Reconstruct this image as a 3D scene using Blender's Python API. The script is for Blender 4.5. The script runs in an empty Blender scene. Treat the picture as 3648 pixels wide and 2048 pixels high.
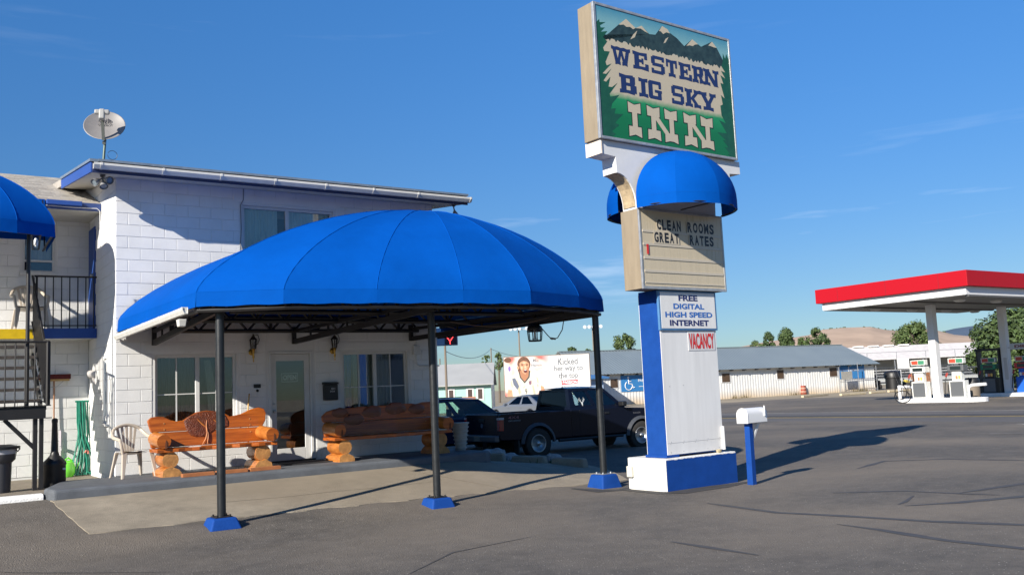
import bpy, math, random
from mathutils import Vector, Matrix
R = math.radians
random.seed(7)
scene = bpy.context.scene
COL = scene.collection

# ---------------------------------------------------------------- camera
cam_d = bpy.data.cameras.new('camera')
cam = bpy.data.objects.new('camera', cam_d)
COL.objects.link(cam)
cam_d.sensor_width = 36.0
cam_d.lens = 36.0 * 3300.0 / 3648.0
cam_d.clip_start = 0.05
cam_d.clip_end = 12000
cam.matrix_world = (Matrix.Translation((0, 0, 1.72)) @ Matrix.Rotation(R(-34.6), 4, 'Z')
                    @ Matrix.Rotation(R(96.29), 4, 'X') @ Matrix.Rotation(R(-2.6), 4, 'Z'))
scene.camera = cam

# ---------------------------------------------------------------- sky, sun, exposure
SUN_EL, SUN_AZ = 26.3, 22.0            # light travels towards +X, turned 22 deg to +Y
world = bpy.data.worlds.new('World')
scene.world = world
world.use_nodes = True
wn, wl = world.node_tree.nodes, world.node_tree.links
wn.clear()
w_out = wn.new('ShaderNodeOutputWorld')
w_bg = wn.new('ShaderNodeBackground')
w_bg.inputs['Strength'].default_value = 0.093
sky = wn.new('ShaderNodeTexSky')
sky.sky_type = 'NISHITA'
sky.sun_disc = False
sky.sun_elevation = R(SUN_EL)
# direction to the sun in XY is (-cos az, -sin az); Blender measures rotation from +Y clockwise
sky.sun_rotation = math.atan2(-math.cos(R(SUN_AZ)), -math.sin(R(SUN_AZ)))
sky.altitude = 1300
sky.air_density = 1.0
sky.dust_density = 0.1
sky.ozone_density = 2.2
tc = wn.new('ShaderNodeTexCoord')
# thin streaks of cirrus low over the horizon: real cloud colour mixed over the sky by direction
mp = wn.new('ShaderNodeMapping'); mp.inputs['Scale'].default_value = (2.2, 2.2, 22.0)
mp.inputs['Rotation'].default_value = (R(3), R(-2), 0)
nz = wn.new('ShaderNodeTexNoise'); nz.inputs['Scale'].default_value = 1.6; nz.inputs['Detail'].default_value = 5
nz.inputs['Roughness'].default_value = 0.55
rp = wn.new('ShaderNodeValToRGB')
rp.color_ramp.elements[0].position = 0.60; rp.color_ramp.elements[0].color = (0, 0, 0, 1)
rp.color_ramp.elements[1].position = 0.80; rp.color_ramp.elements[1].color = (.42, .42, .42, 1)
sx = wn.new('ShaderNodeSeparateXYZ')
br = wn.new('ShaderNodeValToRGB')
for p, c in ((0.0, 0.0), (0.06, .5), (0.14, 1.0), (0.26, 0.0)):
    e = br.color_ramp.elements.new(p); e.color = (c, c, c, 1)
mul = wn.new('ShaderNodeMath'); mul.operation = 'MULTIPLY'
mx = wn.new('ShaderNodeMix'); mx.data_type = 'RGBA'
hs = wn.new('ShaderNodeHueSaturation'); hs.inputs['Saturation'].default_value = 1.25; hs.inputs['Hue'].default_value = 0.502
wl.new(tc.outputs['Generated'], mp.inputs['Vector']); wl.new(mp.outputs['Vector'], nz.inputs['Vector'])
wl.new(nz.outputs['Fac'], rp.inputs['Fac']); wl.new(tc.outputs['Generated'], sx.inputs['Vector'])
wl.new(sx.outputs['Z'], br.inputs['Fac'])
wl.new(rp.outputs['Color'], mul.inputs[0]); wl.new(br.outputs['Color'], mul.inputs[1])
wl.new(sky.outputs['Color'], hs.inputs['Color'])
# clear dry air: the horizon stays pale blue rather than white, all the way round
hz = wn.new('ShaderNodeValToRGB'); hz.color_ramp.elements[0].position = 0.0; hz.color_ramp.elements[0].color = (.285, .34, .41, 1)
hz.color_ramp.elements[1].position = .45; hz.color_ramp.elements[1].color = (.76, .98, 1.11, 1)
e = hz.color_ramp.elements.new(.12); e.color = (.455, .515, .585, 1)
hm = wn.new('ShaderNodeMix'); hm.data_type = 'RGBA'; hm.blend_type = 'MULTIPLY'; hm.inputs['Factor'].default_value = 1.0
wl.new(sx.outputs['Z'], hz.inputs['Fac']); wl.new(hs.outputs['Color'], hm.inputs['A']); wl.new(hz.outputs['Color'], hm.inputs['B'])
wl.new(mul.outputs['Value'], mx.inputs['Factor']); wl.new(hm.outputs['Result'], mx.inputs['A'])
mx.inputs['B'].default_value = (7.0, 7.6, 8.4, 1)
wl.new(mx.outputs['Result'], w_bg.inputs['Color']); wl.new(w_bg.outputs['Background'], w_out.inputs['Surface'])

sun_d = bpy.data.lights.new('sun', 'SUN')
sun_d.energy = 5.0
sun_d.angle = R(0.5)
sun_d.color = (1.0, 0.93, 0.82)
sun = bpy.data.objects.new('sun', sun_d)
COL.objects.link(sun)
sun.location = (-20, -10, 25)
ldir = Vector((math.cos(R(SUN_AZ)) * math.cos(R(SUN_EL)), math.sin(R(SUN_AZ)) * math.cos(R(SUN_EL)), -math.sin(R(SUN_EL))))
sun.rotation_euler = ldir.to_track_quat('-Z', 'Y').to_euler()

vs = scene.view_settings
vs.view_transform = 'Standard'; vs.look = 'None'; vs.gamma = 1.0; vs.use_curve_mapping = False
vs.exposure = 0.8
scene.render.resolution_x = 1024; scene.render.resolution_y = 574

# ---------------------------------------------------------------- materials
MATS = {}
def mat(name, rgb, rough=0.6, metal=0.0, var=0.0, vscale=6.0, bump=0.0, bscale=60.0, coat=0.0, spec=0.5,
        rgb2=None, world_co=False, stretch=(1, 1, 1), emit=None, sheen=0.0, speck=0.0, patch=None, vrough=.65):
    if name in MATS: return MATS[name]
    m = bpy.data.materials.new(name); m.use_nodes = True
    n, l = m.node_tree.nodes, m.node_tree.links
    b = n['Principled BSDF']
    b.inputs['Base Color'].default_value = (*rgb, 1)
    b.inputs['Roughness'].default_value = rough
    b.inputs['Metallic'].default_value = metal
    b.inputs['Specular IOR Level'].default_value = spec
    b.inputs['Coat Weight'].default_value = coat
    b.inputs['Sheen Weight'].default_value = sheen
    if emit:
        b.inputs['Emission Color'].default_value = (*emit[0], 1); b.inputs['Emission Strength'].default_value = emit[1]
    if var or bump or speck:
        if world_co:
            g = n.new('ShaderNodeNewGeometry'); src = g.outputs['Position']
        else:
            t = n.new('ShaderNodeTexCoord'); src = t.outputs['Object']
        mpn = n.new('ShaderNodeMapping'); mpn.inputs['Scale'].default_value = stretch
        l.new(src, mpn.inputs['Vector']); src = mpn.outputs['Vector']
    if var:
        nt = n.new('ShaderNodeTexNoise'); nt.inputs['Scale'].default_value = vscale; nt.inputs['Detail'].default_value = 8
        nt.inputs['Roughness'].default_value = vrough
        l.new(src, nt.inputs['Vector'])
        cr = n.new('ShaderNodeValToRGB')
        c2 = rgb2 or tuple(max(0, c * (1 - var)) for c in rgb)
        c1 = tuple(min(1, c * (1 + var * .55)) for c in rgb)
        cr.color_ramp.elements[0].position = .3; cr.color_ramp.elements[0].color = (*c2, 1)
        cr.color_ramp.elements[1].position = .7; cr.color_ramp.elements[1].color = (*c1, 1)
        l.new(nt.outputs['Fac'], cr.inputs['Fac'])
        col = cr.outputs['Color']
        if speck:
            vo = n.new('ShaderNodeTexVoronoi'); vo.inputs['Scale'].default_value = 26
            l.new(src, vo.inputs['Vector'])
            ct = n.new('ShaderNodeMath'); ct.operation = 'LESS_THAN'; ct.inputs[1].default_value = 0.16
            l.new(vo.outputs['Distance'], ct.inputs[0])
            sp = n.new('ShaderNodeSeparateColor'); l.new(vo.outputs['Color'], sp.inputs['Color'])
            gt = n.new('ShaderNodeMath'); gt.operation = 'GREATER_THAN'; gt.inputs[1].default_value = 1 - speck
            l.new(sp.outputs['Red'], gt.inputs[0])
            mm = n.new('ShaderNodeMath'); mm.operation = 'MULTIPLY'
            l.new(ct.outputs[0], mm.inputs[0]); l.new(gt.outputs[0], mm.inputs[1])
            mxn = n.new('ShaderNodeMix'); mxn.data_type = 'RGBA'
            l.new(mm.outputs[0], mxn.inputs['Factor']); l.new(col, mxn.inputs['A'])
            mxn.inputs['B'].default_value = (.38, .35, .30, 1)
            col = mxn.outputs['Result']
        if patch:
            np_ = n.new('ShaderNodeTexNoise'); np_.inputs['Scale'].default_value = .22; np_.inputs['Detail'].default_value = 4; np_.inputs['Distortion'].default_value = .6
            l.new(src, np_.inputs['Vector'])
            pr_ = n.new('ShaderNodeValToRGB'); pr_.color_ramp.elements[0].position = .40; pr_.color_ramp.elements[0].color = (0, 0, 0, 1); pr_.color_ramp.elements[1].position = .72; pr_.color_ramp.elements[1].color = (.75, .75, .75, 1)
            l.new(np_.outputs['Fac'], pr_.inputs['Fac'])
            mp2 = n.new('ShaderNodeMix'); mp2.data_type = 'RGBA'; l.new(pr_.outputs['Color'], mp2.inputs['Factor']); l.new(col, mp2.inputs['A']); mp2.inputs['B'].default_value = (*patch, 1)
            col = mp2.outputs['Result']
        l.new(col, b.inputs['Base Color'])
        rr = n.new('ShaderNodeMapRange'); rr.inputs['To Min'].default_value = max(0, rough - .1); rr.inputs['To Max'].default_value = min(1, rough + .1)
        l.new(nt.outputs['Fac'], rr.inputs['Value']); l.new(rr.outputs['Result'], b.inputs['Roughness'])
    if bump:
        nb = n.new('ShaderNodeTexNoise'); nb.inputs['Scale'].default_value = bscale; nb.inputs['Detail'].default_value = 6
        l.new(src, nb.inputs['Vector'])
        bp = n.new('ShaderNodeBump'); bp.inputs['Strength'].default_value = bump; bp.inputs['Distance'].default_value = 0.02
        l.new(nb.outputs['Fac'], bp.inputs['Height']); l.new(bp.outputs['Normal'], b.inputs['Normal'])
    MATS[name] = m
    return m

def glass_mat(name, tint=(.75, .8, .8), dark=0.25, ior=1.75):
    """window glass: clear body that absorbs a little, mirror reflection by Fresnel"""
    if name in MATS: return MATS[name]
    m = bpy.data.materials.new(name); m.use_nodes = True
    n, l = m.node_tree.nodes, m.node_tree.links; n.clear()
    o = n.new('ShaderNodeOutputMaterial'); t = n.new('ShaderNodeBsdfTransparent'); gl = n.new('ShaderNodeBsdfGlossy')
    t.inputs['Color'].default_value = (*[c * dark for c in tint], 1)
    gl.inputs['Roughness'].default_value = 0.0; gl.inputs['Color'].default_value = (.95, .97, 1, 1)
    fr = n.new('ShaderNodeFresnel'); fr.inputs['IOR'].default_value = ior
    mxs = n.new('ShaderNodeMixShader')
    l.new(fr.outputs[0], mxs.inputs[0]); l.new(t.outputs[0], mxs.inputs[1]); l.new(gl.outputs[0], mxs.inputs[2])
    l.new(mxs.outputs[0], o.inputs['Surface'])
    MATS[name] = m
    return m

WHITE_BLOCK = mat('white_painted_block', (.70, .70, .69), .62, var=.07, vscale=3, bump=.25, bscale=70, world_co=True)
WHITE_MORTAR = mat('white_painted_mortar', (.64, .64, .63), .75)
WHITE_PAINT = mat('white_trim_paint', (.60, .60, .59), .45, var=.08, vscale=5)
SOFFIT = mat('soffit_board', (.50, .48, .43), .7, var=.1, vscale=3)
BLUE_TRIM = mat('blue_trim_paint', (.025, .075, .29), .5, spec=.3, var=.15, vscale=5)
NAVY_TRIM = mat('navy_fascia_paint', (.02, .03, .09), .5, var=.15)
YELLOW_PAINT = mat('yellow_paint', (.62, .42, .004), .5, var=.15, vscale=8)
BLUE_PAINT = mat('blue_base_paint', (.008, .052, .245), .65, spec=.12, var=.15, vscale=4, bump=.15, bscale=40)
WHITE_MASONRY = mat('white_painted_masonry', (.66, .65, .62), .7, var=.16, vscale=6, bump=.5, bscale=25)
FABRIC = mat('blue_canopy_fabric', (.0004, .067, .335), .8, var=.14, vscale=1.1, bump=.22, bscale=6, spec=.04)
BLACK_PIPE = mat('black_painted_pipe', (.014, .016, .018), .38, var=.25, vscale=12, bump=.1, bscale=90)
BLACK_STEEL = mat('black_painted_steel', (.013, .012, .012), .5, var=.2, vscale=8)
GUTTER_WHITE = mat('white_gutter_metal', (.60, .59, .55), .4, var=.1, vscale=8)
SHINGLE = mat('grey_asphalt_shingle', (.36, .33, .29), .9, var=.3, vscale=3.5, bump=.4, bscale=120)
CONCRETE = mat('pale_concrete', (.29, .25, .19), .85, var=.36, vscale=2.0, bump=.5, bscale=70, world_co=True, vrough=.78, patch=(.22, .18, .13))
GREY_SLAB = mat('grey_painted_porch', (.10, .11, .125), .75, var=.3, vscale=3, bump=.45, bscale=60, world_co=True)
ASPHALT = mat('worn_asphalt', (.104, .092, .079), .88, var=.50, vscale=2.6, bump=.8, bscale=60, world_co=True, speck=.30, vrough=.86, patch=(.20, .165, .125))
ASPHALT_ROAD = mat('road_asphalt', (.105, .098, .092), .85, var=.22, vscale=.5, bump=.5, bscale=45, world_co=True, stretch=(1, .15, 1))
ROAD_DARK = mat('dark_new_asphalt', (.055, .053, .052), .8, var=.2, vscale=.6, world_co=True)
EARTH = mat('dry_earth', (.30, .245, .165), .95, var=.35, vscale=.25, bump=.4, bscale=12, world_co=True)
TAR = mat('tar_crack_seal', (.062, .058, .055), .72, var=.25, vscale=3, world_co=True)
GLASS = glass_mat('window_glass', (.93, .97, .97), .97)
CAR_GLASS = glass_mat('car_glass', (.86, .93, .90), .88, 1.4)
DARK = mat('dark_interior', (.02, .02, .02), .9)
CURTAIN = mat('grey_green_curtain', (.42, .44, .38), .9, var=.25, vscale=5, stretch=(8, 8, .4))
BROWN_DRAPE = mat('brown_grey_drape', (.16, .13, .10), .9, var=.2, vscale=5, stretch=(8, 8, .4))
BLUE_DRAPE = mat('blue_drape', (.02, .14, .45), .8)
BRASS = mat('aged_brass', (.45, .28, .07), .35, metal=1.0, var=.3, vscale=20)
BLACK_PLASTIC = mat('black_plastic', (.012, .012, .013), .45)
GREY_METAL = mat('galvanised_metal', (.42, .43, .44), .45, metal=.7, var=.2, vscale=8)
CABLE = mat('grey_cable', (.16, .17, .18), .6)
CREAM_METAL = mat('cream_sign_metal', (.26, .212, .148), .5, spec=.2, var=.16, vscale=3, stretch=(3, 3, .5))
ALU = mat('weathered_aluminium', (.42, .43, .44), .4, metal=.5, var=.3, vscale=7)
PANEL_GREY = mat('pale_grey_panel', (.66, .66, .655), .5, var=.09, vscale=1.2, stretch=(5, 5, .5))

# ---------------------------------------------------------------- mesh helpers
class MB:
    def __init__(s): s.v = []; s.f = []; s.mi = []; s.cur = 0
    def add(s, vs_, fs_):
        o = len(s.v); s.v.extend([tuple(p) for p in vs_])
        for f in fs_: s.f.append(tuple(i + o for i in f)); s.mi.append(s.cur)
        return s
    def box(s, x0, x1, y0, y1, z0, z1):
        s.add([(x0, y0, z0), (x1, y0, z0), (x1, y1, z0), (x0, y1, z0), (x0, y0, z1), (x1, y0, z1), (x1, y1, z1), (x0, y1, z1)],
              [(0, 3, 2, 1), (4, 5, 6, 7), (0, 1, 5, 4), (1, 2, 6, 5), (2, 3, 7, 6), (3, 0, 4, 7)])
        return s
    def hexa(s, lo, hi):
        """lo, hi: four points each, same turn"""
        s.add(list(lo) + list(hi), [(0, 3, 2, 1), (4, 5, 6, 7), (0, 1, 5, 4), (1, 2, 6, 5), (2, 3, 7, 6), (3, 0, 4, 7)])
        return s
    def bar(s, p, q, w, h=None, up=(0, 0, 1)):
        h = h or w
        p, q = Vector(p), Vector(q); d = (q - p).normalized(); u = Vector(up)
        if abs(d.dot(u)) > .98: u = Vector((0, 1, 0))
        a = d.cross(u).normalized(); b = a.cross(d).normalized()
        a *= w / 2; b *= h / 2
        s.hexa([p - a - b, p + a - b, p + a + b, p - a + b], [q - a - b, q + a - b, q + a + b, q - a + b])
        return s
    def tube(s, pts, r, n=8, closed=False, caps=True):
        pts = [Vector(p) for p in pts]; m = len(pts)
        rs = r if isinstance(r, (list, tuple)) else [r] * m
        base = len(s.v); prev = None
        for i, p in enumerate(pts):
            if closed: d = pts[(i + 1) % m] - pts[i - 1]
            else: d = pts[min(i + 1, m - 1)] - pts[max(i - 1, 0)]
            d.normalize()
            if prev is None:
                u = Vector((0, 0, 1)) if abs(d.z) < .95 else Vector((1, 0, 0))
                a = d.cross(u).normalized()
            else:
                a = (prev - d * prev.dot(d)).normalized()
            prev = a; b = d.cross(a)
            for k in range(n):
                t = 2 * math.pi * k / n
                s.v.append(tuple(p + (a * math.cos(t) + b * math.sin(t)) * rs[i]))
        cnt = m if closed else m - 1
        for i in range(cnt):
            for k in range(n):
                i2 = (i + 1) % m
                s.f.append((base + i * n + k, base + i * n + (k + 1) % n, base + i2 * n + (k + 1) % n, base + i2 * n + k)); s.mi.append(s.cur)
        if caps and not closed:
            s.f.append(tuple(base + k for k in reversed(range(n)))); s.mi.append(s.cur)
            s.f.append(tuple(base + (m - 1) * n + k for k in range(n))); s.mi.append(s.cur)
        return s
    def lathe(s, prof, n=20, c=(0, 0, 0), axis='z'):
        base = len(s.v)
        for r, h in prof:
            for k in range(n):
                t = 2 * math.pi * k / n
                x, y = r * math.cos(t), r * math.sin(t)
                p = {'z': (x, y, h), 'y': (x, h, y), 'x': (h, x, y)}[axis]
                s.v.append((p[0] + c[0], p[1] + c[1], p[2] + c[2]))
        for i in range(len(prof) - 1):
            for k in range(n):
                s.f.append((base + i * n + k, base + i * n + (k + 1) % n, base + (i + 1) * n + (k + 1) % n, base + (i + 1) * n + k)); s.mi.append(s.cur)
        s.f.append(tuple(base + k for k in range(n))); s.mi.append(s.cur)
        s.f.append(tuple(base + (len(prof) - 1) * n + k for k in range(n))); s.mi.append(s.cur)
        return s
    def prism(s, poly, a, b, axis='y'):
        f = {'y': lambda p, t: (p[0], t, p[1]), 'x': lambda p, t: (t, p[0], p[1]), 'z': lambda p, t: (p[0], p[1], t)}[axis]
        n = len(poly); o = len(s.v)
        s.v.extend([f(p, a) for p in poly] + [f(p, b) for p in poly])
        s.f.append(tuple(o + i for i in range(n))); s.f.append(tuple(o + n + i for i in reversed(range(n)))); s.mi += [s.cur] * 2
        for i in range(n):
            s.f.append((o + i, o + n + i, o + n + (i + 1) % n, o + (i + 1) % n)); s.mi.append(s.cur)
        return s
    def grid(s, fn, nu, nv):
        o = len(s.v)
        for j in range(nv + 1):
            for i in range(nu + 1): s.v.append(tuple(fn(i / nu, j / nv)))
        for j in range(nv):
            for i in range(nu):
                a = o + j * (nu + 1) + i
                s.f.append((a, a + 1, a + nu + 2, a + nu + 1)); s.mi.append(s.cur)
        return s
    def blob(s, c, r, n=10, m=7, jit=0.0, seed=0):
        rnd = random.Random(seed)
        rx, ry, rz = r if isinstance(r, (tuple, list)) else (r, r, r)
        pts = {}
        def fn(u, v):
            k = (round(u * n) % n, round(v * m))
            if v in (0, 1): k = (0, k[1])
            if k not in pts: pts[k] = 1 + rnd.uniform(-jit, jit)
            q = pts[k]; t, p = 2 * math.pi * u, math.pi * v
            return (c[0] + rx * q * math.sin(p) * math.cos(t), c[1] + ry * q * math.sin(p) * math.sin(t), c[2] + rz * q * math.cos(p))
        return s.grid(fn, n, m)
    def mesh(s, name, mats, smooth=False):
        me = bpy.data.meshes.new(name)
        me.from_pydata(s.v, [], s.f)
        for m_ in (mats if isinstance(mats, (list, tuple)) else [mats]): me.materials.append(m_)
        if any(s.mi): me.polygons.foreach_set('material_index', s.mi)
        if smooth: me.polygons.foreach_set('use_smooth', [True] * len(me.polygons))
        me.update()
        import bmesh
        bm = bmesh.new(); bm.from_mesh(me); bmesh.ops.recalc_face_normals(bm, faces=bm.faces); bm.to_mesh(me); bm.free()
        return me
    def build(s, name, mats, parent=None, smooth=False, bevel=0.0, solid=0.0, local=False, seg=2, angle=40, kind=None):
        me = s.mesh(name, mats, smooth)
        return put(name, me, parent, bevel, solid, local, seg, angle, smooth, kind)

def put(name, me, parent=None, bevel=0.0, solid=0.0, local=False, seg=2, angle=40, smooth=False, kind=None):
    o = bpy.data.objects.new(name, me); COL.objects.link(o)
    if parent is not None:
        o.parent = parent
        if not local: o.matrix_parent_inverse = wmat(parent).inverted()
    if solid:
        md = o.modifiers.new('solidify', 'SOLIDIFY'); md.thickness = solid; md.offset = 0; md.use_rim = not smooth
    if bevel:
        md = o.modifiers.new('bevel', 'BEVEL'); md.width = bevel; md.segments = seg; md.limit_method = 'ANGLE'; md.angle_limit = R(angle)
        md.harden_normals = False
    if smooth:
        try: me.set_sharp_from_angle(angle=R(42))
        except Exception: pass
    if kind: o['kind'] = kind
    return o

def wmat(o):
    m = o.matrix_basis.copy()
    if o.parent is not None: m = wmat(o.parent) @ o.matrix_parent_inverse @ m
    return m

def tag(o, label=None, cat=None, group=None, kind=None):
    if label: o['label'] = label
    if cat: o['category'] = cat
    if group: o['group'] = group
    if kind: o['kind'] = kind
    return o

def thing(name, label, cat, loc=(0, 0, 0), rz=0.0, group=None):
    o = bpy.data.objects.new(name, None); COL.objects.link(o)
    o.location = loc; o.rotation_euler = (0, 0, rz); o.empty_display_size = .2
    return tag(o, label, cat, group)

def dup(root, loc=None, rz=None, label=None, group=None, scale=None):
    def rec(o, par):
        c = o.copy(); COL.objects.link(c); c.parent = par
        for ch in list(o.children): rec(ch, c)
        return c
    r = rec(root, root.parent)
    if loc is not None: r.location = loc
    if rz is not None: r.rotation_euler = (0, 0, rz)
    if scale is not None: r.scale = scale
    if label: r['label'] = label
    if group: r['group'] = group
    return r

TXT = {}
def text_raw(body, bold=0.0):
    k = (body, bold)
    if k not in TXT:
        cu = bpy.data.curves.new('t', 'FONT'); cu.body = body; cu.size = 1; cu.offset = bold; cu.resolution_u = 4
        ob = bpy.data.objects.new('t', cu); COL.objects.link(ob)
        me = bpy.data.meshes.new_from_object(ob.evaluated_get(bpy.context.evaluated_depsgraph_get()))
        vs_ = [(v.co.x, v.co.y) for v in me.vertices]; fs_ = [tuple(p.vertices) for p in me.polygons]
        bpy.data.objects.remove(ob); bpy.data.curves.remove(cu); bpy.data.meshes.remove(me)
        xs = [v[0] for v in vs_]; ys = [v[1] for v in vs_]
        x0, x1, y0, y1 = min(xs), max(xs), min(ys), max(ys)
        TXT[k] = ([((x - x0) / (x1 - x0), (y - y0) / (y1 - y0)) for x, y in vs_], fs_)
    return TXT[k]
def lettering(body, m, parent, O, U, V, bold=0.0, name='lettering', local=True, slant=0.0):
    """flat letters filling the box at O spanned by U (width) and V (height)"""
    vs_, fs_ = text_raw(body, bold)
    O, U, V = Vector(O), Vector(U), Vector(V)
    me = bpy.data.meshes.new(name)
    me.from_pydata([tuple(O + U * (x + slant * y) + V * y) for x, y in vs_], [], fs_); me.materials.append(m)
    return put(name, me, parent, local=local)

def sm(t): t = min(1.0, max(0.0, t)); return t * t * (3 - 2 * t)
def interp(x, xs, ys):
    if x <= xs[0]: return ys[0]
    for i in range(len(xs) - 1):
        if x <= xs[i + 1]: return ys[i] + (ys[i + 1] - ys[i]) * (x - xs[i]) / (xs[i + 1] - xs[i])
    return ys[-1]
# ================================================================ GROUND
def g(x, y):
    hf = interp(x, [-8, 2, 4, 7, 10.2, 12.5], [.16, .16, .15, .11, .02, 0])
    hs = interp(x, [-8, 2, 9, 10, 12, 20], [.38, .43, .45, .32, .13, .10])
    if y < 12.9: z = hf * sm((y - 11.6) / 1.3)
    elif y < 14.95: z = hf + (hs - hf) * (y - 12.9) / 2.05
    else: z = hs
    return z * (1 - sm((y - 23) / 8)) * (1 - sm((x - 20) / 8)) * (1 - sm((-x - 12) / 8))

def axis(lo, hi, fa, fb, step, coarse):
    a = []; t = fa
    while t < fb + 1e-6: a.append(t); t += step
    s, t = step, a[-1]
    while t < hi: s = min(s * 1.6, coarse); t += s; a.append(min(t, hi))
    s, t = step, a[0]
    while t > lo: s = min(s * 1.6, coarse); t -= s; a.insert(0, max(t, lo))
    return a
def sheet(name, m, lo, hi, lift):
    xs = axis(lo[0], hi[0], max(lo[0], -4), min(hi[0], 16), .35, 400); ys = axis(lo[1], hi[1], max(lo[1], 8), min(hi[1], 20), .3, 400)
    b = MB(); W_ = len(xs)
    for y in ys:
        for x in xs: b.v.append((x, y, g(x, y) + lift))
    for j in range(len(ys) - 1):
        for i in range(W_ - 1):
            b.f.append((j * W_ + i, j * W_ + i + 1, (j + 1) * W_ + i + 1, (j + 1) * W_ + i)); b.mi.append(0)
    o = b.build(name, m, smooth=True); o['kind'] = 'structure'
    return o
sheet('ground', EARTH, (-4000, -4000), (4000, 4000), -.006)
lot = sheet('parking_lot', ASPHALT, (-70, -45), (62, 49.5), 0.0)

def strip(name, pts, w, m, lift, parent=None, kind='structure', jitter=0.0, seed=1):
    """ribbon laid on the ground along pts"""
    rnd = random.Random(seed); b = MB(); P = []
    pts = [Vector((p[0], p[1], 0)) for p in pts]
    for i in range(len(pts) - 1):
        n = max(1, int((pts[i + 1] - pts[i]).length / .35))
        for k in range(n): P.append(pts[i].lerp(pts[i + 1], k / n))
    P.append(pts[-1])
    for i, p in enumerate(P):
        d = (P[min(i + 1, len(P) - 1)] - P[max(i - 1, 0)]).normalized(); nrm = Vector((-d.y, d.x, 0))
        ww = w * .5 * (1 + rnd.uniform(-jitter, jitter)) * (min(1, .25 + .4 * min(i, len(P) - 1 - i)) if jitter else 1)
        for sgn in (-1, 1):
            q = p + nrm * ww * sgn; b.v.append((q.x, q.y, g(q.x, q.y) + lift))
    for i in range(len(P) - 1):
        b.f.append((2 * i, 2 * i + 1, 2 * i + 3, 2 * i + 2)); b.mi.append(0)
    return b.build(name, m, parent, kind=kind)

# highway beyond the sign: runs along Y, a little turned
def rd(x, y): return (x - (y - 23) * .1, y)
YS = [-420, -120, -30, 0, 12, 24, 36, 48, 80, 200, 700]
def road_band(name, x0, x1, m, lift):
    b = MB()
    for y in YS:
        for x in (x0, x1):
            q = rd(x, y); b.v.append((q[0], q[1], lift))
    for i in range(len(YS) - 1): b.f.append((2 * i, 2 * i + 1, 2 * i + 3, 2 * i + 2)); b.mi.append(0)
    o = b.build(name, m); o['kind'] = 'structure'; return o
road_band('road', 27.0, 37.2, ASPHALT_ROAD, .006)
road_band('dark_lane_patch', 32.9, 34.5, ROAD_DARK, .010)
LINE_W = mat('worn_white_road_paint', (.55, .54, .50), .8, var=.5, vscale=2, world_co=True)
LINE_Y = mat('worn_yellow_road_paint', (.50, .36, .10), .8, var=.4, vscale=2, world_co=True)
road_band('road_edge_line', 27.55, 27.67, LINE_W, .011)
road_band('road_center_line', 32.3, 32.42, LINE_Y, .011)
road_band('road_center_line', 32.62, 32.74, LINE_Y, .011)
road_band('road_edge_line', 37.0, 37.12, LINE_W, .011)
road_band('asphalt_seam', 23.3, 23.42, mat('pale_seam', (.2, .19, .17), .9, var=.3, world_co=True), .009)

tar = [[(9.77, 9.54), (9.6, 8.15), (9.84, 7.33), (10.06, 6.3), (10.41, 5.44), (10.9, 4.2)],
       [(9.26, 7.0), (9.2, 6.42), (9.02, 5.52), (9.06, 4.76), (9.2, 3.8)],
       [(11.66, 8.86), (12.41, 8.16), (12.52, 7.4), (12.66, 6.9)], [(12.59, 7.43), (14.08, 7.29), (16, 6.6)],
       [(11.1, 7.41), (11.38, 7.49), (11.99, 7.76)], [(11.03, 7.27), (11.69, 6.92), (12.69, 6.59), (14, 6.0)],
       [(7.19, 7.6), (7.19, 7.14), (7.19, 6.37)], [(14.9, 10.72), (16.39, 11.16), (17.23, 10.39), (17.53, 9.04), (17.8, 7.6)],
       [(2.6, 10.2), (1.9, 10.9), (1.0, 11.9)], [(4.3, 8.2), (5.2, 8.9), (6.4, 9.1)]]
for i, t in enumerate(tar): strip('tar_seal', t, .13 if i < 8 else .03, TAR, .004, lot, None, .35, i)

BERM = mat('dark_asphalt_berm', (.045, .042, .040), .9, var=.4, vscale=5, bump=.6, bscale=40, world_co=True)
for i, (pts, w_) in enumerate((([(9.7, 12.55), (9.85, 12.0), (10.2, 11.85), (10.65, 12.0)], .42), ([(10.2, 11.9), (10.25, 11.0), (10.5, 10.82), (11.4, 10.84), (12.2, 10.9)], .36))):
    strip('asphalt_berm', pts, w_, BERM, .005, lot, None, .3, 40 + i)

# concrete forecourt pad under the canopy, with its thin broken edge
def pad_top(x, y): return g(x, y) + .012
b = MB()
def pad_fn(u, v):
    y = 12.86 + v * 2.14
    xl = 2.26 - .14 * v + .012 * math.sin(23 * v) + .01 * math.sin(51 * v); xr = interp(y, [12.8, 14, 15], [11.2, 11.75, 11.95])
    x = xl + (xr - xl) * u
    if v == 0: y += .035 * math.sin(x * 7.3) + .02 * math.sin(x * 23)
    return (x, y, pad_top(x, y))
b.grid(pad_fn, 44, 12)
b.grid(lambda u, v: ((lambda x, y: (x, y, pad_top(x, y)))(9.62 + u * (interp(15 + v * 2.4, [15, 16.3, 17.4], [11.95, 11.9, 11.3]) - 9.62), 15.0 + v * 2.4)), 10, 12)
edge = [pad_fn(k / 44, 0) for k in range(45)]
for a_, c_ in zip(edge[:-1], edge[1:]): b.add([a_, c_, (c_[0], c_[1] - .005, c_[2] - .06), (a_[0], a_[1] - .005, a_[2] - .06)], [(0, 1, 2, 3)])
edge = [pad_fn(0, k / 12) for k in range(13)]
for a_, c_ in zip(edge[:-1], edge[1:]): b.add([a_, c_, (c_[0], c_[1], c_[2] - .06), (a_[0], a_[1], a_[2] - .06)], [(0, 1, 2, 3)])
pad = b.build('concrete_forecourt', CONCRETE, smooth=True); pad['kind'] = 'structure'
CRACK = mat('concrete_crack', (.16, .135, .10), .95)
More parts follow.
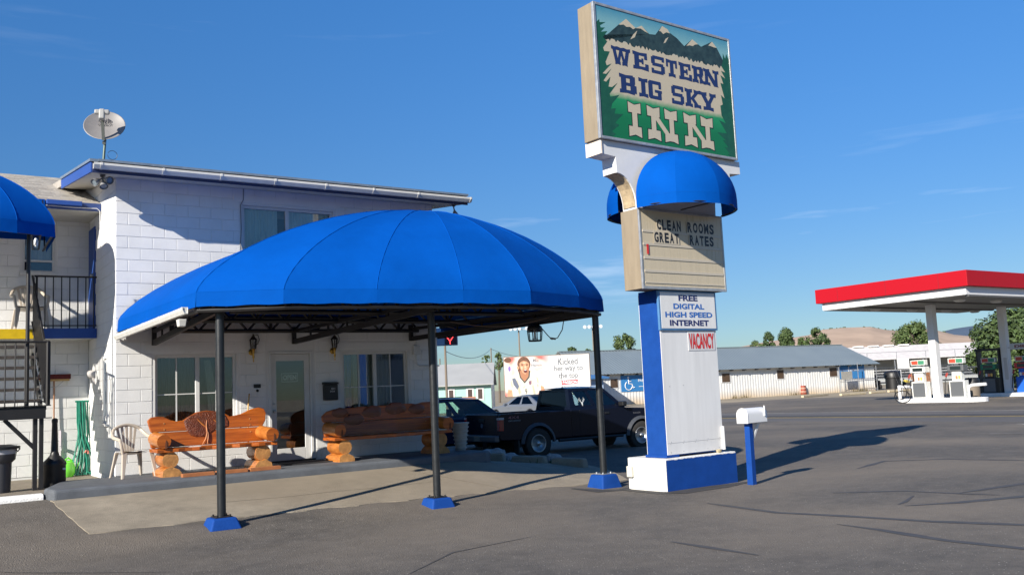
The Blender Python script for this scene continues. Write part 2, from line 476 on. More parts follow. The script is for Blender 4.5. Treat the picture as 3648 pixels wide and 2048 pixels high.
def pstrip(pts, w):
    rnd = random.Random(len(pts)); bb = MB()
    for x, y in pts:
        j = rnd.uniform(-.03, .03)
        bb.v += [(x + j, y - w / 2, pad_top(x, y) + .004), (x + j, y + w / 2, pad_top(x, y) + .004)]
    for i in range(len(pts) - 1): bb.f.append((2 * i, 2 * i + 1, 2 * i + 3, 2 * i + 2)); bb.mi.append(0)
    bb.build('concrete_crack', CRACK, pad)
pstrip([(7.55 + k * .11, 14.9 - k * .19) for k in range(11)], .02)
pstrip([(4.0 + .25 * k, 13.75 + .02 * math.sin(k)) for k in range(16)], .012)

# ================================================================ MOTEL: FRONT BLOCK
CX, CY, SLAB = 3.34, 16.75, .585
porch = MB()
porch.prism([(2.14, 14.95), (9.55, 14.95), (9.75, 15.1), (9.75, 16.74), (3.36, 16.74), (2.5, 16.74), (2.1, 15.5)], .30, SLAB, 'z')
tag(porch.build('porch_slab', GREY_SLAB, bevel=.05, seg=3), None, None, None, 'structure')

motel = thing('motel_building', 'white painted block motel front with two storeys and low overhanging roof', 'building', (CX, CY, 0))
WX1, WZ1 = 9.6, 5.72
OPEN = dict(win1=(3.985, 5.405, 1.30, 2.595), door=(6.0, 6.86, .0, 2.63), win2=(7.48, 8.90, 1.30, 2.60), up=(5.55, 7.36, 4.16, 5.36))
def holed_wall(b, x0, x1, z0, z1, y0, y1, holes):
    xs = sorted({x0, x1, *[h[0] for h in holes], *[h[1] for h in holes]}); zs = sorted({z0, z1, *[max(z0, h[2]) for h in holes], *[h[3] for h in holes]})
    for i in range(len(xs) - 1):
        for j in range(len(zs) - 1):
            cx, cz = (xs[i] + xs[i + 1]) / 2, (zs[j] + zs[j + 1]) / 2
            if any(h[0] < cx < h[1] and h[2] < cz < h[3] for h in holes): continue
            b.box(xs[i], xs[i + 1], y0, y1, zs[j], zs[j + 1])
b = MB(); holed_wall(b, CX + .006, WX1 - .006, .2, WZ1, CY + .004, CY + .2, list(OPEN.values()))
b.box(CX + .007, CX + .2, CY + .2, 24, .2, WZ1 + .3)          # left side wall
b.box(WX1 - .2, WX1 - .007, CY + .2, 24, .2, WZ1 + .3)        # right side wall
b.box(CX + .2, WX1 - .2, 23.8, 24, .2, WZ1 + .3)
wall = b.build('wall', WHITE_MORTAR, motel)
b = MB(); b.box(CX + .2, WX1 - .2, CY + .2, 23.8, .50, .56); b.box(CX + .2, WX1 - .2, CY + .2, 23.8, 3.0, 3.2)
b.box(CX + .22, WX1 - .22, 20.5, 20.6, .56, 3.0); b.box(CX + .22, WX1 - .22, 19.5, 19.6, 3.2, 5.7)
b.build('inner_room', mat('room_paint', (.16, .15, .14), .9, var=.2), motel)

BL, BH, J = .4064, .2032, .0036
BLOCK_MESH = {}
def block_mesh(w, axis_):
    k = (round(w, 3), axis_)
    if k not in BLOCK_MESH:
        bb = MB(); c = .004
        if axis_ == 'x':
            o_ = [(-w / 2, 0, 0), (w / 2, 0, 0), (w / 2, 0, BH - J * 2), (-w / 2, 0, BH - J * 2)]
            i_ = [(-w / 2 + c, -c, c), (w / 2 - c, -c, c), (w / 2 - c, -c, BH - J * 2 - c), (-w / 2 + c, -c, BH - J * 2 - c)]
            bk = [(p[0], .012, p[2]) for p in o_]
        bb.add(bk + o_ + i_, [(4, 5, 9, 8), (5, 6, 10, 9), (6, 7, 11, 10), (7, 4, 8, 11), (8, 9, 10, 11), (0, 1, 5, 4), (1, 2, 6, 5), (2, 3, 7, 6), (3, 0, 4, 7)])
        BLOCK_MESH[k] = bb.mesh('block', WHITE_BLOCK)
    return BLOCK_MESH[k]
def lay_blocks(par, x0, x1, z0, z1, yface, holes, skip=None, phase=0.0, hidden=None):
    """running-bond block courses on a wall facing -Y; each block its own object under par"""
    row, z = 0, z0
    while z < z1 - .08:
        segs = [(x0, x1)]
        for h in holes:
            if h[2] < z + BH - .03 and h[3] > z + .03:
                ns = []
                for a_, c_ in segs:
                    if h[1] <= a_ or h[0] >= c_: ns.append((a_, c_)); continue
                    if h[0] - a_ > .03: ns.append((a_, h[0]))
                    if c_ - h[1] > .03: ns.append((h[1], c_))
                segs = ns
        x = x0 - phase - (BL / 2 if row % 2 else 0)
        while x < x1:
            for a_, c_ in segs:
                l_, r_ = max(x, a_), min(x + BL, c_)
                if r_ - l_ > .035:
                    w = r_ - l_ - 2 * J
                    if skip and skip((l_ + r_) / 2, z):
                        hidden.box(l_ + J, r_ - J, yface - .004, yface + .012, z + J, z + BH - J)
                    else:
                        o = bpy.data.objects.new('block', block_mesh(w, 'x')); COL.objects.link(o)
                        o.parent = par; o.matrix_parent_inverse = wmat(par).inverted()
                        o.location = ((l_ + r_) / 2, yface + random.uniform(-.0012, .0012), z + J)
            x += BL
        z += BH; row += 1
hid = MB()
def behind_canopy(x, z): return (3.05 < z < interp(x, [4.0, 6.4, 8, 9.6], [3.3, 4.6, 5.2, 5.3]) and x > 4.2) or z > 5.45
lay_blocks(wall, CX, WX1, SLAB, 5.66, CY, [(h[0] - .05, h[1] + .05, h[2] - .05, h[3] + .05) for h in OPEN.values()], behind_canopy, 0.0, hid)
# left return wall: blocks seen almost edge on
z, row = SLAB, 0
while z < 5.7:
    y = CY + (0 if row % 2 else -BL / 2)
    while y < 19.13:
        a_, c_ = max(y, CY), min(y + BL, 19.13)
        dr = 17.25 < (a_ + c_) / 2 < 17.62 and 1.42 < z < 2.65
        dd = 18.45 < (a_ + c_) / 2 and 3.15 < z < 5.2
        if c_ - a_ > .04 and not dr and not dd: hid.box(CX - .001, CX + .012, a_ + J, c_ - J, z + J, z + BH - J)
        y += BL
    z += BH; row += 1
hid.build('block_courses', WHITE_BLOCK, wall, bevel=.004, seg=1, kind='stuff')
# smooth lintel bands over the openings
for h in ('win1', 'win2', 'up'):
    b = MB(); a_ = OPEN[h]; b.box(a_[0] - .16, a_[1] + .16, CY - .008, CY + .01, a_[3] + .055, a_[3] + .18); b.build('lintel', WHITE_BLOCK, wall, bevel=.004)

def window(par, x0, x1, z0, z1, y, muntins=True, slider=None, name='window', fm=WHITE_PAINT, fw=.05, panes=2):
    """frame set in an opening facing -Y; panes, muntins and sill are children"""
    d = .06
    b = MB()
    b.box(x0, x1, y, y + d, z1 - fw, z1); b.box(x0, x1, y, y + d, z0, z0 + fw)
    b.box(x0, x0 + fw, y + .001, y + d, z0 + fw, z1 - fw); b.box(x1 - fw, x1, y + .001, y + d, z0 + fw, z1 - fw)
    xm = slider or (x0 + x1) / 2
    if panes == 2: b.box(xm - .035, xm + .035, y - .006, y + d, z0 + fw, z1 - fw)
    w = b.build(name, fm, par, bevel=.004)
    cells = [(x0 + fw, xm - .035), (xm + .035, x1 - fw)] if panes == 2 else [(x0 + fw, x1 - fw)]
    for a_, c_ in cells:
        bb = MB(); bb.box(a_, c_, y + .03, y + .034, z0 + fw, z1 - fw); bb.build('pane', GLASS, w)
        if muntins:
            zc, xc = z0 + (z1 - z0) * .47, (a_ + c_) / 2
            bb = MB(); bb.box(xc - .010, xc + .010, y + .016, y + .028, z0 + fw, z1 - fw); bb.box(a_, c_, y + .017, y + .027, zc - .009, zc + .009)
            bb.build('muntin', WHITE_PAINT, w)
    b = MB(); b.box(x0 - .05, x1 + .05, y - .07, y - .0, z0 - .05, z0); b.build('sill', WHITE_PAINT, w, bevel=.006)
    return w
def drape(par, x0, x1, z0, z1, y, m, folds=9, amp=.03, name='curtain'):
    b = MB(); b.grid(lambda u, v: (x0 + (x1 - x0) * u, y + amp * math.sin(u * folds * 6.283) + .01 * math.sin(u * 40), z0 + (z1 - z0) * v), folds * 8, 2)
    return b.build(name, m, par, smooth=True)
h = OPEN['win1']; w1 = window(motel, h[0] + .001, h[1] - .001, h[2], h[3] - .001, CY + .055, slider=4.72)
drape(w1, 4.12, 4.70, 1.32, 2.56, CY + .17, BROWN_DRAPE, 7)
b = MB(); [b.tube([(5.02 + .06 * k, CY + .26, 1.33), (4.98 + .03 * k, CY + .26, 1.95), (4.93 + .012 * k, CY + .26, 2.5)], .04, 6) for k in range(4)]
b.build('curtain', CURTAIN, w1, smooth=True)
h = OPEN['win2']; w2 = window(motel, h[0] + .001, h[1] - .001, h[2], h[3] - .001, CY + .055)
drape(w2, 7.52, 7.76, 1.32, 2.56, CY + .24, BLUE_DRAPE, 3)
drape(w2, 7.78, 8.6, 1.32, 2.56, CY + .19, CURTAIN, 9)
h = OPEN['up']; w3 = window(motel, h[0] + .001, h[1] - .001, h[2], h[3] - .001, CY + .05, muntins=False, slider=6.43)
drape(w3, 5.60, 6.26, 4.2, 5.32, CY + .115, mat('sage_curtain', (.72, .74, .64), .9, var=.25, vscale=5, stretch=(8, 8, .4)), 6, .015); drape(w3, 6.47, 7.3, 4.2, 5.32, CY + .115, mat('pale_sheer', (.75, .78, .74), .9, var=.2, vscale=6, stretch=(9, 9, .3)), 7, .015)

# glazed entrance door with wide white stiles
b = MB()
x0, x1 = 6.001, 6.859
b.box(x0, x0 + .05, CY - .012, CY + .12, SLAB, 2.58); b.box(x1 - .05, x1, CY - .012, CY + .12, SLAB, 2.58); b.box(x0, x1, CY - .012, CY + .12, 2.58, 2.629)
df = b.build('door_frame', WHITE_PAINT, motel, bevel=.006)
b = MB()
b.box(6.055, 6.155, CY + .03, CY + .075, SLAB + .02, 2.575); b.box(6.705, 6.805, CY + .03, CY + .075, SLAB + .02, 2.575)
b.box(6.155, 6.705, CY + .03, CY + .075, 2.45, 2.575); b.box(6.155, 6.705, CY + .03, CY + .075, SLAB + .02, .83)
door = b.build('door', WHITE_PAINT, motel, bevel=.006)
b = MB(); b.box(6.155, 6.705, CY + .05, CY + .055, .83, 2.45); b.build('pane', GLASS, door)
b = MB(); b.lathe([(.026, -.02), (.03, -.05), (.026, -.075), (.01, -.08)], 12, (6.1, CY + .03, 1.52), 'y'); b.lathe([(.02, 0), (.02, -.03)], 12, (6.1, CY + .03, 1.66), 'y')
b.build('door_knob', GREY_METAL, door, smooth=True)
b = MB(); b.box(5.98, 6.88, CY - .03, CY + .02, SLAB, SLAB + .03); b.build('threshold', BLACK_STEEL, door)

# roof: low pitch rising to the back, navy fascia, blue rake board, white gutter along the eave
EV = 16.08
def rz_(y): return 5.585 + .112 * (y - EV)
b = MB()
b.prism([(EV, rz_(EV) + .05), (24.3, rz_(24.3) + .05), (24.3, rz_(24.3) + .19), (EV, rz_(EV) + .19)], 2.845, 10.05, 'x')
roof = b.build('roof', SHINGLE, motel)
b = MB(); b.prism([(EV + .03, rz_(EV + .03)), (19.0, rz_(19.0)), (19.0, rz_(19) + .049), (EV + .03, rz_(EV + .03) + .049)], 2.87, 3.335, 'x')
b.prism([(EV + .03, rz_(EV + .03)), (16.745, rz_(16.745)), (16.745, rz_(16.745) + .049), (EV + .03, rz_(EV + .03) + .049)], 3.335, 9.605, 'x')
b.prism([(EV + .03, rz_(EV + .03)), (22, rz_(22)), (22, rz_(22) + .049), (EV + .03, rz_(EV + .03) + .049)], 9.605, 10.02, 'x')
b.build('soffit', SOFFIT, roof)
b = MB(); b.box(2.845, 10.055, EV - .03, EV - .001, 5.565, 5.72); b.build('fascia', NAVY_TRIM, roof, bevel=.004)
b = MB(); b.prism([(EV - .03, rz_(EV) - .025), (19.0, rz_(19.0) - .02), (19.0, rz_(19) + .15), (EV - .03, rz_(EV) + .145)], 2.815, 2.844, 'x')
b.build('rake_board', BLUE_TRIM, roof, bevel=.004)
b = MB(); b.prism([(EV - .05, rz_(EV) + .155), (19.05, rz_(19.05) + .16), (19.05, rz_(19.05) + .205), (EV - .05, rz_(EV) + .20)], 2.80, 2.93, 'x')
b.box(2.931, 10.06, EV - .06, EV + .02, 5.75, 5.79)
b.build('drip_edge', mat('dull_blue_grey_metal', (.22, .27, .33), .45, metal=.4, var=.2), roof)
def gutter(par, p, q, w=.11, h=.10, brackets=7, name='gutter', side=(0, -1, 0)):
    p, q = Vector(p), Vector(q); s_ = Vector(side) * w
    prof = [(0, 0), (.65, 0), (.85, .35), (1.0, .62), (1.0, 1.0), (.9, 1.0), (.9, .66), (.6, .12), (.05, .12), (.05, 1.0), (0, 1.0)]
    b = MB(); up = Vector((0, 0, h)); n = len(prof)
    b.v = [tuple(p + s_ * a_ + up * c_) for a_, c_ in prof] + [tuple(q + s_ * a_ + up * c_) for a_, c_ in prof]
    for i in range(n): b.f.append((i, (i + 1) % n, n + (i + 1) % n, n + i)); b.mi.append(0)
    b.f.append(tuple(range(n))); b.f.append(tuple(range(n, 2 * n))); b.mi += [0, 0]
    gt = b.build(name, GUTTER_WHITE, par)
    d = (q - p)
    for k in range(brackets):
        c = p + d * ((k + .12) / (brackets - .6)) if k < brackets - 1 else q - d.normalized() * .03
        e = d.normalized() * .018
        bb = MB(); pr_ = [(-.02, -.05), (.66, -.06), (.9, .32), (1.07, .6), (1.07, 1.05), (-.02, 1.05)]
        bb.v = [tuple(c - e + s_ * a_ + up * t) for a_, t in pr_] + [tuple(c + e + s_ * a_ + up * t) for a_, t in pr_]
        m_ = len(pr_)
        for i in range(m_): bb.f.append((i, (i + 1) % m_, m_ + (i + 1) % m_, m_ + i)); bb.mi.append(0)
        bb.f.append(tuple(range(m_))); bb.f.append(tuple(range(m_, 2 * m_))); bb.mi += [0, 0]
        bb.build('gutter_joint', GUTTER_WHITE, gt)
    return gt
gutter(roof, (2.85, EV - .031, 5.615), (10.10, EV - .031, 5.61), .11, .095, 8)
# side window in the bright return wall, cable clipped down the front
b = MB(); b.box(CX - .03, CX + .02, 17.30, 17.34, 1.46, 2.58); b.box(CX - .03, CX + .02, 17.58, 17.62, 1.46, 2.58); b.box(CX - .03, CX + .02, 17.3, 17.62, 2.58, 2.63); b.box(CX - .05, CX + .02, 17.28, 17.64, 1.41, 1.46)
sw = b.build('side_window', WHITE_PAINT, motel, bevel=.004)
b = MB(); b.box(CX + .002, CX + .006, 17.34, 17.58, 1.46, 2.58); b.build('pane', GLASS, sw)
b = MB(); b.box(CX - .02, CX + .03, 18.5, 19.08, 3.2, 5.12); bd = b.build('side_door', BLUE_TRIM, motel, bevel=.004)
b = MB(); b.lathe([(.03, 0), (.035, -.04), (.015, -.06)], 10, (CX - .02, 18.6, 4.2), 'x'); b.build('door_knob', GREY_METAL, bd, smooth=True)
b = MB(); b.tube([(5.57, CY - .012, 5.70), (5.565, CY - .014, 5.45), (5.51, CY - .014, 5.35), (5.52, CY - .014, 4.9), (5.50, CY - .014, 4.6), (5.535, CY - .015, 4.45), (5.53, CY - .014, 4.2), (5.52, CY - .014, 3.4)], .008, 6)
b.build('cable', CABLE, motel)
b = MB(); b.tube([(9.09, CY - .02, 3.0), (9.09, CY - .02, 2.72)], .012, 6); b.box(9.02, 9.16, CY - .075, CY - .006, 2.52, 2.70)
b.tube([(9.09, CY - .03, 2.52), (9.09, CY - .03, 2.37), (9.11, CY - .03, 2.32), (9.16, CY - .03, 2.295), (9.62, CY - .03, 2.285)], .014, 8)
b.build('junction_box', WHITE_PAINT, motel, bevel=.004)

# ================================================================ MOTEL WING (left, set back)
wing = thing('motel_wing', 'white block motel wing with grey shingled roof set back at the left edge', 'building', (-1.5, 19.15, 0))
WY = 19.15
b = MB(); holed_wall(b, -7, CX + .006, .2, 5.32, WY + .007, WY + .2, [(2.20, 2.74, 4.30, 5.03)]); b.box(-7, CX, 24, 24.2, .2, 6)
ww = b.build('wall', WHITE_MORTAR, wing)
hid = MB()
lay_blocks(ww, -1.0, CX - .002, .54, 5.3, WY, [(2.16, 2.78, 4.26, 5.07)], lambda x, z: x < 1.45, .1, hid)
hid.build('block_courses', WHITE_BLOCK, ww, kind='stuff')
wu = window(wing, 2.201, 2.739, 4.301, 5.029, WY + .02, muntins=False, panes=1, fw=.035)
b = MB(); b.box(2.23, 2.71, WY + .02, WY + .075, 4.50, 4.535); b.build('meeting_rail', WHITE_PAINT, wu)
drape(wu, 2.24, 2.70, 4.54, 5.0, WY + .12, mat('pale_blind', (.45, .46, .47), .9), 2, .008)
b = MB(); b.box(2.1, 2.8, WY + .6, WY + .7, 4.2, 5.1); b.build('inner_room', DARK, wing)
# wing roof, ridge running left-right, with laid shingles
b = MB(); b.prism([(18.0, 5.43), (21.2, 6.55), (24.5, 5.4), (24.5, 5.36), (18.0, 5.37)], -8, 3.335, 'x')
wr = b.build('roof', SHINGLE, wing)
SH = [mat('grey_shingle_tab_%d' % k, tuple(c * f for c in (.40, .37, .33)), .9, var=.2, vscale=8, bump=.4, bscale=140) for k, f in enumerate((1, .86, 1.1))]
b = MB(); sl = math.hypot(3.2, 1.12); n_rows = 19; dy, dz = 3.2 / n_rows, 1.12 / n_rows
for r_ in range(n_rows):
    y, z = 18.0 + r_ * dy - .02, 5.44 + r_ * dz - .007
    x = -.6 - (r_ % 3) * .135
    while x < 3.3:
        w = .36 + random.uniform(-.012, .012); x2 = min(x + w - .014, 3.33); b.cur = random.choice((0, 0, 1, 2))
        b.hexa([(x, y, z + .002), (x2, y, z + .002), (x2, y + dy * 1.3, z + dz * 1.3), (x, y + dy * 1.3, z + dz * 1.3)],
               [(x, y, z + .026), (x2, y, z + .026), (x2, y + dy * 1.3, z + dz * 1.3 + .006), (x, y + dy * 1.3, z + dz * 1.3 + .006)])
        x += w
b.build('shingle_courses', SH, wr, kind='stuff')
b = MB(); b.hexa([(-8, 21.05, 6.52), (3.33, 21.05, 6.52), (3.33, 21.3, 6.54), (-8, 21.3, 6.54)], [(-8, 21.08, 6.575), (3.33, 21.08, 6.575), (3.33, 21.3, 6.585), (-8, 21.3, 6.585)])
b.build('ridge_cap', SHINGLE, wr)
b = MB(); b.box(-8, 3.33, 17.97, 17.999, 5.30, 5.44); b.build('fascia', mat('deep_blue_fascia', (.03, .06, .20), .5, var=.2), wr)
b = MB(); b.box(2.42, 3.0, 17.86, 17.968, 5.355, 5.44); b.build('gutter', BLUE_TRIM, wr, bevel=.01)
b = MB(); b.box(-8, 3.33, 18.0, WY - .001, 5.29, 5.315); b.build('soffit', SOFFIT, wr)
b = MB(); b.tube([(2.42, 17.955, 5.345), (2.9, 17.95, 5.335), (3.26, 17.95, 5.345), (3.31, 17.95, 5.30), (3.32, 17.96, 4.6)], .007, 6); b.build('cable', mat('white_cable', (.7, .7, .7), .6), wing)

# walkway in front of the wing and its white kerb
b = MB(); b.box(-8, 3.33, 15.56, WY + .006, .2, .50)
tag(b.build('walkway', mat('brown_grey_walk', (.20, .17, .13), .85, var=.35, vscale=2.5, bump=.3, bscale=60, world_co=True)), kind='structure')
b = MB(); b.prism([(15.32, .3), (15.55, .3), (15.55, .515), (15.38, .515), (15.34, .47)], -8, 2.08, 'x')
tag(b.build('white_kerb', mat('white_kerb_paint', (.78, .77, .74), .7, var=.12, vscale=5, bump=.5, bscale=35), bevel=.012), 'white painted concrete kerb edging the walkway at lower left', 'kerb')

# balcony with blue edge beam and black railing
balc = thing('balcony', 'upper balcony with blue and yellow edge beam and black bar railing', 'balcony', (2.5, 18.35, 3.0))
b = MB(); b.box(-6, 3.33, 18.37, WY - .002, 3.02, 3.17); b.build('floor_slab', WHITE_PAINT, balc)
b = MB(); b.box(2.33, 3.335, 18.335, 18.368, 3.005, 3.185); b.build('edge_beam', BLUE_TRIM, balc, bevel=.004)
b = MB(); b.box(-6, 2.328, 18.335, 18.368, 3.0, 3.175); tag(b.build('edge_beam', YELLOW_PAINT, balc, bevel=.004), 'yellow painted stretch of the edge beam at the stair head')
b = MB(); b.tube([(2.30, 18.36, 4.125), (3.335, 18.36, 4.135)], .018, 6); b.build('top_rail', BLACK_STEEL, balc)
b = MB(); b.tube([(2.30, 18.36, 3.235), (3.335, 18.36, 3.24)], .012, 6); b.build('bottom_rail', BLACK_STEEL, balc)
for k in range(8):
    b = MB(); x = 2.34 + k * .135; b.tube([(x, 18.36, 3.18), (x, 18.36, 4.13)], .011 if k else .02, 6); b.build('baluster', BLACK_STEEL, balc)

# steel stair coming down to a landing
stair = thing('steel_staircase', 'black steel outside staircase and landing at the left edge', 'staircase', (2.0, 16.4, .5))
for k in range(6):
    y, z = 17.78 - .155 * k, 2.80 - .185 * k
    b = MB(); b.box(.9, 2.22, y - .13, y + .13, z, z + .045); b.build('tread', mat('worn_steel_tread', (.055, .045, .038), .6, var=.6, vscale=9), stair)
b = MB()
b.hexa([(2.222, 18.33, 2.72), (2.26, 18.33, 2.72), (2.26, 16.9, 1.62), (2.222, 16.9, 1.62)], [(2.222, 18.33, 3.0), (2.26, 18.33, 3.0), (2.26, 16.9, 1.85), (2.222, 16.9, 1.85)])
b.build('stringer', mat('worn_grey_steel', (.10, .10, .095), .6, var=.5, vscale=12), stair)
b = MB(); b.box(.3, 2.24, 16.35, 16.98, 1.74, 1.80); b.build('landing_plate', BLACK_STEEL, stair)
b = MB(); b.box(.3, 2.23, 16.33, 16.345, 1.62, 1.78); b.box(.3, 2.30, 16.30, 16.42, 1.801, 1.815); b.box(.3, 2.31, 16.29, 16.39, 1.605, 1.62); b.build('landing_beam', BLACK_STEEL, stair)
b = MB(); b.box(2.06, 2.12, 16.36, 16.46, .5, 1.605); b.box(2.15, 2.205, 16.36, 16.46, .5, 1.605); b.build('post', BLACK_STEEL, stair)
b = MB(); b.bar((1.66, 16.40, 1.61), (2.10, 16.40, 1.13), .06); b.build('brace', BLACK_STEEL, stair)
b = MB(); b.tube([(.3, 16.36, 2.83), (2.27, 16.36, 2.81)], .018, 6); b.build('top_rail', BLACK_STEEL, stair)
b = MB(); b.tube([(.3, 16.36, 1.88), (2.27, 16.36, 1.872)], .012, 6); b.build('bottom_rail', BLACK_STEEL, stair)
for k in range(10):
    b = MB(); x = 2.25 - .138 * k - (.04 if k else 0); b.tube([(x, 16.36, 1.80), (x, 16.36, 2.81)], .011 if k else .022, 6); b.build('baluster', BLACK_STEEL, stair)
b = MB(); b.tube([(2.27, 18.34, 4.12), (2.28, 16.95, 2.88), (2.275, 16.36, 2.81)], .02, 6); b.build('handrail', BLACK_STEEL, stair)
b = MB(); b.tube([(2.27, 18.34, 3.3), (2.28, 16.95, 2.0), (2.275, 16.36, 1.89)], .014, 6); b.build('lower_rail', BLACK_STEEL, stair)
for k in range(16):
    t = k / 15; y = 18.3 - 1.9 * t; zt = interp(y, [16.36, 16.95, 18.34], [2.81, 2.88, 4.12]); zb = interp(y, [16.36, 16.95, 18.34], [1.8, 1.86, 3.1])
    b = MB(); b.bar((2.285, y, zb), (2.285, y, zt), .022, .05, (0, 1, 0)); b.build('baluster', BLACK_STEEL, stair)
# ================================================================ DOME AWNINGS
def dome(par, base, apex, z0, zb, n, m, closed_back=False, nu=8, nv=14, flare=.012, local=False, steps=None):
    """fabric panels between ribs that rise from the base outline to the apex, with a valance strip below each"""
    ax, ay, az = apex
    def rib(bx, by, v):
        t = v * math.pi / 2
        c, s = max(0, math.cos(t)) ** (2 / n), max(0, math.sin(t)) ** (2 / m)
        return Vector((ax + (bx - ax) * c, ay + (by - ay) * c, z0 + (az - z0) * s))
    cnt = len(base) if closed_back else len(base) - 1
    for i in range(cnt):
        p, q = base[i], base[(i + 1) % len(base)]
        last = closed_back and i == cnt - 1
        b = MB(); mid = Vector(((p[0] + q[0]) / 2 - ax, (p[1] + q[1]) / 2 - ay, 0)); 
        def fn(u, v):
            w = rib(p[0], p[1], v).lerp(rib(q[0], q[1], v), u)
            sag = .006 * 4 * u * (1 - u) * math.sin(math.pi * min(1, v * 1.1))
            return w - Vector((mid.x * sag, mid.y * sag, sag * .55))
        b.grid(fn, nu, nv)
        b.build('canopy_panel', FABRIC, par, smooth=True, solid=.004, local=local)
        if not last and i > 0:
            b = MB(); b.tube([rib(p[0], p[1], k / 16) + Vector((0, 0, .002)) for k in range(17)], .007, 6); b.build('seam_piping', FABRIC, par, smooth=True, local=local)
        if last: continue
        b = MB(); dx, dy = (q[0] - p[0]), (q[1] - p[1]); L = math.hypot(dx, dy); nx, ny = dy / L * flare, -dx / L * flare
        def fv(u, v):
            wob = .006 * math.sin(u * L * 11) * (1 - v)
            return (p[0] + dx * u + nx * (1 - v), p[1] + dy * u + ny * (1 - v), zb + wob + (z0 - .001 - zb) * v)
        b.grid(fv, 14, 2)
        b.build('valance', FABRIC, par, smooth=True, solid=.003, local=local)
    return rib

canopy = thing('entrance_canopy', 'large blue fabric dome canopy on black poles over the motel entrance', 'canopy', (6.95, 12.2, 0))
BASE = [(3.38, 16.74), (3.48, 12.42), (4.47, 11.85), (5.71, 11.58), (6.99, 11.39), (8.15, 11.33), (9.44, 11.78), (10.40, 12.32), (9.69, 16.74)]
AP = (7.84, 13.9, 4.853)
crib = dome(canopy, BASE, AP, 3.19, 2.995, 1.645, 1.41, closed_back=True)
# steel frame below the fabric
ZF = 3.07
b = MB()
peri = [(x + (6.9 - x) * .012, y + (14.2 - y) * .02, ZF) for x, y in BASE]
b.tube(peri, .030, 6); b.tube([(x, y, ZF - .12) for x, y, z in peri], .030, 6)
b.build('perimeter_frame', BLACK_STEEL, canopy)
for p in BASE[1:8]:
    b = MB(); b.tube([crib(p[0] + (AP[0] - p[0]) * .015, p[1] + (AP[1] - p[1]) * .015, k / 12) - Vector((0, 0, .045)) for k in range(13)], .022, 6)
    b.build('rib', BLACK_STEEL, canopy)
def truss(p, q, h, bays, r=.030):
    p, q = Vector(p), Vector(q); up = Vector((0, 0, h)); b = MB()
    b.tube([p, q], r * 1.35, 6); b.tube([p + up, q + up], r * 1.2, 6)
    for k in range(bays):
        a_, c_ = p.lerp(q, k / bays), p.lerp(q, (k + 1) / bays); mid = (a_ + c_) / 2
        b.tube([a_, mid + up], r * .75, 5); b.tube([mid + up, c_], r * .75, 5)
    for k in range(0, bays + 1, 2): t_ = p.lerp(q, k / bays); b.tube([t_, t_ + up], r, 5)
    return b.build('truss', BLACK_STEEL, canopy)
truss((4.25, 16.62, 3.0), (9.1, 16.62, 3.0), .24, 11)
truss((4.3, 15.0, 3.04), (9.3, 15.0, 3.04), .26, 11)
truss((4.3, 13.6, 3.06), (9.6, 13.6, 3.06), .26, 11)
for p, q in (((3.95, 16.66, 2.80), (3.84, 12.45, 3.0)), ((6.47, 16.66, 2.80), (6.93, 12.1, 3.0)), ((8.95, 16.66, 2.84), (10.22, 12.38, 3.0))):
    b = MB(); b.bar(p, q, .06, .09); b.bar((p[0], p[1], p[2] + .2), (q[0], q[1], q[2] + .1), .05, .06); b.bar((p[0], p[1], p[2] - .04), (p[0], p[1], p[2] + .28), .07)
    for k in range(1, 7):
        t_ = Vector(p).lerp(Vector(q), k / 7); b.bar(t_, t_ + Vector((0, 0, .2 - .1 * k / 7)), .03)
    b.build('beam', BLACK_STEEL, canopy)
b = MB(); b.bar((9.60, 16.7, 2.90), (10.36, 12.42, 2.985), .05, .13); b.build('side_beam', BLACK_STEEL, canopy)
b = MB(); b.bar((3.42, 16.7, 2.95), (3.50, 12.5, 3.0), .05, .1); b.build('side_beam', BLACK_STEEL, canopy)
for k, pts in enumerate(([(9.9, 14.6), (9.75, 14.9), (9.2, 15.6)], [(10.0, 13.2), (9.4, 13.9), (8.6, 14.5)])):
    b = MB(); P = [Vector((x, y, 3.0)) for x, y in pts]
    b.tube([P[0].lerp(P[2], t / 8) - Vector((0, 0, .14 * math.sin(math.pi * t / 8))) for t in range(9)], .008, 5); b.build('slack_cable', mat('brown_cable', (.14, .09, .06), .6), canopy)
# poles on blue footings
for px, py, zt, zb_, hw in ((3.81, 12.50, .235, g(3.8, 12.5) - .05, .215), (6.96, 12.30, .185, -.02, .215), (10.26, 12.38, .235, -.02, .225)):
    b = MB(); b.tube([(px, py, zt), (px, py, 3.02)], .057, 20)
    pole = b.build('pole', BLACK_PIPE, canopy, smooth=True)
    b = MB(); b.box(px - .11, px + .11, py - .11, py + .11, zt - .004, zt + .008)
    for sx_ in (-.085, .085):
        for sy_ in (-.085, .085): b.lathe([(.014, zt + .008), (.014, zt + .03)], 6, (px + sx_, py + sy_, 0))
    b.build('base_plate', GREY_METAL if px > 8 else BLACK_STEEL, pole)
    b = MB(); hz = zt - .005; t2 = hw * .72; lo = zb_
    ring = lambda h_, z_: [(px - h_, py - h_, z_), (px + h_, py - h_, z_), (px + h_, py + h_, z_), (px - h_, py + h_, z_)]
    b.hexa(ring(hw, lo), ring(t2, hz))
    b.build('footing', BLUE_PAINT, pole, bevel=.025, seg=3)
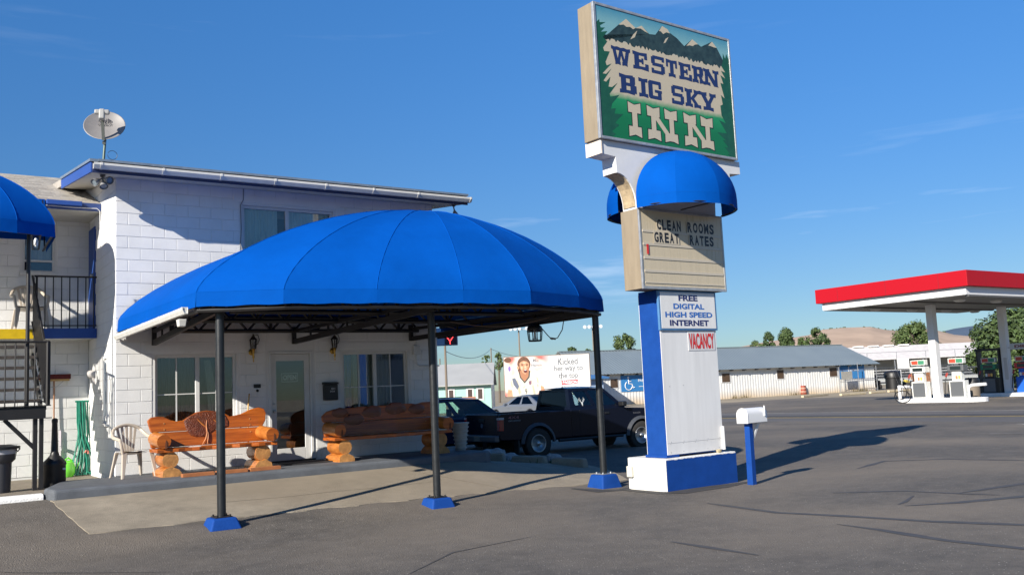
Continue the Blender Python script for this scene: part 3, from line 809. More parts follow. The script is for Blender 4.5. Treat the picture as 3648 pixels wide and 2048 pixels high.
# gutter slung along the canopy's left edge
gt = gutter(canopy, (3.37, 16.70, 2.855), (3.40, 12.52, 2.915), .075, .085, 5, side=(-1, 0, 0))
b = MB(); b.hexa([(3.33, 12.70, 2.76), (3.42, 12.70, 2.76), (3.42, 12.80, 2.76), (3.33, 12.80, 2.76)], [(3.32, 12.68, 2.86), (3.43, 12.68, 2.86), (3.43, 12.82, 2.86), (3.32, 12.82, 2.86)]); b.build('outlet', GUTTER_WHITE, gt, bevel=.01)

# awning over the stair landing at the left edge
aw = thing('stair_awning', 'blue scalloped dome awning over the stair landing at the left edge', 'awning', (1.8, 16.0, 1.8))
LB = [(-.35, 17.95), (-.35, 16.75), (.0, 16.25), (.85, 15.95), (1.77, 16.14), (2.34, 16.38), (2.42, 17.95)]
dome(aw, LB, (.95, 17.45, 5.78), 4.71, 4.505, 1.7, 1.5, closed_back=True)
b = MB(); b.tube([(1.97, 16.42, 1.80), (1.97, 16.42, 4.56)], .03, 10); b.build('post', BLACK_STEEL, aw, smooth=True)
b = MB(); b.tube([(x * .985, y + .03, 4.53) for x, y in LB], .02, 6); b.bar((2.36, 17.9, 5.42), (2.40, 17.9, 4.53), .02); b.build('frame', BLACK_STEEL, aw)
b = MB(); b.hexa([(2.05, 17.98, 5.0), (2.41, 17.98, 5.0), (2.41, 17.99, 5.0), (2.05, 17.99, 5.0)], [(1.7, 17.94, 5.45), (2.40, 17.94, 5.45), (2.40, 17.95, 5.45), (1.7, 17.95, 5.45)]); b.build('side_flap', FABRIC, aw)
# caged lamp hanging below it
lp = thing('caged_lamp', 'small black caged lamp hanging under the stair awning', 'lamp', (2.02, 16.0, 4.3))
b = MB()
for sx_ in (-.06, .06):
    for sy_ in (-.06, .06): b.bar((2.02 + sx_, 16 + sy_, 4.46), (2.02 + sx_ * .7, 16 + sy_ * .7, 4.24), .012)
for z_, s_ in ((4.45, .065), (4.24, .045)):
    b.tube([(2.02 - s_, 16 - s_, z_), (2.02 + s_, 16 - s_, z_), (2.02 + s_, 16 + s_, z_), (2.02 - s_, 16 + s_, z_)], .007, 5, closed=True)
b.bar((1.97, 15.95, 4.25), (2.06, 15.95, 4.4), .008); b.build('cage', BLACK_STEEL, lp)
b = MB(); b.lathe([(.01, 4.28), (.03, 4.31), (.03, 4.38), (.012, 4.42)], 10, (2.02, 16, 0)); b.build('bulb', mat('milk_glass', (.75, .75, .72), .3), lp, smooth=True)

# ================================================================ PYLON SIGN
SR = R(2.0)
sign = thing('pylon_sign', 'tall blue and white motel pylon sign with painted mountain panel and message board', 'sign', (10.4, 11.0, 0), SR)
def sb(name, boxes, m, par=None, bevel=.0, **kw):
    b = MB()
    for x in boxes: b.box(*x)
    return b.build(name, m, par or sign, bevel=bevel, local=True, **kw)
b = MB(); rnd = random.Random(3)
b.box(0, 1.70, .004, .88, -.1, .515); base_ = b.build('base_block', WHITE_MASONRY, sign, bevel=.018, seg=3, local=True)
b = MB()     # blue painted front, its painted top edge uneven
b.v = []; N = 40
for k in range(N + 1):
    u_ = .008 + (1.70 - .016) * k / N; b.v += [(u_, -.001, -.1), (u_, -.001, .492 + rnd.uniform(-.008, .006))]
for k in range(N): b.f.append((2 * k, 2 * k + 2, 2 * k + 3, 2 * k + 1)); b.mi.append(0)
b.build('painted_front', BLUE_PAINT, base_, local=True)
sb('pylon_body', [(.155, 1.515, .11, .55, .545, 3.24)], BLUE_PAINT, bevel=.006)
sb('column_foot', [(.12, .42, .09, .57, .517, .56)], BLUE_PAINT, bevel=.006)
fp = sb('front_panel', [(.16, 1.51, .098, .109, .56, 2.575)], PANEL_GREY, bevel=.003)
sb('back_panel', [(.16, 1.51, .551, .562, .56, 3.2)], PANEL_GREY, bevel=.003)
sb('panel_seam', [(.17, 1.50, .0955, .0975, .745, .749)], mat('seam_grey', (.35, .35, .36), .6), fp)
SCREW = mat('screw_head', (.45, .45, .45), .4, metal=.6)
bm_ = MB()
for zz in (.60, .73, .765):
    for k in range(5): bm_.lathe([(.007, 0), (.007, .003)], 6, (.24 + k * .29 + (.02 if zz > .75 else 0), .0945, zz), 'y')
for q in ((.30, 1.66), (.62, 1.67)): bm_.lathe([(.009, 0), (.009, .003)], 6, (q[0], .0945, q[1]), 'y')
bm_.build('screws', SCREW, fp, local=True, kind='stuff')
b = MB(); b.tube([(1.485, .07, .56), (1.485, .07, .95)], .03, 8); b.build('corner_pipe', WHITE_PAINT, sign, smooth=True, local=True)
b = MB(); b.blob((1.33, .05, .545), (.06, .03, .035), 8, 5, .25, 3); b.build('stone_on_base', mat('tan_stone', (.4, .33, .2), .9), base_, local=True)
b = MB(); b.box(-.055, -.002, .74, .86, .20, .38); b.build('outlet_box', mat('grey_outlet', (.55, .53, .45), .6), base_, local=True, bevel=.01)

# message cabinet with letter tracks
cab = sb('message_cabinet', [(-.255, 1.74, .012, .43, 3.245, 4.555)], CREAM_METAL, bevel=.006)
sb('cabinet_frame', [(-.262, -.225, -.004, .03, 3.238, 4.562), (1.715, 1.752, -.004, .03, 3.238, 4.562), (-.225, 1.715, -.004, .03, 3.238, 3.285), (-.225, 1.715, -.004, .03, 4.525, 4.562)], ALU, cab, bevel=.004)
sb('message_face', [(-.225, 1.715, .004, .0115, 3.285, 4.525)], mat('cream_acrylic', (.50, .43, .31), .28, var=.06, vscale=1.5, stretch=(4, 1, .4)), cab)
for zz in (4.19, 3.975, 3.75, 3.533, 3.345):
    sb('letter_track', [(-.20, 1.69, -.006, .0035, zz - (.012 if zz < 3.4 else .022), zz + (.006 if zz < 3.4 else .018))], mat('clear_track', (.48, .43, .35), .25), cab)
BLK_LET = mat('black_letter', (.012, .013, .018), .4)
TILE = mat('clear_letter_tile', (.47, .415, .32), .2)
for word, u0, u1, zb_, zt in (('CLEAN', .124, .706, 4.222, 4.398), ('ROOMS', .845, 1.527, 4.222, 4.398), ('GREAT', .046, .644, 4.010, 4.182), ('RATES', .885, 1.50, 4.010, 4.182)):
    n_ = len(word); w = (u1 - u0) / n_
    for k, ch in enumerate(word):
        x_ = u0 + k * w
        lettering(ch, BLK_LET, cab, (x_ + w * .07, -.0105, zb_), (w * .82, 0, 0), (0, 0, zt - zb_), .045, 'letter')
        sb('letter_tile', [(x_ - .004, x_ + w - .006, -.0095, -.007, zb_ - .02, zt + .02)], TILE, cab)
sb('red_tab', [(-.132, -.091, -.011, -.0075, 3.805, 3.968)], mat('red_tab', (.55, .02, .02), .4), cab)

# internet board and vacancy plate
fb = sb('internet_board', [(.135, 1.53, .068, .11, 2.575, 3.235)], mat('light_blue_frame', (.07, .19, .38), .5, var=.15), bevel=.005)
sb('board_face', [(.175, 1.49, .062, .067, 2.605, 3.205)], PANEL_GREY, fb, bevel=.002)
NAVY = mat('navy_vinyl', (.012, .02, .11), .45); MIDBLUE = mat('mid_blue_vinyl', (.03, .13, .42), .45); RED = mat('red_vinyl', (.55, .015, .02), .45)
for back in (0, 1):
    for body, u0, u1, zb_, zt, m_ in (('FREE', .60, 1.06, 3.065, 3.163, NAVY), ('DIGITAL', .467, 1.212, 2.927, 3.02, MIDBLUE), ('HIGH SPEED', .265, 1.405, 2.788, 2.88, MIDBLUE), ('INTERNET', .361, 1.304, 2.648, 2.745, NAVY)):
        if not back: lettering(body, m_, fb, (u0, .059, zb_), (u1 - u0, 0, 0), (0, 0, zt - zb_), .035)
        else: lettering(body, m_, fb, (u1, .566, zb_), (u0 - u1, 0, 0), (0, 0, zt - zb_), .03)
vp = sb('vacancy_plate', [(.80, 1.46, .090, .097, 2.235, 2.555)], mat('plate_white', (.56, .56, .57), .5), bevel=.003)
lettering('VACANCY', mat('vinyl_shadow', (.35, .30, .28), .5), vp, (.827, .0885, 2.262), (.615, 0, 0), (0, 0, .262), .035)
lettering('VACANCY', RED, vp, (.818, .087, 2.265), (.615, 0, 0), (0, 0, .262), .028)

# white arched bracket beam between the two cabinets
b = MB()
arch = [(-.93, 5.40), (-.93, 5.625), (2.42, 5.625), (2.42, 5.40), (2.13, 5.38), (2.13, 5.32)]
for k in range(9):
    t = k / 8 * math.pi / 2; arch.append((2.10 - .42 * math.sin(t), 4.62 + .68 * math.cos(t) ** .9 if k < 8 else 4.56))
arch += [(-.215, 4.56)]
for k in range(9):
    t = (8 - k) / 8 * math.pi / 2; arch.append((-.62 + .40 * math.sin(t), 4.60 + .52 * math.cos(t)))
arch += [(-.63, 5.38)]
b.prism(arch, .07, .40, 'y')
b.build('arch_bracket', mat('white_sign_paint', (.62, .625, .63), .5, var=.05), sign, local=True)
sb('bracket_end', [(-.955, -.931, .05, .42, 5.395, 5.622)], mat('peeling_paint', (.55, .42, .30), .8, var=.6, vscale=16, rgb2=(.75, .72, .66)))
b = MB()
pr_ = [(-.62 + .40 * math.sin((8 - k) / 8 * math.pi / 2) - .004, 4.60 + .52 * math.cos((8 - k) / 8 * math.pi / 2)) for k in range(9)]
for a_, c_ in zip(pr_[:-1], pr_[1:]): b.hexa([(a_[0] - .012, .10, a_[1]), (c_[0] - .012, .10, c_[1]), (c_[0] - .012, .37, c_[1]), (a_[0] - .012, .37, a_[1])], [(a_[0], .10, a_[1]), (c_[0], .10, c_[1]), (c_[0], .37, c_[1]), (a_[0], .37, a_[1])])
b.build('arch_underside', mat('tan_peeling_board', (.42, .32, .19), .8, var=.4, vscale=9), sign, local=True)

# half-dome awnings front and back of the message board
for back in (0, 1):
    sgn, off = (-1, -.004) if not back else (1, .434)
    pts = [(.73 + 1.03 * math.cos(R(d)), off + sgn * .85 * math.sin(R(d))) for d in (180, 157.5, 135, 112.5, 90, 67.5, 45, 22.5, 0)]
    if back: pts = pts[::-1]
    ah = bpy.data.objects.new('awning', None); COL.objects.link(ah); ah.parent = sign
    mb_, vb_ = MB(), MB()
    def rb(p, v):
        t = v * math.pi / 2; c, s = max(0, math.cos(t)), math.sin(t)
        return Vector((.73 + (p[0] - .73) * c, off + (p[1] - off) * c, 4.72 + .87 * s))
    quads = [(pts[0], pts[2]), (pts[2], pts[4]), (pts[4], pts[6]), (pts[6], pts[8])]
    mids = [pts[1], pts[3], pts[5], pts[7]]
    for (p, q), md in zip(quads, mids):
        b = MB()
        def fn(u, v, p=p, q=q, md=md):
            a_, m2, c_ = rb(p, v), rb(md, v), rb(q, v)
            lin = a_.lerp(c_, u); cur = a_ * (1 - u) ** 2 + (m2 * 2 - (a_ + c_) / 2) * 2 * u * (1 - u) + c_ * u ** 2
            return lin.lerp(cur, .72)
        b.grid(fn, 10, 14); b.build('canopy_panel', FABRIC, ah, smooth=True, solid=.003, local=True)
        b = MB()
        def fv(u, v, fn=fn):
            w = fn(u, 0); return (w.x, w.y, 4.55 + .169 * v)
        b.grid(fv, 10, 1); b.build('valance', FABRIC, ah, smooth=True, solid=.003, local=True)
    b = MB(); b.tube([(.73 + (p[0] - .73) * .985, off + (p[1] - off) * .985, 4.57) for p in pts], .013, 6)
    b.tube([(.73, off, 4.6), (.73, off + sgn * .82, 4.60)], .012, 6); b.build('frame', BLACK_STEEL, ah, local=True)

# painted top cabinet
top = sb('picture_cabinet', [(-1.0, 2.30, .02, .385, 5.63, 7.885)], CREAM_METAL, bevel=.006)
sb('cabinet_frame', [(-1.004, -.955, -.004, .05, 5.628, 7.889), (2.265, 2.304, -.004, .05, 5.628, 7.889), (-.955, 2.265, -.004, .05, 5.628, 5.672), (-.955, 2.265, -.004, .05, 7.845, 7.889)], ALU, top, bevel=.005)
# airbrushed ground colours of the picture (print on the panel): teal sky, cream middle, green foot
pm = bpy.data.materials.new('painted_sign_face'); pm.use_nodes = True
n, l = pm.node_tree.nodes, pm.node_tree.links
bs = n['Principled BSDF']; bs.inputs['Roughness'].default_value = .3
t_ = n.new('ShaderNodeTexCoord'); sp_ = n.new('ShaderNodeSeparateXYZ'); l.new(t_.outputs['Object'], sp_.inputs['Vector'])
nz_ = n.new('ShaderNodeTexNoise'); nz_.inputs['Scale'].default_value = 7; l.new(t_.outputs['Object'], nz_.inputs['Vector'])
ma = n.new('ShaderNodeMath'); ma.operation = 'MULTIPLY_ADD'; ma.inputs[1].default_value = .07; l.new(nz_.outputs['Fac'], ma.inputs[0]); l.new(sp_.outputs['Z'], ma.inputs[2])
mr = n.new('ShaderNodeMapRange'); mr.inputs['From Min'].default_value = 5.63; mr.inputs['From Max'].default_value = 7.89; l.new(ma.outputs[0], mr.inputs['Value'])
rp_ = n.new('ShaderNodeValToRGB'); cr = rp_.color_ramp
G_, C_, T1, T2 = (.012, .2, .07, 1), (.47, .41, .30, 1), (.18, .37, .40, 1), (.05, .22, .33, 1)
cr.elements[0].position = 0; cr.elements[0].color = (.007, .13, .045, 1); cr.elements[1].position = 1; cr.elements[1].color = T2
for p_, c_ in ((.2, (.008, .15, .05, 1)), (.33, (.016, .23, .085, 1)), (.375, C_), (.765, C_), (.79, T1), (.88, T1)):
    e = cr.elements.new(p_); e.color = c_
l.new(mr.outputs['Result'], rp_.inputs['Fac']); l.new(rp_.outputs['Color'], bs.inputs['Base Color'])
sb('picture_face', [(-.955, 2.265, .008, .019, 5.672, 7.845)], pm, top)
sb('back_face', [(-.955, 2.265, .386, .392, 5.672, 7.845)], pm, top)
def poly(name, pts, m_, v_, par=top):
    b = MB(); b.v = [(p[0], v_, p[1]) for p in pts]; b.f = [tuple(range(len(pts)))]; b.mi = [0]
    return b.build(name, m_, par, local=True)
MTN = mat('painted_mountain', (.028, .052, .05), .35, var=.6, vscale=6); CREAM = mat('painted_cream', (.48, .42, .31), .35)
DKG = mat('painted_dark_green', (.012, .085, .045), .35, var=.25, vscale=6); INK = mat('painted_outline', (.01, .012, .014), .4)
mount = [(-.94, 7.24), (-.827, 7.317), (-.689, 7.405), (-.447, 7.607), (-.274, 7.74), (-.064, 7.623), (.081, 7.694), (.255, 7.582), (.399, 7.599), (.575, 7.788), (.758, 7.703), (.93, 7.639), (1.1, 7.531), (1.314, 7.697), (1.462, 7.633), (1.537, 7.603), (1.836, 7.753), (1.954, 7.659), (2.095, 7.461), (2.2, 7.34)]
low = []; rnd = random.Random(5); x_ = 2.2
while x_ > -.94: low.append((x_, 7.315 + rnd.uniform(-.035, .03))); x_ -= .035
poly('mountain_range', mount + low, MTN, .0075)
for c in ([(-.447, 7.607), (-.274, 7.74), (-.064, 7.623), (-.122, 7.59), (-.188, 7.618), (-.272, 7.601), (-.337, 7.629), (-.407, 7.609)], [(-.064, 7.623), (.081, 7.694), (.233, 7.588), (.144, 7.608), (.063, 7.638)],
          [(.493, 7.682), (.575, 7.788), (.704, 7.756), (.757, 7.692), (.669, 7.696), (.592, 7.648), (.537, 7.687)], [(1.156, 7.546), (1.314, 7.697), (1.462, 7.633), (1.383, 7.613), (1.317, 7.572), (1.241, 7.573)],
          [(1.731, 7.662), (1.836, 7.753), (1.954, 7.659), (1.874, 7.655), (1.795, 7.663)], [(-.025, 7.589), (-.091, 7.461), (-.201, 7.398), (-.13, 7.495)], [(.721, 7.62), (.637, 7.507), (.583, 7.482), (.643, 7.573)]):
    poly('snow_cap', c, CREAM, .007)
treeL = [(-.954, 7.541), (-.878, 7.61), (-.874, 7.56), (-.741, 7.587), (-.865, 7.511), (-.854, 7.473), (-.762, 7.492), (-.86, 7.401), (-.713, 7.441), (-.814, 7.319), (-.726, 7.265), (-.827, 7.145), (-.805, 7.089), (-.686, 7.101), (-.792, 6.91), (-.77, 6.853), (-.662, 6.903), (-.873, 6.705), (-.794, 6.708), (-.668, 6.821), (-.861, 6.587), (-.804, 6.576), (-.706, 6.673), (-.758, 6.504), (-.679, 6.507), (-.553, 6.598), (-.741, 6.387), (-.731, 6.338), (-.529, 6.4), (-.7, 6.233), (-.733, 6.138), (-.626, 6.164), (-.66, 6.069), (-.474, 6.086), (-.587, 5.989), (-.659, 5.919), (-.569, 5.892), (-.736, 5.77), (-.66, 5.73), (-.744, 5.673), (-.954, 5.673)]
poly('painted_pine', treeL, DKG, .0065)
treeR = [(2.233, 7.531), (2.2, 7.593), (2.164, 7.496), (2.108, 7.587), (2.093, 7.438), (2.049, 7.329), (2.136, 7.232), (2.024, 7.246), (2.124, 7.117), (2.0, 7.163), (2.064, 7.007), (1.984, 7.016), (2.068, 6.74), (1.977, 6.792), (2.007, 6.619), (1.94, 6.587), (1.953, 6.412), (2.052, 6.282), (1.879, 6.313), (2.065, 6.096), (1.808, 6.084), (2.034, 5.96), (1.938, 5.958), (2.086, 5.834), (1.974, 5.842), (2.106, 5.726), (2.041, 5.718), (2.13, 5.673), (2.264, 5.673), (2.264, 7.5)]
poly('painted_pine', treeR, DKG, .0065)
# slab-serif letters with fishtail serifs
def ts(a, c, h=.2, k=.045): return [(a, 1), ((a + c) / 2, 1 - k), (c, 1), (c - .01, 1 - h), (a + .01, 1 - h)]
def bs_(a, c, h=.2, k=.045): return [(a, 0), ((a + c) / 2, k), (c, 0), (c - .01, h), (a + .01, h)]
def st(x0, y0, x1, y1, w): return [(x0 - w / 2, y0), (x0 + w / 2, y0), (x1 + w / 2, y1), (x1 - w / 2, y1)]
def rc(a, c, z0, z1): return [(a, z0), (c, z0), (c, z1), (a, z1)]
GL = {
 'W': [ts(0, .34), ts(.33, .67), ts(.66, 1), st(.15, .85, .28, .1, .17), st(.5, .85, .34, .1, .13), st(.5, .85, .66, .1, .13), st(.85, .85, .72, .1, .17), bs_(.18, .46), bs_(.54, .82)],
 'E': [rc(.1, .40, .1, .9), ts(0, .93), bs_(0, 1.0), rc(.74, .93, .62, .85), rc(.78, 1.0, .15, .38), rc(.35, .66, .42, .58), rc(.56, .68, .34, .66)],
 'S': [rc(.12, .90, .82, 1.0), rc(.0, .28, .54, .92), rc(.08, .90, .42, .60), rc(.72, 1.0, .08, .48), rc(.10, .88, 0, .18), rc(.80, .98, .72, 1.0), rc(.0, .18, 0, .28)],
 'T': [ts(0, 1), rc(0, .17, .55, .9), rc(.83, 1, .55, .9), rc(.34, .66, .1, .9), bs_(.18, .82)],
 'R': [rc(.12, .42, .1, .9), ts(0, .82), rc(.60, .92, .52, .93), rc(.35, .86, .40, .56), st(.62, .45, .80, .1, .26), bs_(0, .50), bs_(.58, 1.02)],
 'N': [rc(.09, .29, .1, .9), rc(.72, .90, .05, .9), st(.20, .95, .80, .02, .30), ts(0, .40), bs_(0, .42), ts(.60, 1.0)],
 'B': [rc(.1, .40, .1, .9), ts(0, .82), bs_(0, .88), rc(.62, .93, .56, .93), rc(.64, 1.0, .08, .48), rc(.35, .9, .42, .58)],
 'I': [ts(0, 1), bs_(0, 1), rc(.27, .73, .1, .9)],
 'G': [rc(.08, .95, .80, .98), rc(.0, .32, .08, .92), rc(.08, .95, .02, .20), rc(.78, .98, .60, .95), rc(.70, .98, .05, .46), rc(.48, 1.02, .38, .52)],
 'K': [rc(.1, .38, .1, .9), ts(0, .48), bs_(0, .48), st(.78, .85, .40, .42, .22), st(.46, .52, .80, .1, .26), ts(.58, 1.0), bs_(.56, 1.02)],
 'Y': [st(.20, .88, .46, .40, .26), st(.82, .88, .56, .40, .20), rc(.36, .66, .1, .45), ts(0, .44), ts(.60, 1.0), bs_(.2, .82)]}
NAVY_P = mat('painted_navy', (.014, .028, .105), .4)
def glyph(ch, u0, u1, z0, z1, m_, v_, grow=0.0, name='letter'):
    b = MB()
    for i, pl in enumerate(GL[ch]):
        P = [(u0 + x * (u1 - u0), z0 + y * (z1 - z0)) for x, y in pl]
        if grow:
            cx_, cz_ = sum(p[0] for p in P) / len(P), sum(p[1] for p in P) / len(P)
            P = [(p[0] + grow * (1 if p[0] > cx_ + 1e-6 else -1 if p[0] < cx_ - 1e-6 else 0), p[1] + grow * (1 if p[1] > cz_ else -1)) for p in P]
        b.add([(p[0], v_ - i * .00012, p[1]) for p in P], [tuple(range(len(P)))])
    return b.build(name, m_, top, local=True)
for ch, u0, u1 in (('W', -.655, -.226), ('E', -.174, .185), ('S', .253, .57), ('T', .611, .878), ('E', .919, 1.24), ('R', 1.251, 1.562), ('N', 1.543, 1.947)):
    glyph(ch, u0, u1, 6.912, 7.222, NAVY_P, .0055)
for ch, u0, u1 in (('B', -.512, -.13), ('I', -.075, .135), ('G', .15, .457), ('S', .70, 1.0), ('K', 1.03, 1.42), ('Y', 1.40, 1.83)):
    glyph(ch, u0, u1, 6.448, 6.778, NAVY_P, .0055)
GL['I'] = [ts(0, 1, .30, .07), bs_(0, 1, .30, .07), rc(.30, .70, .1, .9)]
GL['N'] = [rc(.13, .28, .1, .9), rc(.73, .88, .05, .9), st(.20, .82, .80, .05, .17), ts(0, .42, .30, .07), bs_(0, .42, .30, .07), ts(.58, 1.0, .30, .07), bs_(.56, 1.0, .28, .07)]
for ch, u0, u1 in (('I', -.352, -.066), ('N', .078, .792), ('N', .957, 1.698)):
    glyph(ch, u0, u1, 5.738, 6.322, INK, .0060, .016, 'letter_outline'); glyph(ch, u0, u1, 5.738, 6.322, CREAM, .0045)
# ================================================================ LOG BENCHES
def wood(name, a, dark, **kw):
    m = mat(name, a, kw.pop('rough', .35), var=.55, vscale=3.0, rgb2=dark, bump=.25, bscale=30, coat=.25, stretch=kw.pop('stretch', (.5, 3, 9)), **kw)
    return m
WOOD = wood('varnished_pine', (.38, .098, .010), (.20, .040, .004))
WOOD_LIGHT = wood('varnished_pine_pale', (.42, .155, .030), (.28, .085, .014), stretch=(2, 2, 6))
CARVED = mat('stained_carving', (.13, .028, .007), .4, var=.5, vscale=14, bump=1.0, bscale=45, coat=.2)
LOG_END = mat('sawn_log_end', (.44, .21, .065), .6, var=.45, vscale=7, bump=.3, bscale=40)
def log(b, p, q, r, n=12, wob=.06, seed=0, end=None):
    rnd = random.Random(seed); p, q = Vector(p), Vector(q); m = 5
    rs = [r * (1 + rnd.uniform(-wob, wob)) for _ in range(m)]
    b.tube([p.lerp(q, k / (m - 1)) for k in range(m)], rs, n, caps=False)
    if end is not None:
        c = b.cur; b.cur = end
        for e in (0, m - 1):
            o = len(b.v) - n * m + e * n; b.f.append(tuple(o + k for k in range(n))); b.mi.append(b.cur)
        b.cur = c
def half_log(b, p, q, r, n=9, seed=1, end=1):
    """log split lengthwise, flat side down"""
    rnd = random.Random(seed); p, q = Vector(p), Vector(q); d = (q - p).normalized(); s = d.cross(Vector((0, 0, 1))).normalized()
    o = len(b.v)
    for e, c in enumerate((p, q)):
        for k in range(n):
            t = math.pi * k / (n - 1); rr = r * (1 + rnd.uniform(-.08, .08))
            b.v.append(tuple(c + s * rr * math.cos(t) + Vector((0, 0, rr * math.sin(t)))))
    for k in range(n - 1): b.f.append((o + k, o + k + 1, o + n + k + 1, o + n + k)); b.mi.append(0)
    b.f.append((o, o + n - 1, o + 2 * n - 1, o + n)); b.mi.append(0)
    b.f.append(tuple(o + k for k in range(n))); b.mi.append(end); b.f.append(tuple(o + n + k for k in range(n))); b.mi.append(end)
def bench(label, loc, L, profile, carve):
    t = thing('log_bench', label, 'bench', loc, 0.0, 'carved log benches')
    b = MB()                                              # seat plank, waney front edge
    fr = [(x * L / 18, -.02 + .022 * math.sin(x * 1.9) + .012 * math.sin(x * 4.1)) for x in range(19)]
    b.prism(fr + [(L, .50), (0, .50)], .385, .445, 'z'); b.build('seat', WOOD, t, local=True, bevel=.012)
    b = MB()                                              # lower back plank, leaning back a little
    def leanp(pts, z0, th=.05): return [(x, z) for x, z in pts]
    def plank(pts, name, m_):
        bb = MB(); n_ = len(pts); o = 0
        bb.v = [(x, .44 + (z - .44) * .16, z) for x, z in pts] + [(x, .50 + (z - .44) * .16, z) for x, z in pts]
        bb.f = [tuple(range(n_)), tuple(reversed(range(n_, 2 * n_)))] + [(i, n_ + i, n_ + (i + 1) % n_, (i + 1) % n_) for i in range(n_)]; bb.mi = [0] * len(bb.f)
        return bb.build(name, m_, t, local=True, bevel=.012, seg=2)
    lo_pl = plank([(.02, .452), (L - .06, .452), (L - .02, .55), (L - .05, .68), (L - .07, .695), (.03, .695), (.0, .6)], 'back_plank', WOOD)
    up_pl = plank([(.03, .703), (L - .08, .703)] + profile, 'back_plank', WOOD)
    if carve:
        bb = MB()                                         # carved bear body and branch in low relief
        out = [(.56, .87), (.57, .78), (.60, .70), (.66, .62), (.74, .585), (.86, .58), (.96, .62), (1.08, .70), (1.22, .71), (1.31, .74), (1.32, .82), (1.27, .92), (1.17, .985), (1.05, 1.01), (.92, 1.012), (.78, .99), (.65, .94)]
        n_ = len(out); cx_, cz_ = .93, .80
        def yy(z): return .44 + (z - .44) * .16
        rings = [(1.0, .001), (.93, -.014), (.6, -.02), (.25, -.022)]
        for s_, d_ in rings: bb.v += [(cx_ + (x - cx_) * s_, yy(cz_ + (z - cz_) * s_) + d_, cz_ + (z - cz_) * s_) for x, z in out]
        for r_ in range(3):
            for i in range(n_): bb.f.append((r_ * n_ + i, r_ * n_ + (i + 1) % n_, (r_ + 1) * n_ + (i + 1) % n_, (r_ + 1) * n_ + i)); bb.mi.append(0)
        bb.f.append(tuple(3 * n_ + i for i in range(n_))); bb.mi.append(0)
        cv = bb.build('carved_relief', CARVED, t, local=True)
        bb = MB()
        for pts in ([(.93, .86), (.92, .75), (.93, .65), (.90, .55), (.84, .46)], [(.78, .88), (.85, .80), (.92, .74)], [(.95, .66), (.94, .56), (.92, .46)], [(1.05, .86), (1.12, .80), (1.16, .72)]):
            bb.tube([(x, yy(z) - .024, z) for x, z in pts], [.006] + [.014] * (len(pts) - 2) + [.008], 6)
        bb.build('carved_branch', mat('carved_branch_wood', (.42, .14, .03), .4, var=.4, vscale=12), cv, smooth=True, local=True)
    else:
        for k, (x, z, rr) in enumerate(((.35, .86, .16), (.62, .72, .2), (1.0, .84, .2), (1.5, .88, .22), (1.95, .85, .18))):
            bb = MB(); bb.blob((x, .44 + (z - .44) * .16 - .002, z), (rr, .02, rr * .62), 14, 6, .1, k); bb.build('carved_relief', wood('dark_stained_pine', (.16, .04, .009), (.08, .018, .005)), t, smooth=True, local=True)
    for z_ in (.62, .74, .84):
        for x_ in (.24, L - .30):
            bb = MB(); bb.lathe([(.013, 0), (.010, -.008)], 8, (x_, .44 + (z_ - .44) * .16, z_), 'y'); bb.build('wood_plug', LOG_END, t, smooth=True, local=True)
    for x_ in (.10, L - .10):                             # armrest logs with sawn, notched ends
        bb = MB(); bb.cur = 0; log(bb, (x_, -.06, .565), (x_ - .01, .47, .60), .115, 14, .05, int(x_ * 10), 1); arm = bb.build('armrest', [WOOD_LIGHT, WOOD], t, smooth=True, local=True)
        bb = MB(); bb.prism([(x_ + .015, .45), (x_ + .045, .45), (x_ + .05, .56), (x_ + .03, .59), (x_ + .02, .55)], -.064, -.05, 'y'); bb.build('notch', mat('dark_wood_gap', (.10, .03, .01), .8), arm, local=True)
    for x_ in (.22, L - .24):                             # leg: cross log on a split-log foot
        bb = MB(); log(bb, (x_, .02, .265), (x_, .52, .27), .135, 14, .07, int(x_ * 7), 1); bb.build('leg', [WOOD_LIGHT, LOG_END], t, smooth=True, local=True)
        bb = MB(); half_log(bb, (x_, -.04, .0), (x_, .56, .0), .155, 10, int(x_ * 9)); bb.build('foot', [WOOD_LIGHT, LOG_END], t, local=True)
    return t
def hump(L, ends):
    return [(L - .02, .80), (L, .92), (L - .03, 1.0), (L - .12, 1.03), (L - .25, 1.01), (L - .45, .93), (L - .62, .90), (1.34, .90), (1.26, .95), (1.12, 1.0), (.95, 1.02), (.78, 1.0), (.66, .94), (.55, .875), (.45, .865), (.35, .89), (.24, .95), (.12, .96), (.04, .95), (-.02, .90), (0, .80)]
bench('carved log bench with bear relief left of the glass entrance door', (3.72, 15.55, SLAB), 1.98, hump(1.98, 1), True)
wav = [(2.37, .76), (2.42, .86), (2.38, .95), (2.28, .99), (2.1, .985), (1.95, .955), (1.85, .975), (1.6, .975), (1.4, .96), (1.2, .965), (1.0, .955), (.8, .965), (.65, .95), (.45, .95), (.25, .94), (.1, .90), (.0, .82), (.0, .74)]
bench('dark shaded log bench right of the glass entrance door', (6.72, 15.50, SLAB - .01), 2.42, wav, False)
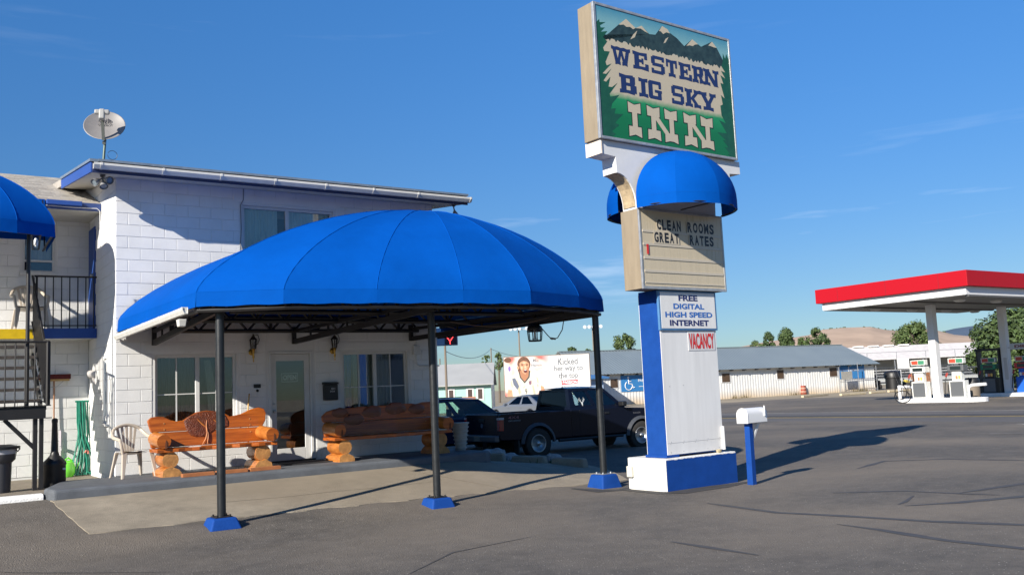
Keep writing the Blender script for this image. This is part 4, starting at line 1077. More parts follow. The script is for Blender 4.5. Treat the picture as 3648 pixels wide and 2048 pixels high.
# boards lying on the porch edge under the left bench
for k, (x0, x1) in enumerate(((4.02, 4.52), (4.56, 5.06), (5.10, 5.62))):
    b = MB(); b.box(x0, x1, 15.16, 15.28, SLAB, SLAB + .055)
    tag(b.build('wood_board', mat('red_brown_board', (.36, .13, .045), .7, var=.3, vscale=5), bevel=.004), ['short reddish board on the porch edge, nearest the plastic chair', 'short reddish board on the porch edge, middle of three', 'short reddish board on the porch edge, nearest the entrance door'][k], 'board', 'boards along the porch edge')
b = MB(); b.box(4.22, 4.44, 15.62, 15.72, SLAB + .446, SLAB + .452); tag(b.build('paper_sheet', mat('paper', (.75, .75, .72), .8)), 'small white paper lying on the left log bench seat', 'paper')
b = MB(); b.tube([(5.46, 16.32, 1.0), (5.50, 16.45, 1.55), (5.60, 16.66, 1.86)], .013, 8)
tag(b.build('broom_stick', mat('pale_broom_wood', (.55, .33, .12), .5), smooth=True), 'pale wooden broom handle leaning behind the left log bench', 'broom')

# ================================================================ PLASTIC CHAIRS
CHAIR = mat('beige_resin', (.46, .40, .33), .42, var=.06)
def resin_chair(label, loc, rz):
    """monobloc armchair: front is local -Y"""
    t = thing('plastic_chair', label, 'chair', loc, rz, 'beige plastic garden chairs')
    b = MB(); b.grid(lambda u, v: (-.22 + .44 * u, -.22 + .42 * v, .415 - .02 * math.sin(math.pi * u) + .012 * math.cos(v * 5) - .02 * v), 8, 8); b.build('seat', CHAIR, t, local=True, solid=.022, smooth=True)
    for sx_ in (-1, 1):
        b = MB(); b.hexa([(sx_ * .29, -.30, 0), (sx_ * .25, -.30, 0), (sx_ * .25, -.245, 0), (sx_ * .29, -.245, 0)], [(sx_ * .255, -.235, .41), (sx_ * .175, -.235, .41), (sx_ * .20, -.19, .41), (sx_ * .255, -.19, .41)]); b.build('leg', CHAIR, t, local=True, bevel=.008)
        b = MB(); b.hexa([(sx_ * .27, .29, 0), (sx_ * .235, .29, 0), (sx_ * .235, .245, 0), (sx_ * .27, .245, 0)], [(sx_ * .22, .19, .41), (sx_ * .14, .19, .41), (sx_ * .16, .15, .41), (sx_ * .22, .15, .41)]); b.build('leg', CHAIR, t, local=True, bevel=.008)
        b = MB(); b.tube([(sx_ * .245, -.215, .40), (sx_ * .27, -.235, .52), (sx_ * .283, -.215, .61), (sx_ * .29, -.10, .63), (sx_ * .285, .05, .645), (sx_ * .265, .16, .70), (sx_ * .22, .23, .77)], [.026, .024, .026, .030, .030, .028, .026], 8); b.build('armrest', CHAIR, t, local=True, smooth=True)
    pts = [(-.225 + .45 * k / 10, .225 + .035 * math.sin(math.pi * k / 10), .77 + .075 * math.sin(math.pi * k / 10) ** .7) for k in range(11)]
    b = MB(); b.tube(pts, .026, 8); b.build('top_rail', CHAIR, t, local=True, smooth=True)
    for k in range(5):
        f = (k - 2) / 2; x_ = f * .15
        b = MB(); b.hexa([(x_ * .55 - .020, .185, .41), (x_ * .55 + .020, .185, .41), (x_ * .55 + .020, .197, .41), (x_ * .55 - .020, .197, .41)],
                         [(x_ - .022, .245, .83 - .03 * f * f), (x_ + .022, .245, .83 - .03 * f * f), (x_ + .022, .257, .83 - .03 * f * f), (x_ - .022, .257, .83 - .03 * f * f)]); b.build('slat', CHAIR, t, local=True, bevel=.004)
    return t
ch = resin_chair('beige plastic garden chair on the porch at the building corner', (3.50, 16.22, SLAB), R(10))
dup(ch, (2.28, 18.82, 3.175), R(3), 'beige plastic chair up on the balcony behind the railing')

# ================================================================ SMALL THINGS BY THE WALLS
def lantern(label, x, y, z):
    t = thing('wall_lantern', label, 'lantern', (x, y, z), 0, 'brass carriage lanterns by the door')
    b = MB(); b.lathe([(.055, -.002), (.06, -.02), (.03, -.035)], 14, (0, 0, -.13), 'y'); b.tube([(0, -.03, -.13), (0, -.09, -.16), (0, -.11, -.12), (0, -.11, -.08)], .012, 8); b.build('bracket', BRASS, t, smooth=True, local=True)
    b = MB(); b.lathe([(.004, -.32), (.012, -.30), (.008, -.27), (.022, -.22), (.014, -.16), (.035, -.085), (.05, -.075)], 14, (0, -.11, 0)); b.build('finial', BRASS, t, smooth=True, local=True)
    b = MB()
    for k in range(6):
        a_ = k * math.pi / 3; b.bar((.045 * math.cos(a_), -.11 + .045 * math.sin(a_), -.08), (.065 * math.cos(a_), -.11 + .065 * math.sin(a_), .09), .008)
    b.lathe([(.075, .088), (.06, .11), (.03, .14), (.036, .15), (.012, .17), (.016, .19), (.004, .20)], 12, (0, -.11, 0)); b.build('cage', mat('dark_bronze', (.05, .04, .03), .45, metal=.6), t, local=True)
    b = MB(); b.lathe([(.040, -.075), (.058, .085)], 12, (0, -.11, 0)); b.build('glass_shade', glass_mat('lantern_glass', (.8, .8, .75), .8), t, smooth=True, local=True)
    b = MB(); b.tube([(.03, -.04, .19), (.12, -.02, .18), (.15, -.015, .10), (.12, -.012, .02), (.03, -.02, -.02)], .006, 6); b.build('cord', BLACK_PLASTIC, t, local=True)
    return t
ln = lantern('brass wall lantern above the left bench, left of the door', 5.68, CY - .005, 2.75)
dup(ln, (7.27, CY - .005, 2.75), None, 'brass wall lantern right of the door above the black mailbox')
t = thing('wall_mailbox', 'black wall mailbox between the door and the right window', 'mailbox', (7.19, CY, 1.85))
b = MB(); b.box(-.14, .14, -.10, -.008, -.17, .13); b.build('box', BLACK_PLASTIC, t, local=True, bevel=.012)
b = MB(); b.prism([(-.115, .132), (-.115, .165), (-.005, .18), (-.005, .132)], -.15, .15, 'x'); b.build('lid', BLACK_PLASTIC, t, local=True, bevel=.006)
for k, s_ in enumerate(('831', '2434')): lettering(s_, mat('white_sticker', (.6, .6, .6), .6), t, (.0 - .03 * k, -.1015, .03 - .05 * k), (.075 + .025 * k, 0, 0), (0, 0, .034), .01)
t = thing('door_bell', 'small dark keypad and bell on the wall left of the door', 'door bell', (5.775, CY, 1.95))
b = MB(); b.box(-.065, .065, -.03, -.008, .015, .085); b.build('plate', BLACK_PLASTIC, t, local=True, bevel=.004)
b = MB(); b.lathe([(.022, -.008), (.026, -.03), (.015, -.04)], 12, (0, 0, -.035), 'y'); b.build('bell_button', BLACK_PLASTIC, t, local=True, smooth=True)
t = thing('open_sign', 'OPEN sign hung behind the glass of the entrance door', 'sign', (6.43, CY + .075, 2.14))
b = MB(); b.box(-.16, .16, 0, .01, -.085, .085); b.build('board', mat('sign_grey', (.45, .45, .43), .5), t, local=True)
b = MB(); b.box(-.145, .145, -.002, -.0005, -.07, .07); b.build('face', mat('sign_dark', (.05, .05, .05), .5), t, local=True)
lettering('OPEN', mat('sign_letters', (.6, .6, .57), .5), t, (-.13, -.003, -.045), (.26, 0, 0), (0, 0, .09), .03)
b = MB(); b.tube([(-.1, .004, .085), (0, .004, .16), (.1, .004, .085)], .003, 5); b.build('cord', CABLE, t, local=True)
b = MB(); b.box(6.03, 6.86, 15.75, 16.45, SLAB, SLAB + .018); tag(b.build('door_mat', mat('black_rubber_mat', (.018, .018, .02), .9, bump=.5, bscale=80), bevel=.004), 'black rubber mat in front of the entrance door', 'mat')

# flood lights under the eaves
def flood(label, loc, heads, rz=0):
    t = thing('flood_light', label, 'flood light', loc, rz, 'flood lights under the eaves')
    b = MB(); b.lathe([(.045, 0), (.045, -.03), (.02, -.05)], 12); b.tube([(0, 0, -.03), (0, 0, -.07)], .014, 8); b.build('mount', mat('grey_fixture', (.10, .10, .10), .5), t, local=True, smooth=True)
    for d in heads:
        d = Vector(d).normalized(); p = Vector((0, 0, -.06)); b = MB()
        b.tube([p, p + d * .07, p + d * .09, p + d * .16, p + d * .20], [.012, .014, .028, .062, .066], 14, caps=False)
        hd = b.build('lamp_head', GREY_METAL, t, local=True, smooth=True, solid=.004)
        b = MB(); b.tube([p + d * .17, p + d * .185], [.056, .05], 14); b.build('lens', mat('flood_glass', (.20, .24, .26), .15), hd, local=True, smooth=True)
    return t
flood('triple flood light under the left front roof corner', (3.07, 16.42, rz_(16.42)), [(-.75, -.35, -.55), (.0, -.55, -.9), (.45, -.85, -.35)])
flood('single flood light under the right end of the motel eave', (9.86, 16.3, rz_(16.3)), [(.05, -.25, -1)])

# satellite dish on the roof
t = thing('satellite_dish', 'grey satellite dish on a mast above the left roof corner', 'satellite dish', (3.40, 18.1, rz_(18.1) + .19))
b = MB(); b.tube([(-.02, 0, -.02), (.0, -.02, .40), (.04, .03, .85)], .024, 10); b.build('mast', mat('dish_mast', (.10, .13, .11), .5, metal=.5), t, local=True, smooth=True)
fd = Vector((-.30, -.90, .42)).normalized(); sd = fd.cross(Vector((0, 0, 1))).normalized(); ud = sd.cross(fd).normalized(); pc = Vector((.03, .05, .93))
b = MB(); prof = [(0, 0), (.1, .006), (.2, .026), (.28, .052), (.335, .076), (.345, .072)]
b.v = []; n_ = 28
for r_, dpt in prof:
    for k in range(n_):
        a_ = 2 * math.pi * k / n_; b.v.append(tuple(pc + sd * (r_ * math.cos(a_) * 1.06) + ud * (r_ * math.sin(a_) * .98) + fd * dpt))
for i in range(len(prof) - 1):
    for k in range(n_): b.f.append((i * n_ + k, i * n_ + (k + 1) % n_, (i + 1) * n_ + (k + 1) % n_, (i + 1) * n_ + k)); b.mi.append(0)
dish = b.build('dish', mat('dish_grey', (.20, .19, .185), .5, var=.1), t, local=True, smooth=True, solid=.006)
b = MB(); tip = pc + fd * .42 + ud * .02; b.bar(pc - ud * .34 + fd * .05, tip, .05, .04); b.bar(pc - ud * .36, pc - ud * .30 - fd * .06, .05); b.build('feed_arm', mat('feed_arm_dark', (.10, .11, .10), .5), t, local=True)
b = MB(); b.bar(tip - sd * .13, tip + sd * .13, .08, .09); b.bar(tip - ud * .16 - fd * .02, tip + ud * .05 + fd * .01, .10); b.build('receiver', mat('lnb_grey', (.30, .30, .29), .5), t, local=True, bevel=.025)
DK = mat('dish_print', (.03, .03, .035), .5)
o_ = pc + fd * .045 + ud * .10 - sd * .11; lettering('dish', DK, dish, o_, sd * .22, ud * .085, .02); o_ = pc + fd * .030 + ud * .03 - sd * .13; lettering('TURBO', DK, dish, o_, sd * .25, ud * .04, .01)
b = MB(); b.tube([(.06 + .085 + .085 * math.cos(a_), -.03, .40 + .085 * math.sin(a_)) for a_ in [math.pi + k * .42 for k in range(15)]], .005, 5); b.build('cable_loop', BLACK_PLASTIC, t, local=True)

# things along the wing wall
t = thing('push_broom', 'red bristled push broom hung head up on the white wing wall', 'broom', (2.80, WY - .05, 1.3))
b = MB(); b.box(-.32, .22, -.04, .04, 1.0, 1.09); b.build('bristles', mat('dark_red_bristles', (.10, .012, .012), .9, var=.5, vscale=40), t, local=True)
b = MB(); b.box(-.30, .20, -.035, .035, .965, 1.0); b.build('head_block', mat('broom_block', (.45, .28, .10), .6), t, local=True)
b = MB(); b.tube([(-.06, 0, .97), (-.05, -.02, -.55)], .014, 8); b.build('handle', mat('brown_handle', (.28, .13, .06), .5), t, local=True, smooth=True)
b = MB(); b.tube([(-.17, -.03, .90), (-.13, -.04, .86), (-.06, -.03, .85), (.0, -.03, .87), (.10, -.03, .97)], .005, 6); b.build('brace', GREY_METAL, t, local=True)
t = thing('ash_receptacle', 'black smokers ash bin with tall tapered neck on the walkway', 'ash bin', (2.42, 16.75, .50))
b = MB(); b.lathe([(.165, 0), (.17, .02), (.17, .34), (.18, .36), (.17, .40), (.075, .50), (.055, .56), (.05, .75), (.042, 1.02), (.048, 1.04), (.046, 1.08), (.02, 1.10)], 24); b.build('body', BLACK_PLASTIC, t, local=True, smooth=True)
b = MB(); b.box(.10, .145, -.155, -.10, .27, .30); b.build('label_plate', mat('pale_label', (.5, .5, .5), .5), t, local=True)
t = thing('garden_hose', 'coiled green garden hose hanging in the corner by the walkway', 'hose', (3.20, 18.95, .5))
HOSE = mat('green_hose', (.012, .20, .13), .3, var=.35, vscale=10)
rnd = random.Random(4)
b = MB()
for k in range(13):
    a_, c_ = rnd.uniform(-.10, .10), rnd.uniform(-.14, .14); f1, f2 = rnd.uniform(-.03, .03), rnd.uniform(-.03, .03)
    pts = [(a_ * .8 - .02, f1, 1.36), (a_ * 1.0, f1, 1.0), (a_ * .8 + c_ * .3, f1 - .02, .7), (c_ * 1.1 - .03, f2 - .05, .3), (c_ * 1.3 - .04, f2 - .05, .05 + .04 * rnd.random()), (c_ * 1.3 + .05, f2 - .06, .02), (c_ * 1.2 + .09, f2 - .05, .25), (a_ * .8 + .05, f2, .8), (a_ * .7 + .03, f2, 1.36)]
    sm_ = []
    for i in range(len(pts) - 1):
        for s_ in range(3): sm_.append(Vector(pts[i]).lerp(Vector(pts[i + 1]), s_ / 3))
    b.tube(sm_ + [pts[-1]], .014, 6)
b.tube([(-.12, .02, 1.37), (.12, .02, 1.37)], .02, 6)
b.build('hose_loops', HOSE, t, local=True, smooth=True)
b = MB(); b.tube([(.03, -.11, .42), (.05, -.11, .46), (.09, -.11, .44), (.08, -.11, .40)], .018, 6); b.build('hose_nozzle', mat('red_brass', (.35, .08, .05), .5), t, local=True)
t = thing('watering_can', 'bright green plastic watering can beside the coiled hose', 'watering can', (2.93, 18.92, .5))
CANG = mat('lime_plastic', (.16, .62, .05), .35)
b = MB(); b.lathe([(.02, 0), (.12, .005), (.15, .08), (.155, .16), (.13, .26), (.06, .30)], 20); b.build('body', CANG, t, local=True, smooth=True)
b = MB(); b.tube([(-.13, -.02, .10), (-.19, -.03, .16), (-.19, -.03, .24), (-.10, -.02, .29)], .014, 8); b.tube([(-.04, -.02, .29), (.03, -.02, .35), (.10, -.02, .28)], .016, 8); b.build('handle', CANG, t, local=True, smooth=True)
b = MB(); b.tube([(.12, -.02, .08), (.24, -.03, .28)], [.03, .016], 8); b.build('spout', CANG, t, local=True, smooth=True)
t = thing('trash_can', 'grey trash can with lid at the lower left edge behind the kerb', 'trash can', (1.60, 16.5, .50))
b = MB(); b.lathe([(.17, 0), (.185, .45), (.235, .50), (.245, .60)], 22); b.build('body', mat('dark_can', (.05, .05, .055), .5), t, local=True, smooth=True)
b = MB(); b.lathe([(.21, .49), (.255, .62), (.25, .66)], 22); b.build('liner', mat('grey_liner', (.42, .42, .44), .4), t, local=True, smooth=True)
b = MB(); b.lathe([(.30, .665), (.30, .70), (.15, .73), (.02, .735)], 22); b.tube([(.22, -.1, .66), (.25, -.12, .62), (.28, -.1, .66)], .012, 6); b.build('lid', BLACK_PLASTIC, t, local=True, smooth=True)
t = thing('wall_spigot', 'small brass water tap on a vertical pipe by the ash bin', 'tap', (2.86, WY, .9))
b = MB(); b.tube([(0, -.03, -.1), (0, -.03, .45)], .02, 8); b.build('pipe', mat('pale_pipe', (.6, .55, .6), .5), t, local=True, smooth=True)
b = MB(); b.tube([(0, -.03, .12), (.0, -.10, .12), (.0, -.12, .08)], .016, 8); b.lathe([(.03, .15), (.03, .165)], 8, (0, -.08, 0)); b.build('tap_handle', GREY_METAL, t, local=True)
t = thing('electric_meter', 'round utility meter on the side of the white return wall', 'meter', (CX, 18.55, 2.35))
b = MB(); b.lathe([(.08, .0), (.08, -.08), (.06, -.12), (.02, -.13)], 16, (0, 0, 0), 'x'); b.box(-.05, .0, -.07, .07, -.16, -.06); b.build('meter_body', mat('meter_grey', (.45, .43, .42), .4), t, local=True, smooth=True)

# stack of pots right of the dark bench, rocks and kerb pieces of the little bed
POT = mat('off_white_pots', (.40, .385, .35), .6, var=.1)
t = thing('pot_stack', 'stack of off white plastic pots beside the dark bench', 'pots', (9.60, 15.95, SLAB - .03))
for k in range(7):
    b = MB(); z_ = .06 + k * .08; w = .105 + .010 * k
    b.lathe([(w - .015, z_ - .06), (w, z_), (w + .018, z_ + .004), (w + .018, z_ + .028), (w - .01, z_ + .028)], 18); b.build('pot', POT, t, local=True, smooth=True)
ROCK = mat('pale_bed_rock', (.36, .355, .35), .85, var=.4, vscale=6, bump=.6, bscale=20)
for k, (x, y, r_, lab) in enumerate(((11.35, 17.9, (.16, .13, .11), 'small pale rock nearest the dark blue wagon in the edging bed'), (11.15, 17.2, (.34, .22, .17), 'largest pale rock in the edging bed by the pickup tailgate'), (11.35, 16.8, (.22, .17, .11), 'flat pale rock in the middle of the edging bed'), (11.6, 16.2, (.2, .16, .10), 'low dull rock half sunk in the edging bed'), (11.72, 15.75, (.18, .15, .14), 'pale cracked rock nearest the pickup rear wheel'))):
    b = MB(); b.blob((0, 0, r_[2] * .55), r_, 11, 7, .16, k)
    o = b.build('bed_rock', ROCK, bevel=.01); o.location = (x, y, g(x, y)); tag(o, lab, 'rock', 'rocks in the edging bed')
for k, (p, q, lab) in enumerate((((10.15, 16.95), (10.85, 16.25), 'broken concrete edging piece nearest the porch, with brown face'), ((10.85, 16.0), (11.25, 15.35), 'long rounded concrete edging piece, middle of three'), ((11.25, 15.15), (11.55, 14.45), 'rounded concrete edging piece nearest the black pole'))):
    d = Vector((q[0] - p[0], q[1] - p[1], 0)); L = d.length; b = MB()
    b.hexa([(0, -.13, -.1), (L, -.13, -.1), (L, .13, -.1), (0, .13, -.1)], [(.03, -.10, .14), (L - .03, -.10, .12), (L - .03, .10, .12), (.03, .10, .14)])
    o = b.build('edging_kerb', CONCRETE, bevel=.04, seg=3); o.location = (p[0], p[1], g(*p)); o.rotation_euler = (0, 0, math.atan2(d.y, d.x)); tag(o, lab, 'kerb piece', 'concrete edging pieces')
b = MB(); rnd = random.Random(9)
for k in range(420):
    x, y = rnd.uniform(10.6, 11.75), rnd.uniform(15.3, 18.2); a_ = rnd.uniform(0, 6.28); h = rnd.uniform(.04, .13); z_ = g(x, y)
    if x < 10.95 and y < 16.4: continue
    dx, dy = .012 * math.cos(a_), .012 * math.sin(a_)
    b.add([(x - dx, y - dy, z_), (x + dx, y + dy, z_), (x + rnd.uniform(-.04, .04), y + rnd.uniform(-.04, .04), z_ + h)], [(0, 1, 2)])
tag(b.build('weeds', mat('dull_weed', (.05, .085, .025), .8)), 'short dull green weeds growing in the edging bed', 'weeds', kind='stuff')

# roadside mailbox
t = thing('post_mailbox', 'white domed mailbox on a blue post right of the pylon sign', 'mailbox', (11.93, 10.60, 0))
mrz = R(6)
b = MB(); prof = [(-.105, 0), (.105, 0), (.105, .14)] + [(.105 * math.cos(R(a_)), .14 + .105 * math.sin(R(a_))) for a_ in range(15, 180, 15)] + [(-.105, .14)]
b.prism(prof, -.12, .42, 'x'); bx_ = b.build('box', mat('white_mailbox_metal', (.68, .68, .68), .35), t, local=True, bevel=.006, smooth=True); bx_.location = (-.02, 0, 1.0); bx_.rotation_euler = (0, 0, mrz)
b = MB(); b.prism([(x * 1.06, z * 1.03 - .003) for x, z in prof], -.132, -.1205, 'x'); o = b.build('front_door', MATS['white_mailbox_metal'], bx_, local=True, bevel=.004)
b = MB(); b.box(.33, .35, -.125, -.107, .10, .27); b.build('flag', MATS['white_mailbox_metal'], bx_, local=True)
b = MB(); b.hexa([(-.065, -.055, -.05), (.045, -.055, -.05), (.045, .055, -.05), (-.065, .055, -.05)], [(-.045, -.05, 1.0), (.055, -.05, 1.0), (.055, .05, 1.0), (-.045, .05, 1.0)]); o = b.build('post', BLUE_PAINT, t, local=True, bevel=.006); o.rotation_euler = (0, 0, mrz)
b = MB(); b.hexa([(.055, -.035, .70), (.07, -.035, .70), (.07, .035, .70), (.055, .035, .70)], [(.19, -.045, .995), (.27, -.045, .995), (.27, .045, .995), (.19, .045, .995)]); o = b.build('brace', WHITE_PAINT, t, local=True); o.rotation_euler = (0, 0, mrz)

# bug zapper hanging from the canopy edge
t = thing('bug_zapper', 'black cage bug zapper hanging from the canopy right edge', 'bug zapper', (10.02, 13.85, 2.90))
b = MB(); b.tube([(0, 0, .14), (-.025, 0, .09), (-.035, 0, .055), (0, 0, .035), (.035, 0, .055), (.025, 0, .09), (0, 0, .14)], .005, 6); b.build('hook', BLACK_STEEL, t, local=True)
b = MB(); b.lathe([(.01, .04), (.05, .035), (.09, .0), (.10, -.02), (.13, -.04), (.145, -.08), (.14, -.11)], 18); b.build('cap', BLACK_PLASTIC, t, local=True, smooth=True)
b = MB()
for k in range(10):
    a_ = 2 * math.pi * k / 10; b.bar((.137 * math.cos(a_), .137 * math.sin(a_), -.10), (.118 * math.cos(a_), .118 * math.sin(a_), -.29), .014)
b.lathe([(.12, -.29), (.125, -.30), (.12, -.315), (.03, -.32)], 18); b.tube([(.135 * math.cos(k * .628), .135 * math.sin(k * .628), -.13) for k in range(10)], .008, 5, closed=True); b.build('cage', BLACK_PLASTIC, t, local=True)
b = MB(); b.lathe([(.02, -.28), (.02, -.10)], 8); b.lathe([(.06, -.27), (.06, -.26)], 8); b.build('tube_lamp', mat('grey_tube', (.5, .52, .55), .4), t, local=True)
b = MB(); b.tube([(.09, -.10, -.08), (.13, -.22, -.22), (.16, -.30, -.30), (.2, -.42, -.28), (.24, -.52, -.14), (.26, -.56, .05), (.27, -.58, .20)], .009, 6); b.tube([(.15, -.27, -.275), (.19, -.37, -.295)], .02, 6); b.build('cord', CABLE, t, local=True, smooth=True)
# ================================================================ VEHICLES
TYRE = mat('tyre_rubber', (.030, .027, .024), .85, var=.2, vscale=14)
RIM = mat('alloy_rim', (.50, .50, .49), .32, metal=.8, var=.1)
CHROME = mat('dull_chrome', (.5, .5, .5), .25, metal=1.0)
TAIL = mat('tail_lamp_red', (.30, .008, .012), .2, coat=.5)
PLATE = mat('licence_plate', (.55, .55, .55), .5)
def arc(cx_, cz_, r, a0, a1, n=10): return [(cx_ + r * math.cos(R(a0 + (a1 - a0) * k / n)), cz_ + r * math.sin(R(a0 + (a1 - a0) * k / n))) for k in range(n + 1)]
WHEELS = {}
def wheel(par, x, y, r, w, rim_r, side, spokes=5):
    k = (r, w, rim_r, spokes)
    if k not in WHEELS:
        b = MB(); h = w / 2; b.lathe([(rim_r, -h * .8), (r * .93, -h), (r * .985, -h * .8), (r, -h * .5), (r, h * .5), (r * .985, h * .8), (r * .93, h), (rim_r, h * .8)], 28, (0, 0, 0), 'y'); t1 = b.mesh('tyre', TYRE, True)
        b = MB(); b.lathe([(rim_r, -h * .82), (rim_r * .96, -h * .9), (rim_r * .86, -h * .75), (rim_r * .84, h * .2)], 28, (0, 0, 0), 'y')
        b.lathe([(rim_r * .24, -h * .95), (rim_r * .27, -h * .6), (rim_r * .27, 0)], 14, (0, 0, 0), 'y')
        for s in range(spokes):
            a_ = 2 * math.pi * s / spokes + .3; d = Vector((math.cos(a_), 0, math.sin(a_))); e = Vector((-math.sin(a_), 0, math.cos(a_)))
            w0, w1 = rim_r * .20, rim_r * .26
            b.hexa([d * rim_r * .2 - e * w0 + Vector((0, -h * .8, 0)), d * rim_r * .2 + e * w0 + Vector((0, -h * .8, 0)), d * rim_r * .2 + e * w0 + Vector((0, -h * .4, 0)), d * rim_r * .2 - e * w0 + Vector((0, -h * .4, 0))],
                   [d * rim_r * .9 - e * w1 + Vector((0, -h * .7, 0)), d * rim_r * .9 + e * w1 + Vector((0, -h * .7, 0)), d * rim_r * .9 + e * w1 + Vector((0, -h * .4, 0)), d * rim_r * .9 - e * w1 + Vector((0, -h * .4, 0))])
        WHEELS[k] = (t1, b.mesh('rim', RIM, True))
    t1, r1 = WHEELS[k]
    o = put('wheel', t1, par, local=True); o.location = (x, y, r); o.rotation_euler = (0, 0, 0 if side < 0 else math.pi)
    ro = put('rim', r1, o, local=True)
    return o
def panel(b, gb, c, holes, th=.03):
    """c: four corners (bl, br, tr, tl) of a body face; holes (s0,t0,s1,t1): window openings; gb collects their glass"""
    c = [Vector(p) for p in c]
    def at(s, t): return c[0].lerp(c[1], s).lerp(c[3].lerp(c[2], s), t)
    nrm = (c[1] - c[0]).cross(c[3] - c[0]).normalized()
    ss = sorted({0, 1, *[h[0] for h in holes], *[h[2] for h in holes]}); ts_ = sorted({0, 1, *[h[1] for h in holes], *[h[3] for h in holes]})
    for i in range(len(ss) - 1):
        for j in range(len(ts_) - 1):
            cs, ct = (ss[i] + ss[i + 1]) / 2, (ts_[j] + ts_[j + 1]) / 2
            q = [at(ss[i], ts_[j]), at(ss[i + 1], ts_[j]), at(ss[i + 1], ts_[j + 1]), at(ss[i], ts_[j + 1])]
            if any(h[0] < cs < h[2] and h[1] < ct < h[3] for h in holes): continue
            b.hexa(q, [p - nrm * th for p in q])
    for h in holes:
        q = [at(h[0], h[1]), at(h[2], h[1]), at(h[2], h[3]), at(h[0], h[3])]
        gb.append([p - nrm * .008 for p in q])
def greenhouse(t, paint, lo, hi, wl_, wh, zl, zh, side_holes, front, rear, glass=CAR_GLASS):
    """lo, hi: (x_rear, x_front) at belt and roof; wl_, wh half widths; windows are separate panes"""
    b = MB(); gb = []
    for s in (-1, 1):
        panel(b, gb, [(lo[0], s * wl_, zl), (lo[1], s * wl_, zl), (hi[1], s * wh, zh), (hi[0], s * wh, zh)] if s < 0 else [(lo[1], wl_, zl), (lo[0], wl_, zl), (hi[0], wh, zh), (hi[1], wh, zh)],
              side_holes if s < 0 else [(1 - h[2], h[1], 1 - h[0], h[3]) for h in side_holes])
    panel(b, gb, [(lo[1], -wl_, zl), (lo[1], wl_, zl), (hi[1], wh, zh), (hi[1], -wh, zh)], front)
    panel(b, gb, [(lo[0], wl_, zl), (lo[0], -wl_, zl), (hi[0], -wh, zh), (hi[0], wh, zh)], rear)
    b.build('cabin', paint, t, local=True, bevel=.012)
    b = MB(); xm = (hi[0] + hi[1]) / 2
    def rf(u, v):
        x = hi[0] + (hi[1] - hi[0]) * u; y = -wh + 2 * wh * v
        return (x, y, zh + .045 * math.sin(math.pi * v) ** .5 * math.sin(math.pi * (.06 + .88 * u)) ** .5)
    b.grid(rf, 10, 8); b.build('roof', paint, t, local=True, smooth=True, solid=.03)
    for q in gb:
        bb = MB(); bb.add(q, [(0, 1, 2, 3)]); bb.build('window', glass, t, local=True, solid=.006)
def seats(t, xs, z=.55, rows=(-.36, .36)):
    for x in xs:
        for y in rows:
            b = MB(); b.hexa([(x - .06, y - .22, z), (x + .06, y - .22, z), (x + .06, y + .22, z), (x - .06, y + .22, z)], [(x - .16, y - .19, z + .62), (x - .08, y - .19, z + .62), (x - .08, y + .19, z + .62), (x - .16, y + .19, z + .62)])
            b.box(x - .17, x - .08, y - .11, y + .11, z + .66, z + .86); b.build('seat', mat('dark_seat', (.03, .03, .035), .9), t, local=True, bevel=.03)

# ---- pickup
NAVY_CAR = mat('black_navy_car_paint', (.004, .006, .015), .22, coat=.0, spec=.22)
FLARE = mat('grey_fender_flare', (.05, .055, .065), .6)
TA = R(-3.0)
tr = thing('pickup_truck', 'black extended cab pickup with grey flares parked beyond the canopy', 'pickup truck', (13.31, 19.25, .04), TA)
W2 = .86
b = MB()
front = [(1.0, .50), (1.0, 1.10), (1.03, 1.125), (2.62, 1.125), (2.75, 1.10), (3.62, 1.05), (3.88, .98), (3.98, .88), (4.0, .62), (3.96, .50), (3.68, .48)] + arc(3.19, .37, .475, 14, 166, 12) + [(2.70, .46), (1.0, .46)]
b.prism(front, -W2, W2, 'y'); b.build('front_body', NAVY_CAR, tr, local=True, bevel=.035, seg=3, angle=30)
bed = [(.995, .50), (.995, 1.10), (.97, 1.12), (-1.03, 1.12), (-1.06, 1.09), (-1.08, .55), (-1.05, .50), (-.50, .48)] + arc(0, .37, .475, 166, 14, 12) + [(.50, .46), (.995, .46)]
for s in (-1, 1):
    b = MB(); b.prism(bed, s * W2, s * (W2 - .09), 'y'); b.build('bed_side', NAVY_CAR, tr, local=True, bevel=.02, angle=30)
b = MB(); b.box(-1.07, -1.0, -W2 + .09, W2 - .09, .56, 1.115); tg = b.build('tailgate', NAVY_CAR, tr, local=True, bevel=.02)
b = MB(); b.box(-1.085, -1.07, -.13, .13, .93, 1.0); b.build('handle', BLACK_PLASTIC, tg, local=True, bevel=.006)
b = MB(); b.lathe([(.055, -1.0735), (.05, -1.078)], 14, (0, 0, .84), 'x'); b.build('badge', mat('dim_badge', (.08, .10, .16), .3), tg, local=True)
b = MB(); b.box(-1.0, 1.0, -W2 + .1, W2 - .1, .58, .64); b.box(.93, .995, -W2 + .1, W2 - .1, .64, 1.1); b.box(-.55, 3.6, -.55, .55, .40, .58); b.box(-.5, .5, -.62, .62, .58, .85); b.box(2.7, 3.65, -.62, .62, .5, .95); b.build('bed_floor', DARK, tr, local=True)
greenhouse(tr, NAVY_CAR, (1.02, 2.74), (1.07, 2.16), .80, .66, 1.12, 1.63, [(.10, .20, .42, .88), (.50, .14, .90, .90)], [(.06, .12, .94, .93)], [(.10, .15, .90, .88)])
seats(tr, (1.95,), .50)
b = MB(); b.tube([(2.28, -.18, 1.02), (2.32, -.36, 1.05), (2.28, -.54, 1.02), (2.22, -.36, .96)], .02, 6, closed=True); b.box(2.45, 2.7, -.75, .75, 1.0, 1.13); b.build('dashboard', DARK, tr, local=True)
